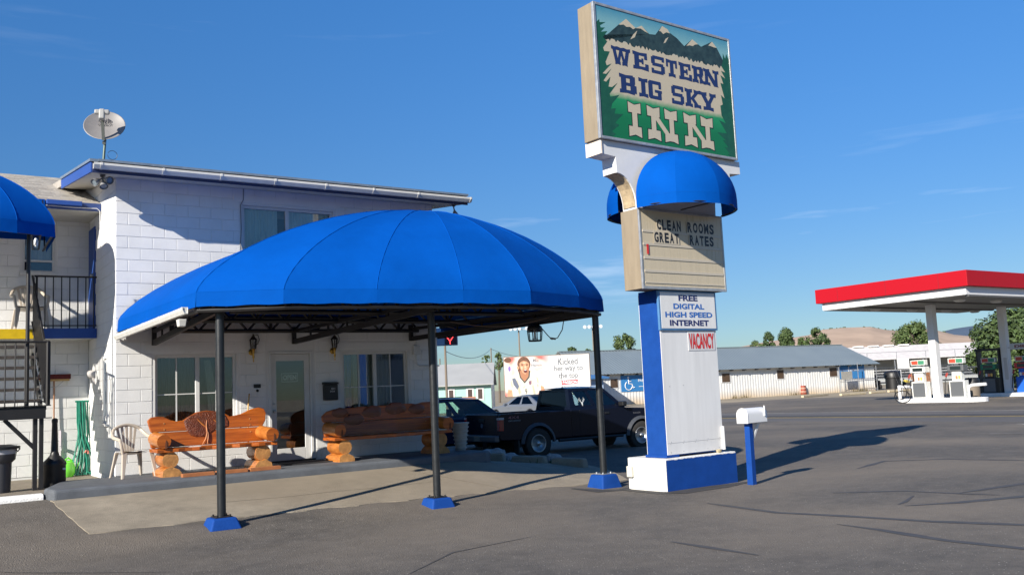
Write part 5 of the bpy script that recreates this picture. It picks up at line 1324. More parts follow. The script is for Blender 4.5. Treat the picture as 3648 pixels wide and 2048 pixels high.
for x in (0.0, 3.19):
    for s in (-1, 1):
        wheel(tr, x, s * .76, .368, .25, .215, s)
        b = MB(); P = arc(x, .37, .50, 2, 178, 14); Q = arc(x, .37, .425, 2, 178, 14)
        o_ = 0
        for i in range(len(P) - 1):
            b.hexa([(P[i][0], s * (W2 - .03), P[i][1]), (P[i + 1][0], s * (W2 - .03), P[i + 1][1]), (Q[i + 1][0], s * (W2 - .03), Q[i + 1][1]), (Q[i][0], s * (W2 - .03), Q[i][1])],
                   [(P[i][0], s * (W2 + .012), P[i][1]), (P[i + 1][0], s * (W2 + .012), P[i + 1][1]), (Q[i + 1][0], s * (W2 + .055), Q[i + 1][1]), (Q[i][0], s * (W2 + .055), Q[i][1])])
        b.build('fender_flare', FLARE, tr, local=True, smooth=True)
for s in (-1, 1):
    b = MB(); b.box(-1.088, -.96, s * (W2 - .105), s * (W2 + .004), .72, 1.03); tl = b.build('tail_lamp', TAIL, tr, local=True, bevel=.012)
    b = MB(); b.box(-1.092, -.955, s * (W2 - .10), s * (W2 + .007), .985, 1.035); b.build('reverse_lens', mat('white_lens', (.45, .45, .45), .2), tl, local=True)
    b = MB(); b.box(3.93, 4.01, s * .45, s * .82, .72, .90); b.build('headlight', mat('headlamp_lens', (.45, .46, .48), .15), tr, local=True, bevel=.02)
    b = MB(); b.box(3.80, 3.96, s * .84, s * (W2 + .006), .78, .90); b.build('turn_signal', mat('amber_lens', (.55, .20, .02), .2), tr, local=True, bevel=.015)
    b = MB(); b.box(2.52, 2.66, s * .80, s * 1.0, 1.14, 1.27); b.build('mirror', BLACK_PLASTIC, tr, local=True, bevel=.03)
    b = MB(); b.box(-.58, -.55, s * .66, s * .87, .14, .48); b.build('mud_flap', BLACK_PLASTIC, tr, local=True)
    b = MB(); b.tube([(.62, s * .82, .40), (2.6, s * .82, .40)], .04, 8); b.build('step_bar', BLACK_PLASTIC, tr, local=True, smooth=True)
b = MB(); b.box(-1.22, -1.07, -.84, .84, .46, .62); bp = b.build('bumper', mat('dark_bumper', (.10, .10, .11), .35, metal=.5), tr, local=True, bevel=.03)
b = MB(); b.box(-1.226, -1.221, -.15, .15, .48, .60); b.build('licence_plate', mat('dim_plate', (.20, .18, .14), .5), bp, local=True)
b = MB(); b.box(3.94, 4.10, -.85, .85, .45, .66); b.build('bumper', CHROME, tr, local=True, bevel=.035)
b = MB(); b.box(3.97, 4.015, -.44, .44, .70, .93); b.build('grille', BLACK_PLASTIC, tr, local=True, bevel=.02)
b = MB(); b.tube([(1.22, -.2, 1.66), (1.20, -.2, 2.55)], [.006, .003], 6); b.lathe([(.025, 1.65), (.015, 1.70)], 8, (1.22, -.2, 0)); b.build('antenna', BLACK_PLASTIC, tr, local=True)
b = MB(); b.box(1.995, 2.0, -W2 - .003, -W2, .49, 1.11); b.box(1.255, 1.26, -W2 - .003, -W2, .49, 1.11); b.build('door_seam', DARK, tr, local=True)
b = MB(); b.box(2.03, 2.17, -W2 - .02, -W2, .97, 1.02); b.build('door_handle', BLACK_PLASTIC, tr, local=True, bevel=.008)
# antler sticker on the rear quarter glass
STK = mat('white_decal', (.40, .43, .45), .5); sk = thing('antler_decal', 'white deer antler sticker on the pickup rear side window', 'sticker', (0, 0, 0)); b = MB()
def stx(u_, z_): u_, z_ = u_ * .72, 1.20 + (z_ - 1.13) * .72; return (1.42 + u_, -(.80 - .15 * (z_ - 1.12) / .51) - .004, z_)
for s in (-1, 1):
    for pts in ([(0, 1.24), (s * .05, 1.27), (s * .10, 1.33), (s * .08, 1.42)], [(s * .05, 1.27), (s * .045, 1.36)], [(s * .09, 1.31), (s * .13, 1.37)]):
        b.tube([stx(*p) for p in pts], [.007] * (len(pts) - 1) + [.003], 5)
b.tube([stx(0, 1.26), stx(0, 1.20), stx(0, 1.13)], [.028, .02, .006], 6)
dc = b.build('decal', STK, tr, local=True); bpy.data.objects.remove(sk)
lettering('4X4', mat('decal_grey', (.28, .10, .10), .5), tr, (-.83, -W2 - .004, .99), (.30, 0, 0), (0, 0, .07), .02); lettering('OFF ROAD', mat('decal_pale', (.3, .3, .3), .5), tr, (-.83, -W2 - .004, .93), (.34, 0, 0), (0, 0, .035), .01)
lettering('RANGER', mat('decal_dim', (.12, .12, .13), .4), tr, (2.95, -W2 - .004, .93), (.24, 0, 0), (0, 0, .04), .01)

# ---- dark blue wagon behind it
BLUE_CAR = mat('dark_blue_car_paint', (.006, .012, .04), .25, coat=.4, spec=.3)
sv = thing('station_wagon', 'dark blue four door wagon parked behind the pickup bed', 'car', (11.95, 22.55, -.02), TA)
b = MB(); b.prism([(-.95, .42), (-1.0, .95), (-.9, 1.02), (2.45, 1.02), (3.35, .95), (3.6, .80), (3.62, .40), (3.2, .38)] + arc(2.78, .34, .42, 8, 172, 10) + [(.45, .36)] + arc(0, .34, .42, 8, 172, 10), -.88, .88, 'y')
b.build('body', BLUE_CAR, sv, local=True, bevel=.04, seg=3, angle=30)
greenhouse(sv, BLUE_CAR, (-.95, 2.50), (-.72, 1.82), .82, .66, 1.02, 1.54, [(.05, .14, .29, .88), (.335, .12, .58, .88), (.625, .12, .93, .90)], [(.06, .12, .94, .93)], [(.10, .15, .90, .88)])
seats(sv, (.55, 1.55), .42)
b = MB(); b.box(-.8, 3.4, -.6, .6, .3, .8); b.build('underbody', DARK, sv, local=True)
for x in (0.0, 2.78):
    for s in (-1, 1): wheel(sv, x, s * .77, .33, .22, .20, s)
for s in (-1, 1):
    b = MB(); b.box(-1.01, -.86, s * .72, s * .885, .70, .98); b.build('tail_lamp', TAIL, sv, local=True, bevel=.01)
    b = MB(); b.box(3.5, 3.63, s * .45, s * .82, .66, .80); b.build('headlight', MATS['headlamp_lens'], sv, local=True, bevel=.02)
    b = MB(); b.box(2.2, 2.32, s * .83, s * 1.0, 1.04, 1.16); b.build('mirror', BLUE_CAR, sv, local=True, bevel=.03)
b = MB(); b.box(-1.09, -.96, -.85, .85, .40, .58); b.build('bumper', BLACK_PLASTIC, sv, local=True, bevel=.03)
b = MB(); b.box(3.55, 3.70, -.85, .85, .38, .58); b.build('bumper', BLACK_PLASTIC, sv, local=True, bevel=.03)
b = MB(); b.box(-1.006, -.998, -.2, .2, .72, .84); b.build('licence_plate', PLATE, sv, local=True)
for s in (-.5, .5):
    b = MB(); b.tube([(-.5, s, 1.60), (1.4, s, 1.60)], .014, 6); b.build('roof_rail', BLACK_PLASTIC, sv, local=True)

# ---- silver sedan on the highway
SILVER = mat('silver_car_paint', (.17, .185, .21), .3, metal=.35, coat=.6)
cr_ = thing('sedan', 'silver sedan driving on the highway behind the parked pickup', 'car', (27.9, 38.2, .012), R(95))
b = MB(); b.prism([(-.95, .34), (-1.02, .62), (-.98, .90), (-.55, .93), (2.25, .93), (3.2, .80), (3.55, .66), (3.62, .34), (3.15, .28)] + arc(2.75, .32, .39, 4, 176, 10) + [(.42, .26)] + arc(0, .32, .39, 4, 176, 10), -.88, .88, 'y')
b.build('body', SILVER, cr_, local=True, bevel=.06, seg=3, angle=30)
greenhouse(cr_, SILVER, (-.62, 2.25), (.35, 1.32), .80, .58, .92, 1.38, [(.14, .10, .48, .90), (.53, .10, .86, .90)], [(.06, .10, .94, .95)], [(.08, .10, .92, .95)])
seats(cr_, (.55, 1.35), .25)
b = MB(); b.box(-.8, 3.4, -.6, .6, .2, .7); b.build('underbody', DARK, cr_, local=True)
for x in (0.0, 2.75):
    for s in (-1, 1): wheel(cr_, x, s * .78, .32, .21, .21, s)
for s in (-1, 1):
    b = MB(); b.box(-1.03, -.90, s * .55, s * .86, .68, .86); b.build('tail_lamp', TAIL, cr_, local=True, bevel=.02)
    b = MB(); b.box(3.4, 3.60, s * .5, s * .84, .56, .68); b.build('headlight', MATS['headlamp_lens'], cr_, local=True, bevel=.02)
    b = MB(); b.box(1.85, 1.97, s * .82, s * 1.0, .93, 1.04); b.build('mirror', SILVER, cr_, local=True, bevel=.03)
    for x in (.62, 1.62):
        b = MB(); b.box(x, x + .17, s * .875, s * .90, .78, .815); b.build('door_handle', SILVER, cr_, local=True, bevel=.006)
b = MB(); b.box(-1.07, -.95, -.84, .84, .34, .52); b.build('bumper', SILVER, cr_, local=True, bevel=.04)
b = MB(); b.box(-1.022, -1.015, -.2, .2, .70, .82); b.build('licence_plate', PLATE, cr_, local=True)
# driver, seen through the side glass
b = MB(); b.tube([(1.22, .36, .55), (1.18, .36, .80), (1.16, .36, .98), (1.17, .36, 1.04), (1.18, .36, 1.10), (1.18, .36, 1.20), (1.18, .36, 1.27)], [.15, .19, .15, .06, .075, .09, .03], 12)
b.tube([(1.17, .20, .93), (1.35, .16, .78), (1.62, .25, .86)], [.06, .05, .035], 8); b.tube([(1.17, .52, .93), (1.35, .55, .78), (1.62, .46, .86)], [.06, .05, .035], 8)
pe = b.build('person', mat('driver_clothes', (.12, .08, .08), .8), None, smooth=True); pe.matrix_world = Matrix.Translation((27.9, 38.2, .012)) @ Matrix.Rotation(R(95), 4, 'Z')
tag(pe, 'driver in dark clothing sitting at the wheel of the silver sedan', 'person')
# ================================================================ ACROSS THE ROAD
# roadside poster panel
bbR = math.atan2(54.65 - 58.3, 44.4 - 39.15)
bb_ = thing('billboard', 'white poster billboard of a shouting soccer player beyond the parked cars', 'billboard', (39.1, 58.3, 0), bbR)
BW, Z0, Z1 = 6.55, 1.15, 4.22
b = MB(); b.box(0, BW, 0, .18, Z0, Z1); b.build('frame', mat('billboard_frame', (.20, .17, .14), .6), bb_, local=True, bevel=.03)
pm2 = bpy.data.materials.new('poster_print'); pm2.use_nodes = True
n, l = pm2.node_tree.nodes, pm2.node_tree.links; bs2 = n['Principled BSDF']; bs2.inputs['Roughness'].default_value = .6
t_ = n.new('ShaderNodeTexCoord'); v1 = n.new('ShaderNodeTexNoise'); v1.inputs['Scale'].default_value = 1.1; v1.inputs['Detail'].default_value = .5
l.new(t_.outputs['Object'], v1.inputs['Vector']); sp_ = n.new('ShaderNodeSeparateXYZ'); l.new(t_.outputs['Object'], sp_.inputs['Vector'])
r1 = n.new('ShaderNodeValToRGB'); cr = r1.color_ramp
cr.elements[0].position = .30; cr.elements[0].color = (.55, .12, .10, 1); cr.elements[1].position = .62; cr.elements[1].color = (.62, .61, .60, 1)
e = cr.elements.new(.45); e.color = (.78, .55, .46, 1)
l.new(v1.outputs['Fac'], r1.inputs['Fac'])
mr = n.new('ShaderNodeMapRange'); mr.inputs['From Min'].default_value = 2.9; mr.inputs['From Max'].default_value = 3.7; l.new(sp_.outputs['X'], mr.inputs['Value'])
mx_ = n.new('ShaderNodeMix'); mx_.data_type = 'RGBA'; l.new(mr.outputs['Result'], mx_.inputs['Factor']); l.new(r1.outputs['Color'], mx_.inputs['A']); mx_.inputs['B'].default_value = (.62, .61, .60, 1)
l.new(mx_.outputs['Result'], bs2.inputs['Base Color'])
b = MB(); b.box(.07, BW - .07, -.012, -.001, Z0 + .07, Z1 - .07); pf = b.build('poster', pm2, bb_, local=True)
def bp_(name, pts, m_, d): 
    b = MB(); b.v = [(x, -.013 - d, z) for x, z in pts]; b.f = [tuple(range(len(pts)))]; b.mi = [0]; return b.build(name, m_, pf, local=True)
def el(cx_, cz_, rx, rz2, n_=20): return [(cx_ + rx * math.cos(2 * math.pi * k / n_), cz_ + rz2 * math.sin(2 * math.pi * k / n_)) for k in range(n_)]
SKIN = mat('print_skin', (.55, .27, .15), .6, var=.25, vscale=5); JER = mat('print_jersey', (.66, .63, .50), .6, var=.25, vscale=3); HAIR = mat('print_hair', (.14, .06, .03), .6, var=.5, vscale=8)
bp_('printed_arm', [(.30, 1.9), (.55, 2.0), (.62, 1.22), (.22, 1.22)], SKIN, .001); bp_('printed_arm', [(2.75, 1.95), (2.98, 1.85), (3.12, 1.22), (2.72, 1.22)], SKIN, .001)
bp_('printed_jersey', [(.28, 1.75), (.42, 2.55), (.9, 2.95), (1.2, 3.05), (1.95, 3.05), (2.35, 2.85), (2.75, 2.5), (2.98, 2.05), (2.66, 1.85), (2.45, 2.2), (2.5, 1.22), (.7, 1.22), (.75, 2.0), (.62, 1.7)], JER, .002)
bp_('printed_collar', [(1.12, 3.1), (1.2, 2.6), (1.55, 2.15), (1.95, 2.6), (2.02, 3.1)], mat('print_collar', (.05, .05, .05), .6), .003)
bp_('printed_neck', [(1.2, 3.15), (1.28, 2.65), (1.55, 2.28), (1.85, 2.65), (1.92, 3.15)], mat('print_neck', (.36, .16, .08), .6), .004)
bp_('printed_hair', el(1.55, 3.60, .50, .56), HAIR, .005); bp_('printed_hair', [(1.08, 3.7), (1.06, 3.2), (1.14, 2.95), (1.24, 3.1), (1.22, 3.7)], HAIR, .0052); bp_('printed_ear', el(1.10, 3.35, .08, .13), SKIN, .0055)
bp_('printed_face', [(1.22, 3.66), (1.34, 3.80), (1.55, 3.86), (1.76, 3.80), (1.92, 3.66), (1.95, 3.3), (1.84, 2.98), (1.64, 2.82), (1.42, 2.98), (1.24, 3.3)], SKIN, .006)
LITE = mat('print_skin_light', (.66, .40, .27), .6); SHAD = mat('print_skin_shade', (.34, .14, .07), .6); FOLD = mat('print_fold', (.42, .39, .28), .6)
bp_('printed_cheek', [(1.30, 3.45), (1.46, 3.42), (1.44, 3.2), (1.34, 3.2)], LITE, .0065); bp_('printed_nose', [(1.60, 3.50), (1.68, 3.50), (1.74, 3.28), (1.58, 3.27)], LITE, .0068); bp_('printed_forehead', [(1.45, 3.76), (1.7, 3.76), (1.66, 3.64), (1.48, 3.64)], LITE, .0066)
bp_('printed_jaw', [(1.84, 3.4), (1.95, 3.35), (1.84, 2.98), (1.66, 2.83), (1.76, 3.05)], SHAD, .0064); bp_('printed_brow', [(1.32, 3.60), (1.52, 3.56), (1.52, 3.60), (1.34, 3.64)], HAIR, .0072); bp_('printed_brow', [(1.70, 3.56), (1.88, 3.60), (1.87, 3.64), (1.70, 3.60)], HAIR, .0072)
for fp_ in ([(.9, 2.4), (1.02, 2.45), (1.25, 1.5), (1.1, 1.3)], [(2.1, 1.95), (2.2, 1.98), (2.35, 1.3), (2.2, 1.28)], [(2.45, 2.6), (2.55, 2.5), (2.62, 2.1), (2.5, 2.2)], [(1.5, 1.95), (1.62, 1.95), (1.45, 1.8), (1.35, 1.8)], [(.5, 2.3), (.58, 2.35), (.66, 1.95), (.56, 1.85)]): bp_('printed_fold', fp_, FOLD, .0035)
for x_ in (1.42, 1.78): bp_('printed_eye', el(x_, 3.52, .09, .035, 10), HAIR, .007)
bp_('printed_mouth', el(1.64, 3.08, .14, .13, 14), mat('print_mouth', (.10, .02, .02), .6), .007); bp_('printed_teeth', [(1.55, 3.19), (1.73, 3.19), (1.70, 3.13), (1.58, 3.13)], mat('print_teeth', (.7, .68, .62), .6), .008)
bp_('printed_crest', [(1.86, 2.32), (2.08, 2.34), (2.06, 2.10), (1.96, 2.0), (1.87, 2.10)], mat('print_crest', (.20, .10, .14), .6), .004)
bp_('printed_fold', [(.62, 2.55), (.85, 2.6), (1.12, 1.95), (.98, 1.7), (.7, 2.1)], mat('print_shadow_blue', (.11, .13, .18), .6), .004)
bp_('printed_fan', el(.35, 3.95, .28, .2), HAIR, .0005); bp_('printed_blob', el(.45, 3.3, .1, .2), mat('print_purple', (.18, .12, .38), .6), .0006)
TXTG = mat('print_grey_text', (.16, .17, .18), .6)
def bt(s_, x0, x1, z0, z1, m_=TXTG, bold=.0, sl=0.0): lettering(s_, m_, pf, (x0, -.019, z0), (x1 - x0, 0, 0), (0, 0, z1 - z0), bold, slant=sl)
bt('9', 1.55, 1.72, 1.35, 1.75, mat('print_black', (.02, .02, .02), .6), .01)
bt('Mia', 2.25, 2.68, 3.72, 3.98, bold=.015); bt('Hamm', 2.1, 2.9, 3.38, 3.62, bold=.015); bt('Women\'s Soccer', 2.12, 2.95, 3.22, 3.29); bt('Team', 2.32, 2.74, 3.12, 3.19)
bt('Kicked', 4.12, 5.62, 3.42, 3.92, bold=.018); bt('her way to', 3.82, 5.98, 2.84, 3.38, bold=.018); bt('the top.', 4.12, 5.70, 2.30, 2.82, bold=.018)
bp_('red_box', [(4.35, 1.92), (5.58, 1.98), (5.58, 2.28), (4.35, 2.24)], mat('print_red', (.62, .04, .05), .6), .004); bt('PASSION', 4.42, 5.52, 1.995, 2.205, mat('print_white', (.8, .8, .8), .6), .02)
bt('Pass It On.', 4.38, 5.56, 1.62, 1.84, TXTG, .012, .08)
for x_ in (1.0, 3.3, 5.6):
    b = MB(); b.box(x_ - .08, x_ + .08, .2, .36, -.3, 4.0); b.build('post', mat('grey_timber', (.25, .22, .18), .8), bb_, local=True)

# corrugated sheet building helper
def corrugated(b, p, q, z0, z1, pitch=.3, amp=.025):
    p, q = Vector(p), Vector(q); d = q - p; L = d.length; d.normalize(); nn = Vector((d.y, -d.x, 0)); k = int(L / pitch * 2); o = len(b.v)
    for i in range(k + 1):
        c = p + d * (L * i / k) + nn * (amp if i % 2 else 0)
        b.v += [(c.x, c.y, z0), (c.x, c.y, z1)]
    for i in range(k): b.f.append((o + 2 * i, o + 2 * i + 2, o + 2 * i + 3, o + 2 * i + 1)); b.mi.append(b.cur)
CORR_W = mat('white_corrugated', (.58, .58, .57), .5, var=.06, vscale=.6); ROOF_G = mat('blue_grey_metal_roof', (.21, .25, .265), .45, var=.1, vscale=.5, metal=.2)
def rust_foot():
    """white sheet metal with rust-coloured dirt splashed along its foot"""
    m = mat('white_corrugated_dirty', (.66, .66, .64), .5, var=.05, vscale=.8)
    n_, l_ = m.node_tree.nodes, m.node_tree.links; b_ = n_['Principled BSDF']; src = b_.inputs['Base Color'].links[0].from_socket
    t2 = n_.new('ShaderNodeTexCoord'); s2 = n_.new('ShaderNodeSeparateXYZ'); l_.new(t2.outputs['Object'], s2.inputs[0])
    nn = n_.new('ShaderNodeTexNoise'); nn.inputs['Scale'].default_value = .5; l_.new(t2.outputs['Object'], nn.inputs['Vector'])
    ad = n_.new('ShaderNodeMath'); ad.operation = 'MULTIPLY_ADD'; ad.inputs[1].default_value = -.9; l_.new(nn.outputs['Fac'], ad.inputs[0]); l_.new(s2.outputs['Z'], ad.inputs[2])
    mr2 = n_.new('ShaderNodeMapRange'); mr2.inputs['From Min'].default_value = -.45; mr2.inputs['From Max'].default_value = .35; mr2.inputs['To Min'].default_value = .75; mr2.inputs['To Max'].default_value = 0; l_.new(ad.outputs[0], mr2.inputs['Value'])
    mx2 = n_.new('ShaderNodeMix'); mx2.data_type = 'RGBA'; l_.new(mr2.outputs['Result'], mx2.inputs['Factor']); l_.new(src, mx2.inputs['A']); mx2.inputs['B'].default_value = (.50, .36, .20, 1); l_.new(mx2.outputs['Result'], b_.inputs['Base Color'])
    return m
fr = math.atan2(-.11863, .99294)
sh = thing('corrugated_shed', 'long white corrugated shed with blue grey metal roof across the road', 'building', (64.555, 60.348, 0), fr)
b = MB(); corrugated(b, (-14.2, 0, 0), (20.2, 0, 0), -.1, 2.8, .32); corrugated(b, (20.2, 0, 0), (20.2, 9, 0), -.1, 2.8, .32); corrugated(b, (-14.2, 9, 0), (-14.2, 0, 0), -.1, 2.8, .32)
b.add([(20.2, 0, 2.8), (20.2, 9, 2.8), (20.2, 4.5, 4.85), (-14.2, 0, 2.8), (-14.2, 9, 2.8), (-14.2, 4.5, 4.85)], [(0, 1, 2), (3, 5, 4)]); shw = b.build('wall', rust_foot(), sh, local=True)
b = MB()
def roofp(b, x0, x1, y0, z0, y1, z1, pitch=.34, amp=.03):
    k = int((x1 - x0) / pitch) * 2; o = len(b.v)
    for i in range(k + 1):
        x = x0 + (x1 - x0) * i / k; a_ = amp if i % 2 else 0; b.v += [(x, y0, z0 + a_), (x, y1, z1 + a_)]
    for i in range(k): b.f.append((o + 2 * i, o + 2 * i + 2, o + 2 * i + 3, o + 2 * i + 1)); b.mi.append(0)
roofp(b, -14.6, 20.7, -.55, 2.66, 4.5, 4.92); roofp(b, -14.6, 20.7, 4.5, 4.92, 9.5, 2.66); shr = b.build('roof', ROOF_G, sh, local=True, solid=.02)
b = MB(); b.box(-14.6, 20.7, 4.3, 4.7, 4.90, 4.97); b.build('ridge_cap', ROOF_G, shr, local=True)
for k in range(23):
    b = MB(); x = -14 + k * 1.52; b.box(x, x + .09, -.52, 0, 2.54, 2.66); b.build('rafter_tail', mat('dark_rafter', (.08, .075, .07), .8), shr, local=True)
for x0, x1, z0, z1 in ((.21, 1.14, 1.53, 2.34), (7.0, 7.84, 1.62, 2.45), (13.94, 14.95, 1.6, 2.46), (-12.15, -11.39, 1.50, 2.26)):
    b = MB(); b.box(x0 - .07, x1 + .07, -.05, .0, z0 - .07, z1 + .07); w = b.build('window', WHITE_PAINT, sh, local=True)
    b = MB(); b.box(x0, x1, -.058, -.051, z0, z1); b.build('pane', mat('boarded_brown_pane', (.085, .055, .035), .4, var=.3, vscale=3), w, local=True)
# blue parking boards with wheelchair symbol on the shed wall
SIGNB = mat('parking_sign_blue', (.035, .19, .45), .5, var=.1, vscale=2); SIGNW = mat('parking_sign_white', (.72, .72, .72), .5)
def park_sign(label, x0, x1, z0, z1, mirror, arrow):
    t = thing('parking_sign', label, 'sign', (64.555, 60.348, 0), fr, 'blue accessible parking boards'); d = -.055
    b = MB(); b.box(x0, x1, d, d + .03, z0, z1); b.build('board', SIGNB, t, local=True)
    h = z1 - z0; cx_ = x0 + h * .52 if not mirror else x0 + h * .95; s = -1 if mirror else 1; y_ = d - .004
    P = lambda a_, c_: (cx_ + s * a_ * h, y_, z0 + c_ * h)
    b = MB(); b.blob(P(.02, .86), (.075 * h, .003, .075 * h), 12, 6); b.tube([P(.02, .74), P(.04, .48), P(.26, .46), P(.36, .22), P(.46, .26)], .032 * h, 6); b.tube([P(.02, .64), P(.22, .63)], .026 * h, 6)
    b.tube([P(.02 + .26 * math.cos(R(a_)), .36 + .26 * math.sin(R(a_))) for a_ in range(120, 350, 15)], .028 * h, 6); b.build('wheelchair_symbol', SIGNW, t, local=True)
    if not mirror:
        lettering('PARKING', SIGNW, t, (cx_ + .75 * h, y_, z0 + .58 * h), (1.5, 0, 0), (0, 0, .16 * h), .02)
        b = MB(); b.box(cx_ + .78 * h, cx_ + 1.75 * h, y_ - .002, y_, z0 + .28 * h, z0 + .31 * h); b.build('arrow', SIGNW, t, local=True)
    else: lettering('PARKING', SIGNW, t, (cx_ + .12 * h, y_, z0 + .55 * h), (1.2, 0, 0), (0, 0, .10 * h), .02)
    return t
park_sign('blue accessible parking board with arrow, left of the pylon', -11.05, -5.6, 1.1, 2.52, False, True)
park_sign('blue accessible parking board partly hidden by a gate at the shed end', 15.25, 18.8, 1.3, 2.76, True, False)
# tubular gate panel with a grey board leaning in front of that sign
t = thing('gate_panel', 'pale tubular gate standing against the right end of the shed', 'gate', (78.6, 57.7, 0), fr)
b = MB()
for x in (0, 2.6, 5.2): b.tube([(x, 0, 0), (x, 0, 2.9 if x == 2.6 else 2.5)], .04, 6)
for z in (.05, 1.0, 1.15, 2.0, 2.15): b.tube([(0, 0, z), (5.2, 0, z + .08)], .025, 6)
b.build('tube_frame', GREY_METAL, t, local=True)
b = MB(); b.box(.2, 1.7, -.08, -.05, 1.25, 2.05); b.build('grey_board', mat('grey_board', (.30, .29, .26), .8, var=.2), t, local=True)
t = thing('striped_barrel', 'small reddish banded barrel standing by the white shed wall', 'barrel', (74.6, 59.0, 0))
for k in range(5):
    b = MB(); b.lathe([(.30 - .01 * k, k * .17), (.31 - .01 * k, k * .17 + .02), (.29 - .01 * k, k * .17 + .17)], 16); b.build('band', mat('barrel_red', (.26, .045, .025), .5) if k % 2 == 0 else mat('barrel_white', (.40, .22, .16), .5), t, local=True, smooth=True)

# turquoise house with grey roof, left of the billboard
tq = thing('turquoise_building', 'low turquoise building with grey metal roof and white gable behind the wagon', 'building', (43.85, 67.45, 0), R(-35))
b = MB(); b.box(-13, 0, 0, .2, -.1, 2.35); b.box(-13, 0, 8.6, 8.8, -.1, 2.35); b.box(-13, -12.8, .2, 8.6, -.1, 2.35); b.build('wall', mat('turquoise_paint', (.30, .50, .44), .6, var=.08, vscale=.5), tq, local=True)
b = MB(); corrugated(b, (.01, 0, 0), (.01, 8.8, 0), -.1, 2.4, .3); b.add([(.01, 0, 2.4), (.01, 8.8, 2.4), (.01, 4.4, 4.15)], [(0, 1, 2)]); b.build('gable_wall', CORR_W, tq, local=True)
b = MB(); b.hexa([(-13.4, -.5, 2.25), (.25, -.5, 2.25), (.25, 4.4, 4.2), (-13.4, 4.4, 4.2)], [(-13.4, -.5, 2.33), (.25, -.5, 2.33), (.25, 4.4, 4.28), (-13.4, 4.4, 4.28)]); b.hexa([(-13.4, 4.4, 4.2), (.25, 4.4, 4.2), (.25, 9.3, 2.25), (-13.4, 9.3, 2.25)], [(-13.4, 4.4, 4.28), (.25, 4.4, 4.28), (.25, 9.3, 2.33), (-13.4, 9.3, 2.33)]); b.build('roof', mat('pale_grey_metal_roof', (.36, .36, .345), .5, var=.1, vscale=.5), tq, local=True)
for x in (-3.45, -1.82, -.25 - 1.05 + .35):
    b = MB(); b.box(x - .32, x + .32, -.05, -.001, .95, 2.05); w = b.build('window', WHITE_PAINT, tq, local=True)
    b = MB(); b.box(x - .19, x + .19, -.06, -.051, 1.08, 1.92); b.build('pane', mat('dark_brown_pane', (.07, .05, .045), .3), w, local=True)
b = MB(); b.box(-2.6, -1.2, -3.0, -2.95, .9, 1.3); tqs = b.build('sandwich_board', mat('orange_brown_board', (.42, .16, .06), .7), tq, local=True)

# blue-trimmed lean-to at the left end of the shed
t = thing('lean_to', 'small blue roofed lean to at the left end of the white shed', 'building', (50.3, 60.6, 0), fr)
b = MB(); b.box(-2.2, 0, -.6, 2, -.1, 2.3); b.build('wall', mat('pale_blue_wall', (.35, .45, .60), .6), t, local=True)
b = MB(); b.prism([(-1.1, 2.3), (2.2, 2.75), (2.2, 2.85), (-1.1, 2.42)], -2.7, .3, 'x'); b.build('roof', mat('blue_lean_roof', (.05, .16, .36), .5), t, local=True)

# far grandstand with white sheet roof and bleacher rails
t = thing('grandstand', 'white roofed fairground grandstand with bleacher rails behind the shed', 'grandstand', (115.5, 79.0, 0), math.atan2(71.8 - 78.8, 125.8 - 115.8))
b = MB(); b.hexa([(-6, 0, 3.55), (26, 0, 3.55), (26, 5, 5.5), (-6, 5, 5.5)], [(-6, 0, 3.65), (26, 0, 3.65), (26, 5, 5.6), (-6, 5, 5.6)]); b.build('roof', mat('stained_white_roof', (.56, .53, .51), .6, var=.16, vscale=.5, stretch=(3, 3, 1)), t, local=True)
b = MB(); b.box(-6, 26, 4.5, 4.7, 0, 3.8); b.build('back_wall', mat('grey_back_wall', (.30, .32, .33), .7), t, local=True)
for k in range(8):
    b = MB(); b.box(-5 + 4 * k, -4.9 + 4 * k, .2, .35, 0, 3.6); b.build('post', GREY_METAL, t, local=True)
for k in range(6):
    b = MB(); b.box(-6, 26, -2.2 + k * .9, -1.9 + k * .9, .5 + k * .38, .58 + k * .38); b.build('bleacher', mat('bleacher_board', (.42, .42, .43), .6), t, local=True)
for k in range(4):
    b = MB(); b.box(-1 + 2.2 * k, .4 + 2.2 * k, 4.4, 5.0, 5.55, 5.75); b.build('roof_vent', WHITE_PAINT, t, local=True)
b = MB()
for z in (.5, .9, 1.3, 3.5, 4.5): b.tube([(-6, -3.2, z), (26, -3.2, z)], .03, 5)
for k in range(9): b.tube([(-6 + 4 * k, -3.2, 0), (-6 + 4 * k, -3.2, 4.5)], .04, 5)
b.build('rail', GREY_METAL, t, local=True)
b = MB(); b.box(2, 3.6, -3.3, -3.25, 2.2, 3.6); b.build('white_board', WHITE_PAINT, t, local=True)

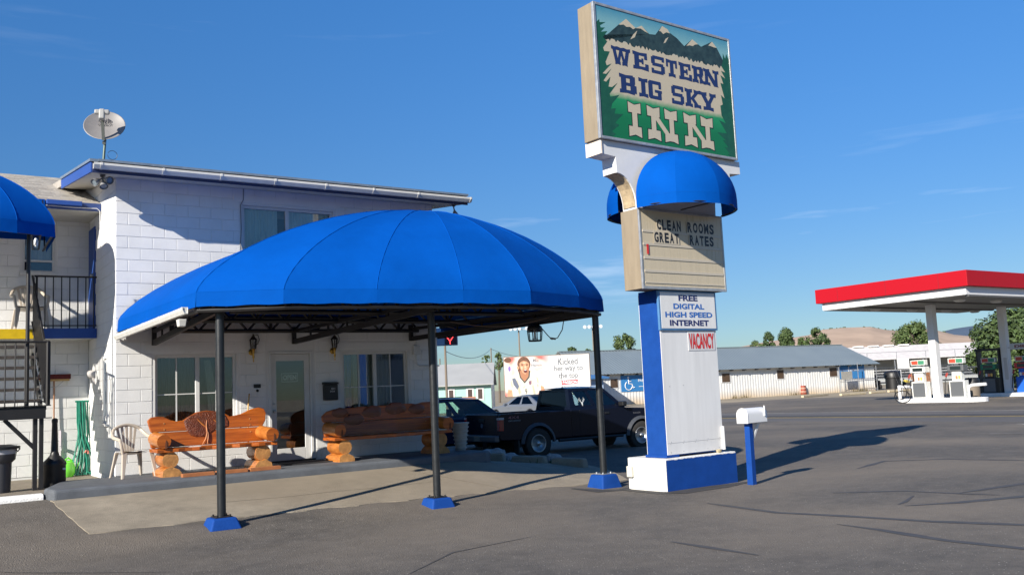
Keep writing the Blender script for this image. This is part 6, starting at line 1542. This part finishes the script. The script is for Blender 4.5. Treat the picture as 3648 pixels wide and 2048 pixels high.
# yard clutter
t = thing('plastic_tank', 'large black plastic tank standing in the yard beside the shed', 'tank', (88.3, 58.3, 0))
b = MB(); b.lathe([(.74, 0), (.74, 1.1), (.78, 1.12), (.86, 1.15), (.86, 1.65), (.7, 1.85), (.2, 1.95)], 24); b.build('shell', BLACK_PLASTIC, t, local=True, smooth=True)
for k, (x, y, lab, col, sz) in enumerate(((86.4, 59.4, 'low dark junk machine between the shed end and the black tank', (.05, .035, .03), (1.3, .9, 1.6)), (91.1, 58.6, 'yellow and white scrap heap right of the black tank', (.55, .42, .05), (1.0, .6, .9)), (94.9, 58.9, 'rusty orange brown machine behind the left fuel pump', (.26, .11, .045), (2.0, 1.2, 2.2)))):
    t = thing('yard_machine', lab, 'machine', (x, y, 0), R(-20), 'scrap in the yard'); m_ = mat('scrap_%d' % k, col, .7, var=.5, vscale=2); rnd = random.Random(k + 20)
    b = MB(); b.box(-sz[0] / 2, sz[0] / 2, -sz[1] / 2, sz[1] / 2, .3, sz[2] * .6); b.build('hull', m_, t, local=True, bevel=.08)
    b = MB(); b.hexa([(-sz[0] * .3, -sz[1] * .4, sz[2] * .6), (sz[0] * .35, -sz[1] * .4, sz[2] * .6), (sz[0] * .35, sz[1] * .4, sz[2] * .6), (-sz[0] * .3, sz[1] * .4, sz[2] * .6)], [(-sz[0] * .15, -sz[1] * .3, sz[2]), (sz[0] * .3, -sz[1] * .3, sz[2] * .9), (sz[0] * .3, sz[1] * .3, sz[2] * .9), (-sz[0] * .15, sz[1] * .3, sz[2])]); b.build('hood', m_, t, local=True, bevel=.05)
    for s in (-1, 1):
        b = MB(); b.lathe([(.30, -.12), (.32, -.05), (.32, .05), (.30, .12)], 14, (s * sz[0] * .32, -sz[1] * .5, .32), 'y'); b.build('wheel', TYRE, t, local=True, smooth=True)
    b = MB(); b.tube([(-sz[0] * .4, 0, sz[2] * .6), (-sz[0] * .75, -.1, sz[2] * .9), (-sz[0] * .8, -.1, sz[2] * .4)], .07, 6); b.build('boom', m_, t, local=True)
for k, (p, q, lab) in enumerate((((62.9, 49.9), (67.9, 51.2), 'pale parking kerb log nearest the pylon, in front of the shed'), ((65.6, 48.2), (69.5, 48.6), 'pale parking kerb log in front of the shed gate'), ((70.6, 48.9), (73.2, 49.2), 'pale parking kerb log in front of the black tank'), ((74.0, 49.4), (77.5, 49.5), 'pale parking kerb log nearest the pump island'))):
    b = MB(); b.bar((p[0], p[1], .09), (q[0], q[1], .09), .22, .18); tag(b.build('parking_kerb', mat('pale_kerb_log', (.55, .46, .31), .85, var=.2), bevel=.03), lab, 'parking kerb', 'parking kerbs along the yard')

# ================================================================ FUEL STATION
GX0, GX1, GY0, GY1, GZ = 44.3, 58.6, 24.7, 33.7, 5.40
RED_F = mat('red_fascia', (.36, .006, .014), .5, spec=.15); WHITE_F = mat('white_fascia', (.66, .66, .66), .45)
fc = thing('fuel_canopy', 'flat fuel station canopy with red and white fascia on white columns', 'canopy', (51.5, 29.2, 0))
b = MB(); b.box(GX0 + .25, GX1 - .25, GY0 + .25, GY1 - .25, GZ + .005, GZ + .4); b.build('white_band', WHITE_F, fc)
b = MB(); b.box(GX0, GX1, GY0, GY1, GZ + .405, GZ + 1.2); b.build('red_fascia', RED_F, fc, bevel=.02)
b = MB(); b.box(GX0 + .28, GX1 - .28, GY0 + .28, GY1 - .28, GZ - .02, GZ + .004); dk = b.build('soffit_deck', mat('soffit_panel', (.20, .20, .195), .5, var=.1, vscale=.7), fc)
for x in range(46, 58, 3):
    b = MB(); b.box(x, x + .02, GY0 - .004, GY0 - .001, GZ + .41, GZ + 1.19); b.build('panel_joint', mat('fascia_joint', (.2, .004, .01), .6), fc)
for y in (26.2, 29.2, 32.2):
    b = MB(); b.box(GX0 - .004, GX0 - .001, y, y + .02, GZ + .41, GZ + 1.19); b.build('panel_joint', MATS['fascia_joint'], fc)
    b = MB(); b.box(GX0 + .4, GX1 - .4, y - 1.3, y - 1.1, GZ - .09, GZ - .022); b.build('deck_beam', mat('deck_beam_dark', (.10, .10, .10), .6), dk)
for x in (46.8, 50.4, 54.0, 57.2):
    for y in (26.6, 31.6):
        b = MB(); b.lathe([(.30, GZ - .021), (.30, GZ - .10), (.2, GZ - .17)], 14, (x, y, 0)); b.build('light_dome', mat('lamp_dome', (.55, .55, .53), .4), dk, smooth=True)
for x in (48.5, 56.0):
    b = MB(); b.box(x - .2, x + .2, 29.1, 29.5, .15, GZ - .025); cl_ = b.build('column', WHITE_F, fc, bevel=.015)
    b = MB(); b.box(x - .215, x - .202, 29.16, 29.36, 1.0, 2.3); b.build('notice', mat('notice_grey', (.5, .48, .46), .6), cl_)
for k in range(3):
    b = MB(); b.tube([(59.5 + .1 * k, 26.4 - .35 * k, GZ + .5), (59.5 + .1 * k, 26.4 - .35 * k, GZ + 2.2 + .12 * k)], .06, 8); b.lathe([(.1, GZ + 2.2 + .12 * k), (.08, GZ + 2.32 + .12 * k)], 8, (59.5 + .1 * k, 26.4 - .35 * k, 0)); b.build('vent_pipe', GREY_METAL, fc)
def island(label, x):
    t = thing('pump_island', label, 'pump island', (x, 28.9, 0), 0, 'fuel pump islands'); b = MB()
    pts = [(.65 * math.cos(R(a_)), -2.0 + .5 * math.sin(R(a_))) for a_ in range(180, 361, 20)] + [(.65 * math.cos(R(a_)), 2.0 + .5 * math.sin(R(a_))) for a_ in range(0, 181, 20)]
    b.prism(pts, -.1, .22, 'z'); b.build('kerb', mat('white_island_paint', (.74, .73, .72), .6, var=.12, vscale=2), t, local=True, bevel=.03)
    for s in (-1, 1):
        b = MB(); b.tube([(0, s * 1.55, .2), (0, s * 1.55, .65), (0, s * 1.62, .80), (0, s * 1.8, .87), (0, s * 2.55, .90)], .085, 10); b.build('guard_pipe', WHITE_F, t, local=True, smooth=True)
    return t
i1 = island('white pump island with two grey pumps, nearer the road', 48.1)
dup(i1, (55.9, 28.9, 0), None, 'white pump island farther back with dark and blue pumps')
PG = mat('pump_pale', (.62, .62, .58), .5); PD = mat('pump_dark_grey', (.10, .105, .11), .5); PS = mat('pump_screen', (.02, .03, .03), .2)
def pump(label, x, y, face, body, top_m, extra):
    t = thing('fuel_pump', label, 'fuel pump', (x, y, .22), 0, 'fuel pumps'); w = .36
    b = MB(); b.box(-.22, .22, -w, w, 0, .88); lo_ = b.build('lower_cabinet', body, t, local=True, bevel=.02)
    b = MB(); b.box(-.226, -.221, -w + .06, w - .06, .07, .82); b.build('lower_door', face, lo_, local=True)
    b = MB(); b.box(-.16, .16, -w * .62, w * .62, .88, 1.35); md = b.build('middle', extra, t, local=True, bevel=.02)
    for k, c in enumerate(((.7, .45, .1), (.65, .2, .1), (.7, .7, .65))):
        b = MB(); b.box(-.168, -.161, -.18 + .13 * k, -.08 + .13 * k, .95, 1.12); b.build('sticker', mat('pump_sticker_%d' % k, c, .5), md, local=True)
    b = MB(); b.box(-.24, .24, -w - .02, w + .02, 1.35, 1.66); hd = b.build('head', top_m, t, local=True, bevel=.03)
    b = MB(); b.box(-.246, -.241, -w + .1, w - .12, 1.42, 1.60); b.build('display', PS, hd, local=True)
    b = MB(); b.box(-.14, .14, -w, w, 1.74, 2.02); tp = b.build('topper', PG, t, local=True, bevel=.02); b = MB(); b.box(-.1, .1, -.1, .1, 1.66, 1.74); b.build('topper_post', PD, t, local=True)
    b = MB(); b.box(-.146, -.141, -.0, w - .05, 1.78, 1.98); b.build('topper_panel', mat('topper_red', (.50, .06, .03), .5), tp, local=True); b = MB(); b.box(-.146, -.141, -w + .04, -.02, 1.78, 1.98); b.build('topper_panel', mat('topper_green', (.05, .22, .12), .5), tp, local=True)
    b = MB(); b.tube([(-.2, w + .03, 1.25), (-.3, w + .12, .9), (-.34, w + .16, .3), (-.33, w + .08, .06), (-.3, w, .12), (-.26, w + .02, .7)], .022, 6); b.build('hose', BLACK_PLASTIC, t, local=True, smooth=True)
    b = MB(); b.bar((-.22, w + .03, 1.28), (-.30, w + .08, 1.08), .07); b.build('nozzle', mat('nozzle_red', (.3, .04, .03), .5), t, local=True)
    t.scale = (1, 1.2, 1.05)
    return t
pump('pale fuel pump with grey door at the left of the near island', 47.95, 29.95, PD, PG, PG, PG)
pump('pale fuel pump with red stripe right of the white column', 47.95, 27.75, PD, PG, PD, PG)
pump('black and green diesel pump in the dark frame on the rear island', 55.8, 30.25, PD, mat('pump_black', (.02, .02, .022), .5), mat('pump_green', (.02, .20, .10), .5), MATS['pump_black'])
pump('blue fuel pump with red nozzle at the right edge', 55.8, 28.2, mat('pump_blue', (.01, .10, .50), .5), MATS['pump_blue'], mat('pump_red', (.5, .03, .03), .5), MATS['pump_blue'])
t = thing('pump_frame', 'dark steel gantry around the diesel pump on the rear island', 'framework', (55.9, 30.25, .22))  # black frame of the diesel pump, built as an object of its own
b = MB(); b.box(-.3, .3, -.75, .75, 2.55, 2.68); b.box(-.25, .25, .62, .7, 0, 2.55); b.box(-.25, .25, -.7, -.62, 0, 2.55); b.build('steel_frame', BLACK_STEEL, t, local=True)
t = thing('diesel_sign', 'white DIESEL sign hung beside the rear column at the right edge', 'sign', (55.75, 28.6, 2.93))
b = MB(); b.box(-.06, .06, -1.9, .25, -.18, .18); b.build('board', mat('diesel_board', (.50, .52, .52), .5), t, local=True, bevel=.01)
lettering('DIESEL', mat('diesel_letters', (.16, .02, .03), .5), t, (-.064, -.02, -.085), (0, -1.35, 0), (0, 0, .17), .04)
b = MB(); b.bar((.1, .2, -.05), (.1, .45, -.05), .05); b.build('arm', GREY_METAL, t, local=True)
t = thing('litter_bin', 'brown round litter bin with black lid behind the near pump island', 'litter bin', (49.6, 27.95, 0))
b = MB(); b.lathe([(.36, 0), (.38, .9)], 18); b.build('body', mat('brown_bin', (.16, .13, .10), .7), t, local=True, smooth=True); b = MB(); b.lathe([(.39, .9), (.40, 1.12), (.30, 1.25)], 18); b.build('lid', BLACK_PLASTIC, t, local=True, smooth=True)
t = thing('air_hose', 'looped black air hose on a stand at the left end of the near island', 'air hose', (47.5, 30.9, 0))
b = MB(); b.tube([(-.05 + 0, .36 * math.cos(a_) , .62 + .42 * math.sin(a_)) for a_ in [k * .4 for k in range(17)]], .03, 6); b.tube([(-.08, -.1 + .5 * math.cos(a_), .35 + .33 * math.sin(a_)) for a_ in [k * .4 for k in range(17)]], .025, 6); b.build('hose', BLACK_PLASTIC, t, local=True)
b = MB(); b.tube([(0, .1, .22), (0, .1, .9)], .09, 8); b.build('stand', WHITE_F, t, local=True, smooth=True)
t = thing('chain_link_fence', 'grey chain link fence below the big green tree', 'fence', (66, 39.5, 0), R(-35)); b = MB()
for k in range(4): b.tube([(k * 2.2 - 3, 0, 0), (k * 2.2 - 3, 0, 1.9)], .03, 6)
b.tube([(-3, 0, 1.88), (3.6, 0, 1.88)], .02, 6)
for k in range(44): b.tube([(-3 + k * .15, .002, 0), (-3 + k * .15 + (1.0 if k % 2 else -1.0) * .6, 0, 1.86)], .004, 3, caps=False)
b.build('mesh_panel', GREY_METAL, t, local=True)

# ================================================================ POLES AND WIRES
TIMBER = mat('weathered_pole', (.20, .16, .12), .9, var=.3, vscale=3, stretch=(1, 1, .1))
def stadium(label, x, y, h):
    t = thing('stadium_light', label, 'light pole', (x, y, 0), R(-34), 'fairground light poles')
    b = MB(); b.tube([(0, 0, -.2), (0, 0, h)], [.12, .08], 8); b.build('pole', TIMBER, t, local=True, smooth=True)
    b = MB(); b.bar((-.9, 0, h - .1), (.9, 0, h - .1), .1); b.build('crossarm', GREY_METAL, t, local=True)
    for k in range(4):
        b = MB(); b.lathe([(.05, .1), (.2, -.05), (.22, -.22)], 10, (-.95 + .52 * k + (.35 if k == 3 else 0), -.28, h - .05), 'y'); b.build('lamp_head', mat('bright_reflector', (.75, .76, .76), .3, metal=.5), t, local=True, smooth=True)
    return t
stadium('fairground floodlight pole rising behind the billboard', 62.9, 90.2, 8.9)
stadium('fairground floodlight pole just left of the right canopy pole', 70.1, 85.2, 8.75)
def util(label, x, y, h, arm=True):
    t = thing('utility_pole', label, 'utility pole', (x, y, 0), R(-34), 'utility poles'); b = MB(); b.tube([(0, 0, -.2), (0, 0, h)], [.09, .06], 8); b.build('pole', TIMBER, t, local=True, smooth=True)
    if arm: b = MB(); b.bar((-.7, 0, h - 1.0), (.7, 0, h - 1.0), .11); b.build('crossarm', TIMBER, t, local=True)
    return t
util('tall utility pole below the red neon sign', 30.37, 51.96, 6.6); util('utility pole behind the turquoise building roof', 54.75, 83.9, 6.3, False); util('short utility pole beside the motel right corner', 50.2, 87.1, 5.4, False)
for k, (p, q, sag, lab) in enumerate((((30.37, 51.96, 4.4), (54.75, 83.9, 6.2), .7, 'power line from the tall pole to the pole behind the turquoise roof'), ((54.75, 83.9, 6.2), (62.9, 90.2, 5.6), .15, 'power line from the turquoise roof pole towards the billboard'), ((90, 99, 6.6), (69, 96, 5.9), .3, 'power line passing behind the right canopy pole'))):
    p, q = Vector(p), Vector(q); b = MB(); b.tube([p.lerp(q, i / 12) - Vector((0, 0, sag * 4 * (i / 12) * (1 - i / 12))) for i in range(13)], .022, 4); tag(b.build('power_line', CABLE), lab, 'wire', 'overhead wires')
t = thing('vacancy_neon_sign', 'motel roof sign with red neon letter showing past the canopy corner', 'neon sign', (15.1, 25.9, 3.40), R(-30))
b = MB(); b.box(-1.6, .45, -.1, .1, -.17, .40); b.build('cabinet', mat('neon_cabinet', (.28, .36, .45), .5), t, local=True, bevel=.02)
b = MB(); b.box(.03, .42, -.115, -.101, -.14, .38); b.build('face', mat('neon_face', (.03, .012, .02), .3), t, local=True)
NEON = mat('red_neon', (.8, .05, .05), .4, emit=((1, .05, .05), 2.2))
b = MB(); b.tube([(.08, -.13, .12), (.20, -.13, -.04), (.20, -.13, -.13)], .014, 6); b.tube([(.32, -.13, .12), (.20, -.13, -.04)], .014, 6); b.build('neon_letter', NEON, t, local=True)
b = MB(); b.tube([(-.8, .05, -.17), (-.8, .05, -3.4)], .06, 8); b.build('post', GREY_METAL, t, local=True)

# ================================================================ TREES
LEAF = [mat('leaf_%d' % k, c, .7, var=.3, vscale=2, world_co=True) for k, c in enumerate(((.050, .085, .022), (.070, .11, .028), (.035, .060, .018), (.095, .13, .035)))]
BARK = mat('grey_bark', (.12, .095, .07), .9, var=.3)
def tree(name, label, loc, h, w, base, n, seed, leaf=.35, cols=(0, 1, 2), shape='round', group='trees beyond the buildings'):
    t = thing(name, label, 'tree', loc, 0, group); rnd = random.Random(seed)
    b = MB(); b.tube([(0, 0, -.3), (.05 * w, 0, base), (0, .05 * w, h * .8)], [.06 * w + .08, .045 * w + .05, .03], 7)
    for k in range(6):
        a_ = rnd.uniform(0, 6.28); z0 = base * .8 + (h - base) * rnd.uniform(.0, .5); b.tube([(0, 0, z0), (w * .22 * math.cos(a_), w * .22 * math.sin(a_), z0 + h * .12), (w * .40 * math.cos(a_), w * .40 * math.sin(a_), z0 + h * .25)], [.05, .035, .015], 5)
    b.build('trunk', BARK, t, local=True, smooth=True)
    b = MB(); cl = []
    nc = max(34, int(w * 15))
    for k in range(nc):
        v = rnd.random(); a_ = rnd.uniform(0, 6.28)
        if shape == 'cone': rad = (1 - v) ** .75
        elif shape == 'hedge': rad = 1.0
        else: rad = math.sqrt(max(0, 1 - (2 * v - .9) ** 2 / 1.25))
        rr = rad * w * .47 * math.sqrt(rnd.uniform(.25, 1)); cl.append((rr * math.cos(a_), rr * math.sin(a_), base + (h - base) * (.06 + .90 * v), w * rnd.uniform(.09, .16)))
    for k in range(n):
        c = rnd.choice(cl); d = Vector((rnd.gauss(0, 1), rnd.gauss(0, 1), rnd.gauss(0, .9))); d = d.normalized() * c[3] * rnd.uniform(.55, 1.15); p = Vector(c[:3]) + d
        nn = (d.normalized() + Vector((rnd.uniform(-.7, .7), rnd.uniform(-.7, .7), rnd.uniform(-.3, .9)))).normalized(); u_ = nn.orthogonal().normalized(); v_ = nn.cross(u_); a_ = rnd.uniform(0, 6.28)
        u_, v_ = u_ * math.cos(a_) + v_ * math.sin(a_), v_ * math.cos(a_) - u_ * math.sin(a_); s = leaf * rnd.uniform(.6, 1.25)
        b.cur = rnd.choice(cols); b.add([p - u_ * s * .5, p + v_ * s * .28, p + u_ * s * .5, p - v_ * s * .28], [(0, 1, 2, 3)])
    b.build('crown', LEAF, t, local=True)
    return t
tree('poplar_tree', 'bushy green tree above the shed roof left of the pylon', (86.4, 98.4, 0), 8.7, 3.9, 3.6, 6000, 1, .32, (0, 1, 2, 3))
tree('shrub_tree', 'low green treetop just above the billboard right end', (80.5, 102.6, 0), 7.25, 1.7, 5.0, 1500, 2, .30); tree('shrub_tree', 'tiny green treetop beside the right canopy pole', (82.3, 101.3, 0), 7.0, 1.1, 5.2, 500, 3, .26)
tree('shrub_tree', 'low twin green treetop over the turquoise roof, left half', (70.7, 109.6, 0), 6.8, 1.3, 4.6, 600, 4, .28, (1, 3)); tree('shrub_tree', 'low twin green treetop over the turquoise roof, right half', (72.0, 108.6, 0), 6.9, 1.5, 4.6, 700, 5, .28, (1, 3))
tree('shrub_tree', 'smallest yellow green tree above the shed, right of the pylon', (102.0, 88.0, 0), 7.0, 2.4, 3.8, 1500, 6, .3, (1, 3))
tree('poplar_tree', 'left pointed dark tree of the group above the shed roof', (103.4, 87.0, 0), 8.1, 3.1, 3.4, 5200, 7, .32, (0, 2), 'cone'); tree('poplar_tree', 'tallest tree in the middle of the group above the shed roof', (105.4, 85.6, 0), 8.5, 4.2, 3.4, 8000, 8, .32, (0, 1, 2), 'cone')
tree('poplar_tree', 'thin pale topped tree between the two tallest above the shed', (107.2, 84.4, 0), 7.6, 2.2, 3.8, 1500, 9, .3, (0, 1), 'cone'); tree('poplar_tree', 'right tree of the group above the shed, before the hill', (108.9, 83.2, 0), 8.3, 3.4, 3.4, 6000, 10, .32, (0, 1, 2))
tree('cottonwood_tree', 'wide olive green tree behind the grandstand roof', (129.4, 81.2, 0), 8.8, 6.6, 2.8, 9000, 11, .40, (1, 0, 3))
tree('hedge_tree', 'big dense dark green tree behind the fuel pumps at the right edge', (79.6, 40.3, 0), 6.3, 7.6, .3, 24000, 12, .36, (0, 0, 2, 1)); tree('hedge_tree', 'dense green tree at the far right edge under the fuel canopy', (86.5, 38.6, 0), 7.8, 8.0, .3, 20000, 13, .38, (0, 2, 1))
b = MB(); rnd = random.Random(31)
for (x, y, nn_) in ((66.5, 59.75, 40), (73.4, 58.9, 30), (81, 57.2, 60)):
    for k in range(nn_):
        px_, py_ = x + rnd.uniform(-1.2, 1.2), y + rnd.uniform(-.2, .2); b.add([(px_ - .03, py_, 0), (px_ + .03, py_, 0), (px_ + rnd.uniform(-.12, .12), py_ - .05, rnd.uniform(.15, .5))], [(0, 1, 2)])
tag(b.build('weeds', mat('dry_weed', (.20, .16, .07), .9)), 'dry weeds along the foot of the white shed wall', 'weeds', kind='stuff')

# ================================================================ HILLS
def hill(name, pts, d0, d1, m, seed, toe=0.0):
    """ridge line given as (x, y, z); slopes fall towards and away from the camera"""
    rnd = random.Random(seed); b = MB(); P = []
    for i in range(len(pts) - 1):
        for k in range(6): P.append(Vector(pts[i]).lerp(Vector(pts[i + 1]), k / 6))
    P.append(Vector(pts[-1])); nu, nv = len(P) - 1, 26
    ph = [rnd.uniform(0, 6.28) for _ in range(8)]
    def fn(u, v):
        p = P[round(u * nu)]; dirv = Vector((p.x, p.y, 0)); D = dirv.length; dirv.normalize()
        s = (v - .62) / .62 if v < .62 else (v - .62) / .38
        dist = D + (s * d0 if s < 0 else s * d1); fall = (1 - abs(s)) ** (1.15 if s < 0 else 1.0) if abs(s) < 1 else 0
        fall = .5 * fall + .5 * sm(fall); gul = sum(math.sin(u * (9 + 7 * k) + ph[k] + s * (2 + k)) / (1 + k) for k in range(6)) * .035 * (1 - fall) * (1 if abs(s) < .98 else 0)
        q = dirv * dist; return (q.x, q.y, max(-6, (p.z + 3) * (fall + gul * fall * 3) - 3))
    b.grid(fn, nu, nv); o = b.build(name, m, smooth=True); o['kind'] = 'structure'; return o
HILL = mat('dry_grass_hill', (.43, .31, .22), .95, var=.30, vscale=.010, world_co=True, bump=.6, bscale=.05)
rl = [(900, 1210, 12), (1000, 1145, 26), (1060, 1100, 36), (1125, 1050, 49), (1177, 1013, 58.5), (1215, 987, 64), (1245, 966, 68), (1263, 952, 76), (1289, 934, 77.5), (1327, 908, 77), (1346, 896, 71.5), (1364, 883, 68.5), (1402, 857, 69.5), (1417, 847, 66), (1440, 833, 58), (1500, 780, 46), (1600, 690, 40)]
hill('hills', rl, 620, 500, HILL, 2)
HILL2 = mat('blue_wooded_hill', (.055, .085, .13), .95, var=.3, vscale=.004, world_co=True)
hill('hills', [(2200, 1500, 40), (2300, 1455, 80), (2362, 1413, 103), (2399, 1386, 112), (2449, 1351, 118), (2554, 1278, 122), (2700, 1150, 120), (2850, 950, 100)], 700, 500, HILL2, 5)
b = MB(); rnd = random.Random(12)
for k in range(26):
    i = rnd.uniform(7, 13.5); j = int(i); p = Vector(rl[j]).lerp(Vector(rl[j + 1]), i - j); s = rnd.uniform(1.0, 2.2); b.blob((p.x * .995, p.y * .995, p.z * .97 + s * .4), (s, s, s * 1.3), 6, 5, .2, k)
tag(b.build('hill_shrubs', LEAF[2]), 'far dark shrubs dotting the tan hill crest', 'shrubs', kind='stuff')
